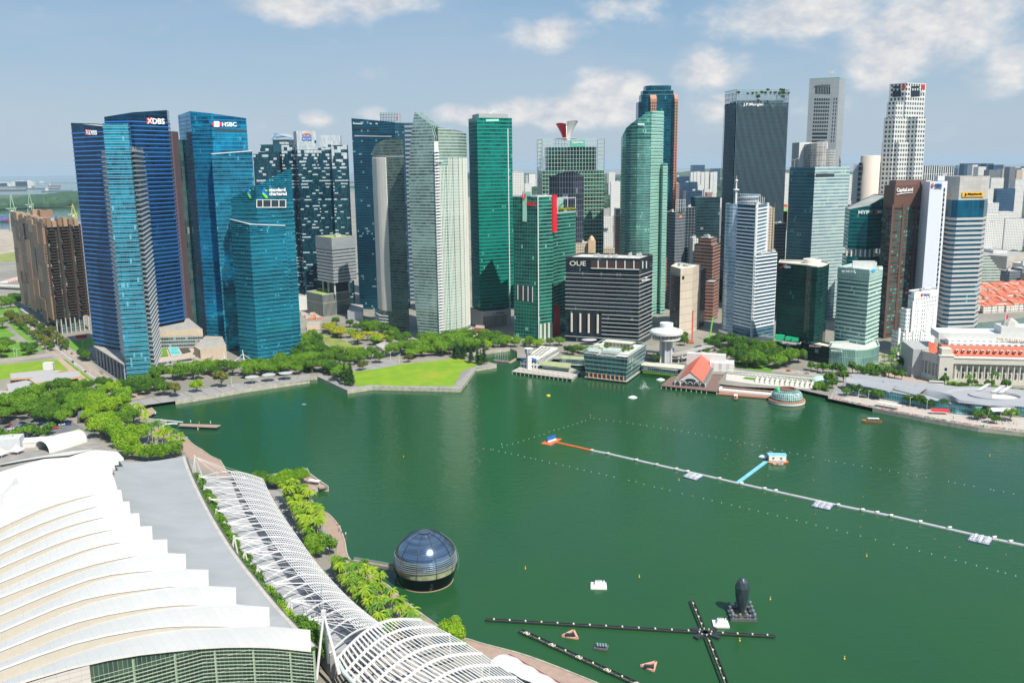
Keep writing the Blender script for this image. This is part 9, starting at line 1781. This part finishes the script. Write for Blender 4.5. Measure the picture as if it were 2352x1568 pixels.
for i,(x,y) in enumerate(((1915,885),(2043,868),(2172,855))):
    p=G('E',x,y); T=root('round_shelter','white round mushroom canopy on the promenade, %s of three'%('left','middle','right')[i],'shelter',(p.x,p.y,3),'round canopies on the promenade'); mk('canopy',MB().lathe(p,[(1,4.6),(6.0,6),(6.2,6.2),(0,6.1)],20),trimg,T); mk('post',MB().tube(p,p+Vector((0,0,4.8)),.35),trim,T)
for i,(x,y,y0) in enumerate(((1149,902,800),(1238,905,803),(1328,907,806),(1418,908,808),(1435,888,790),(1453,866,768),(1470,845,748))):
    p=G('F',x,y); h=Z('F',x,y0,p)-3; tag(mk('flagpole',MB().tube((0,0,0),(0,0,h),.32,.18,6).tube((0,0,0),(0,0,.5),.6),trim,loc=p),'tall white bare flagpole standing on the event lawn','flagpole','flagpoles on the event lawn')
for x,y,y1,l_ in((1712,748,652,'left'),(1853,715,630,'right')):
    p=G('E',x,y); h=Z('E',x,y1,p); T=root('cable_mast','%s of two white A shaped cable masts by the sloping blue tower'%l_,'mast',(p.x,p.y,3)); mk('mast',MB().tube(p,Vector((p.x-1,p.y,h)),.7,.3).tube(p+Vector((-9,-4,0)),Vector((p.x-1,p.y,h*.7)),.25).tube(p+Vector((13,-5,0)),Vector((p.x-1,p.y,h*.7)),.25),trim,T)
lampm=mat('lamp_white',(.7,.7,.7),.5)
for v,x,y in [('E',x,y) for x,y in((240,440),(300,478),(355,665),(440,600),(628,620),(742,915),(130,690),(110,680),(455,985),(880,1390),(1480,860),(1760,905))]+[('F',x,y) for x,y in((783,590),(1007,730),(1355,560),(940,710))]+[('I',x,y) for x,y in((1090,1165),(1165,1175),(1480,1225),(1608,1245),(2075,1320),(2165,1340),(2255,1350),(1465,985),(1160,960),(48,850))]:
    p=G(v,x,y); T=root('street_lamp','slim grey street lamp on a tall pole','street lamp',(p.x,p.y,3),'slim street lamps'); mk('pole',MB().tube(p,p+Vector((0,0,9)),.16,.1,5),lampm,T); mk('lamp_head',MB().beam(p+Vector((0,0,9)),p+Vector((1.8,0,9.2)),.3,.2),lampm,T)
for v,x,y,h,c_,l_ in(('H',1508,580,36,('rig_red',(.55,.12,.06)),'red piling rig in the works yard behind the mushroom tower'),('H',1640,560,26,('rig_green',(.15,.5,.08)),'green crane arm leaning beside the works yard'),('F',365,395,9,('rig_orange',(.75,.25,.05)),'orange digger on the building site by the podium')):
    p=G(v,x,y); T=root('site_crane',l_,'crane',(p.x,p.y,3)); mk('arm',MB().beam(p+Vector((0,0,1)),p+Vector((3 if 'green' in l_ else 0,0,h)),1.3),mat(*c_,.5),T); mk('cab',MB().box(p+Vector((-2,0,1.8)),(6,4,3.4)),mat(*c_,.5),T); mk('track',MB().box(p+Vector((-2,0,.4)),(7,5,.8)),mdark,T)
for i in range(14): p=G('F',270+i*11,360+(i*7)%45); T=root('site_hut',('red','white','pale')[i%3]+' site hut or stack on the building site by the planted podium','site hut',(p.x,p.y,3),('red','white','pale')[i%3]+' site huts'); mk('box',MB().box(p+Vector((0,0,1.4)),(6,3,2.8),R(20)),[mat('hut_red',(.5,.15,.08),.7),mwall,mconc][i%3],T); mk('lid',MB().box(p+Vector((0,0,2.9)),(6.3,3.3,.2),R(20)),mconc,T)
def smallb(lab,v,pix,z,m_,**k): q=[B2(v,x,y) for x,y in pix]; T=root('low_building',lab,'building',ctr(q)); block(T,q,3,z,m_,**k); return T
smallb('low tan stone kiosk at the top of the dry lawn','F',[(305,480),(405,475),(420,450),(315,455)],9,sand); smallb('low stone and glass pavilion between the lawns','F',[(826,620),(880,650),(960,610),(900,590)],7,sand); smallb('white cylinder roofed shed behind the sloping blue tower','F',[(235,330),(310,325),(310,280),(240,290)],22,mwall)
smallb('grey station pavilion with slatted roof in front of the dark blue apartments','F',[(615,400),(735,410),(735,350),(640,340)],14,trimg); smallb('dark roofed pavilion hidden among the bright trees','E',[(590,1190),(700,1160),(690,1110),(600,1120)],8,mat('dark_wall',(.1,.1,.12),.7),roofm=mat('slate_roof',(.12,.13,.15),.7)); smallb('low red railing hall at the foot of the pointed tower','F',[(1580,500),(1655,505),(1655,480),(1590,475)],9,mat('hall_red',(.35,.08,.05),.6))
for k in range(22):   # trees and shrubs on the crown of the fin tower and green roofs
    n_,r_2,zc__,zt__,T__=SPR; s=rnd.random(); p=n_.lerp(r_2,s); plant('smalld',(p.x,p.y+.5),'small green tree on the open crown of the fin tower','trees on the fin tower crown',.85,z=zc__+rnd.choice([-1,4,9,13]))
for k in range(10): p=NTR[0].lerp(NTR[1],rnd.random()); plant('yellow',(p.x-1,p.y+4),'yellow green tree on the roof of the lower green tower','roof trees of the lower green tower',.5,z=NTR[2]-.8)
def figure(col):
    me=bpy.data.meshes.new('person'); J=[(0,0,.95),(0,0,1.2),(0,0,1.42),(0,0,1.5),(0,.02,1.66),(.1,0,.9),(.12,.06,.5),(.12,0,.06),(-.1,0,.9),(-.12,-.08,.5),(-.12,-.12,.06),(.2,0,1.4),(.27,.02,1.15),(.27,.12,.92),(-.2,0,1.4),(-.27,0,1.15),(-.27,-.1,.92)]
    me.from_pydata(J,[(0,1),(1,2),(2,3),(3,4),(0,5),(5,6),(6,7),(0,8),(8,9),(9,10),(2,11),(11,12),(12,13),(2,14),(14,15),(15,16)],[]); o=bpy.data.objects.new('tmp',me); COL.objects.link(o); o.modifiers.new('s','SKIN'); rr=[.14,.13,.15,.06,.1,.09,.07,.05,.09,.07,.05,.06,.045,.035,.06,.045,.035]
    for v,r_ in zip(me.skin_vertices[0].data,rr): v.radius=(r_,r_)
    me.skin_vertices[0].data[0].use_root=True; d=bpy.data.meshes.new_from_object(o.evaluated_get(bpy.context.evaluated_depsgraph_get())); d.materials.clear(); d.materials.append(col); bpy.data.objects.remove(o); return d
FG=[(figure(mat('cloth_white',(.7,.7,.7),.8)),'white'),(figure(mat('cloth_navy',(.05,.06,.15),.8)),'dark blue'),(figure(mat('cloth_red',(.5,.06,.05),.8)),'red')]
pp_=scatter(g('I',1800,1275,2300,1330,2320,1365,1800,1310),24,2.5,3)+scatter(g('I',900,1150,990,1050,960,1040,930,1120),6,2.5,4)+scatter(g('E',1500,940,2300,860,2300,850,1500,925),12,3,5)+scatter(g('F',660,930,1500,930,1560,860,1500,915),8,3,6)+scatter(g('K',600,600,700,700,650,700,600,640),6,3,7)
for i,p in enumerate(pp_): d,c_=FG[i%3]; o=bpy.data.objects.new('person',d); link(o); o.location=(p[0],p[1],ZL+.05); o.rotation_euler.z=rnd.uniform(0,6); tag(o,'person in %s clothes walking on the paving by the bay'%c_,'person','walkers in %s clothes'%c_)
# ---------------- haze ----------------
hz=MB().box((0,14000,157),(44000,31000,324))
hm=bpy.data.materials.new('haze_air'); hm.use_nodes=True; hn=NT(hm.node_tree)
for n in list(hn.n):
    if n.type=='BSDF_PRINCIPLED': hn.n.remove(n)
vol=hn.node('ShaderNodeVolumePrincipled'); vol.inputs['Color'].default_value=(.58,.80,1.0,1); vol.inputs['Density'].default_value=2.6e-5; vol.inputs['Anisotropy'].default_value=.0
hn.l.new(vol.outputs[0],[n for n in hn.n if n.type=='OUTPUT_MATERIAL'][0].inputs['Volume'])
tag(mk('haze',hz,hm),'pale blue haze over the distant city and sea','haze',kind='stuff')
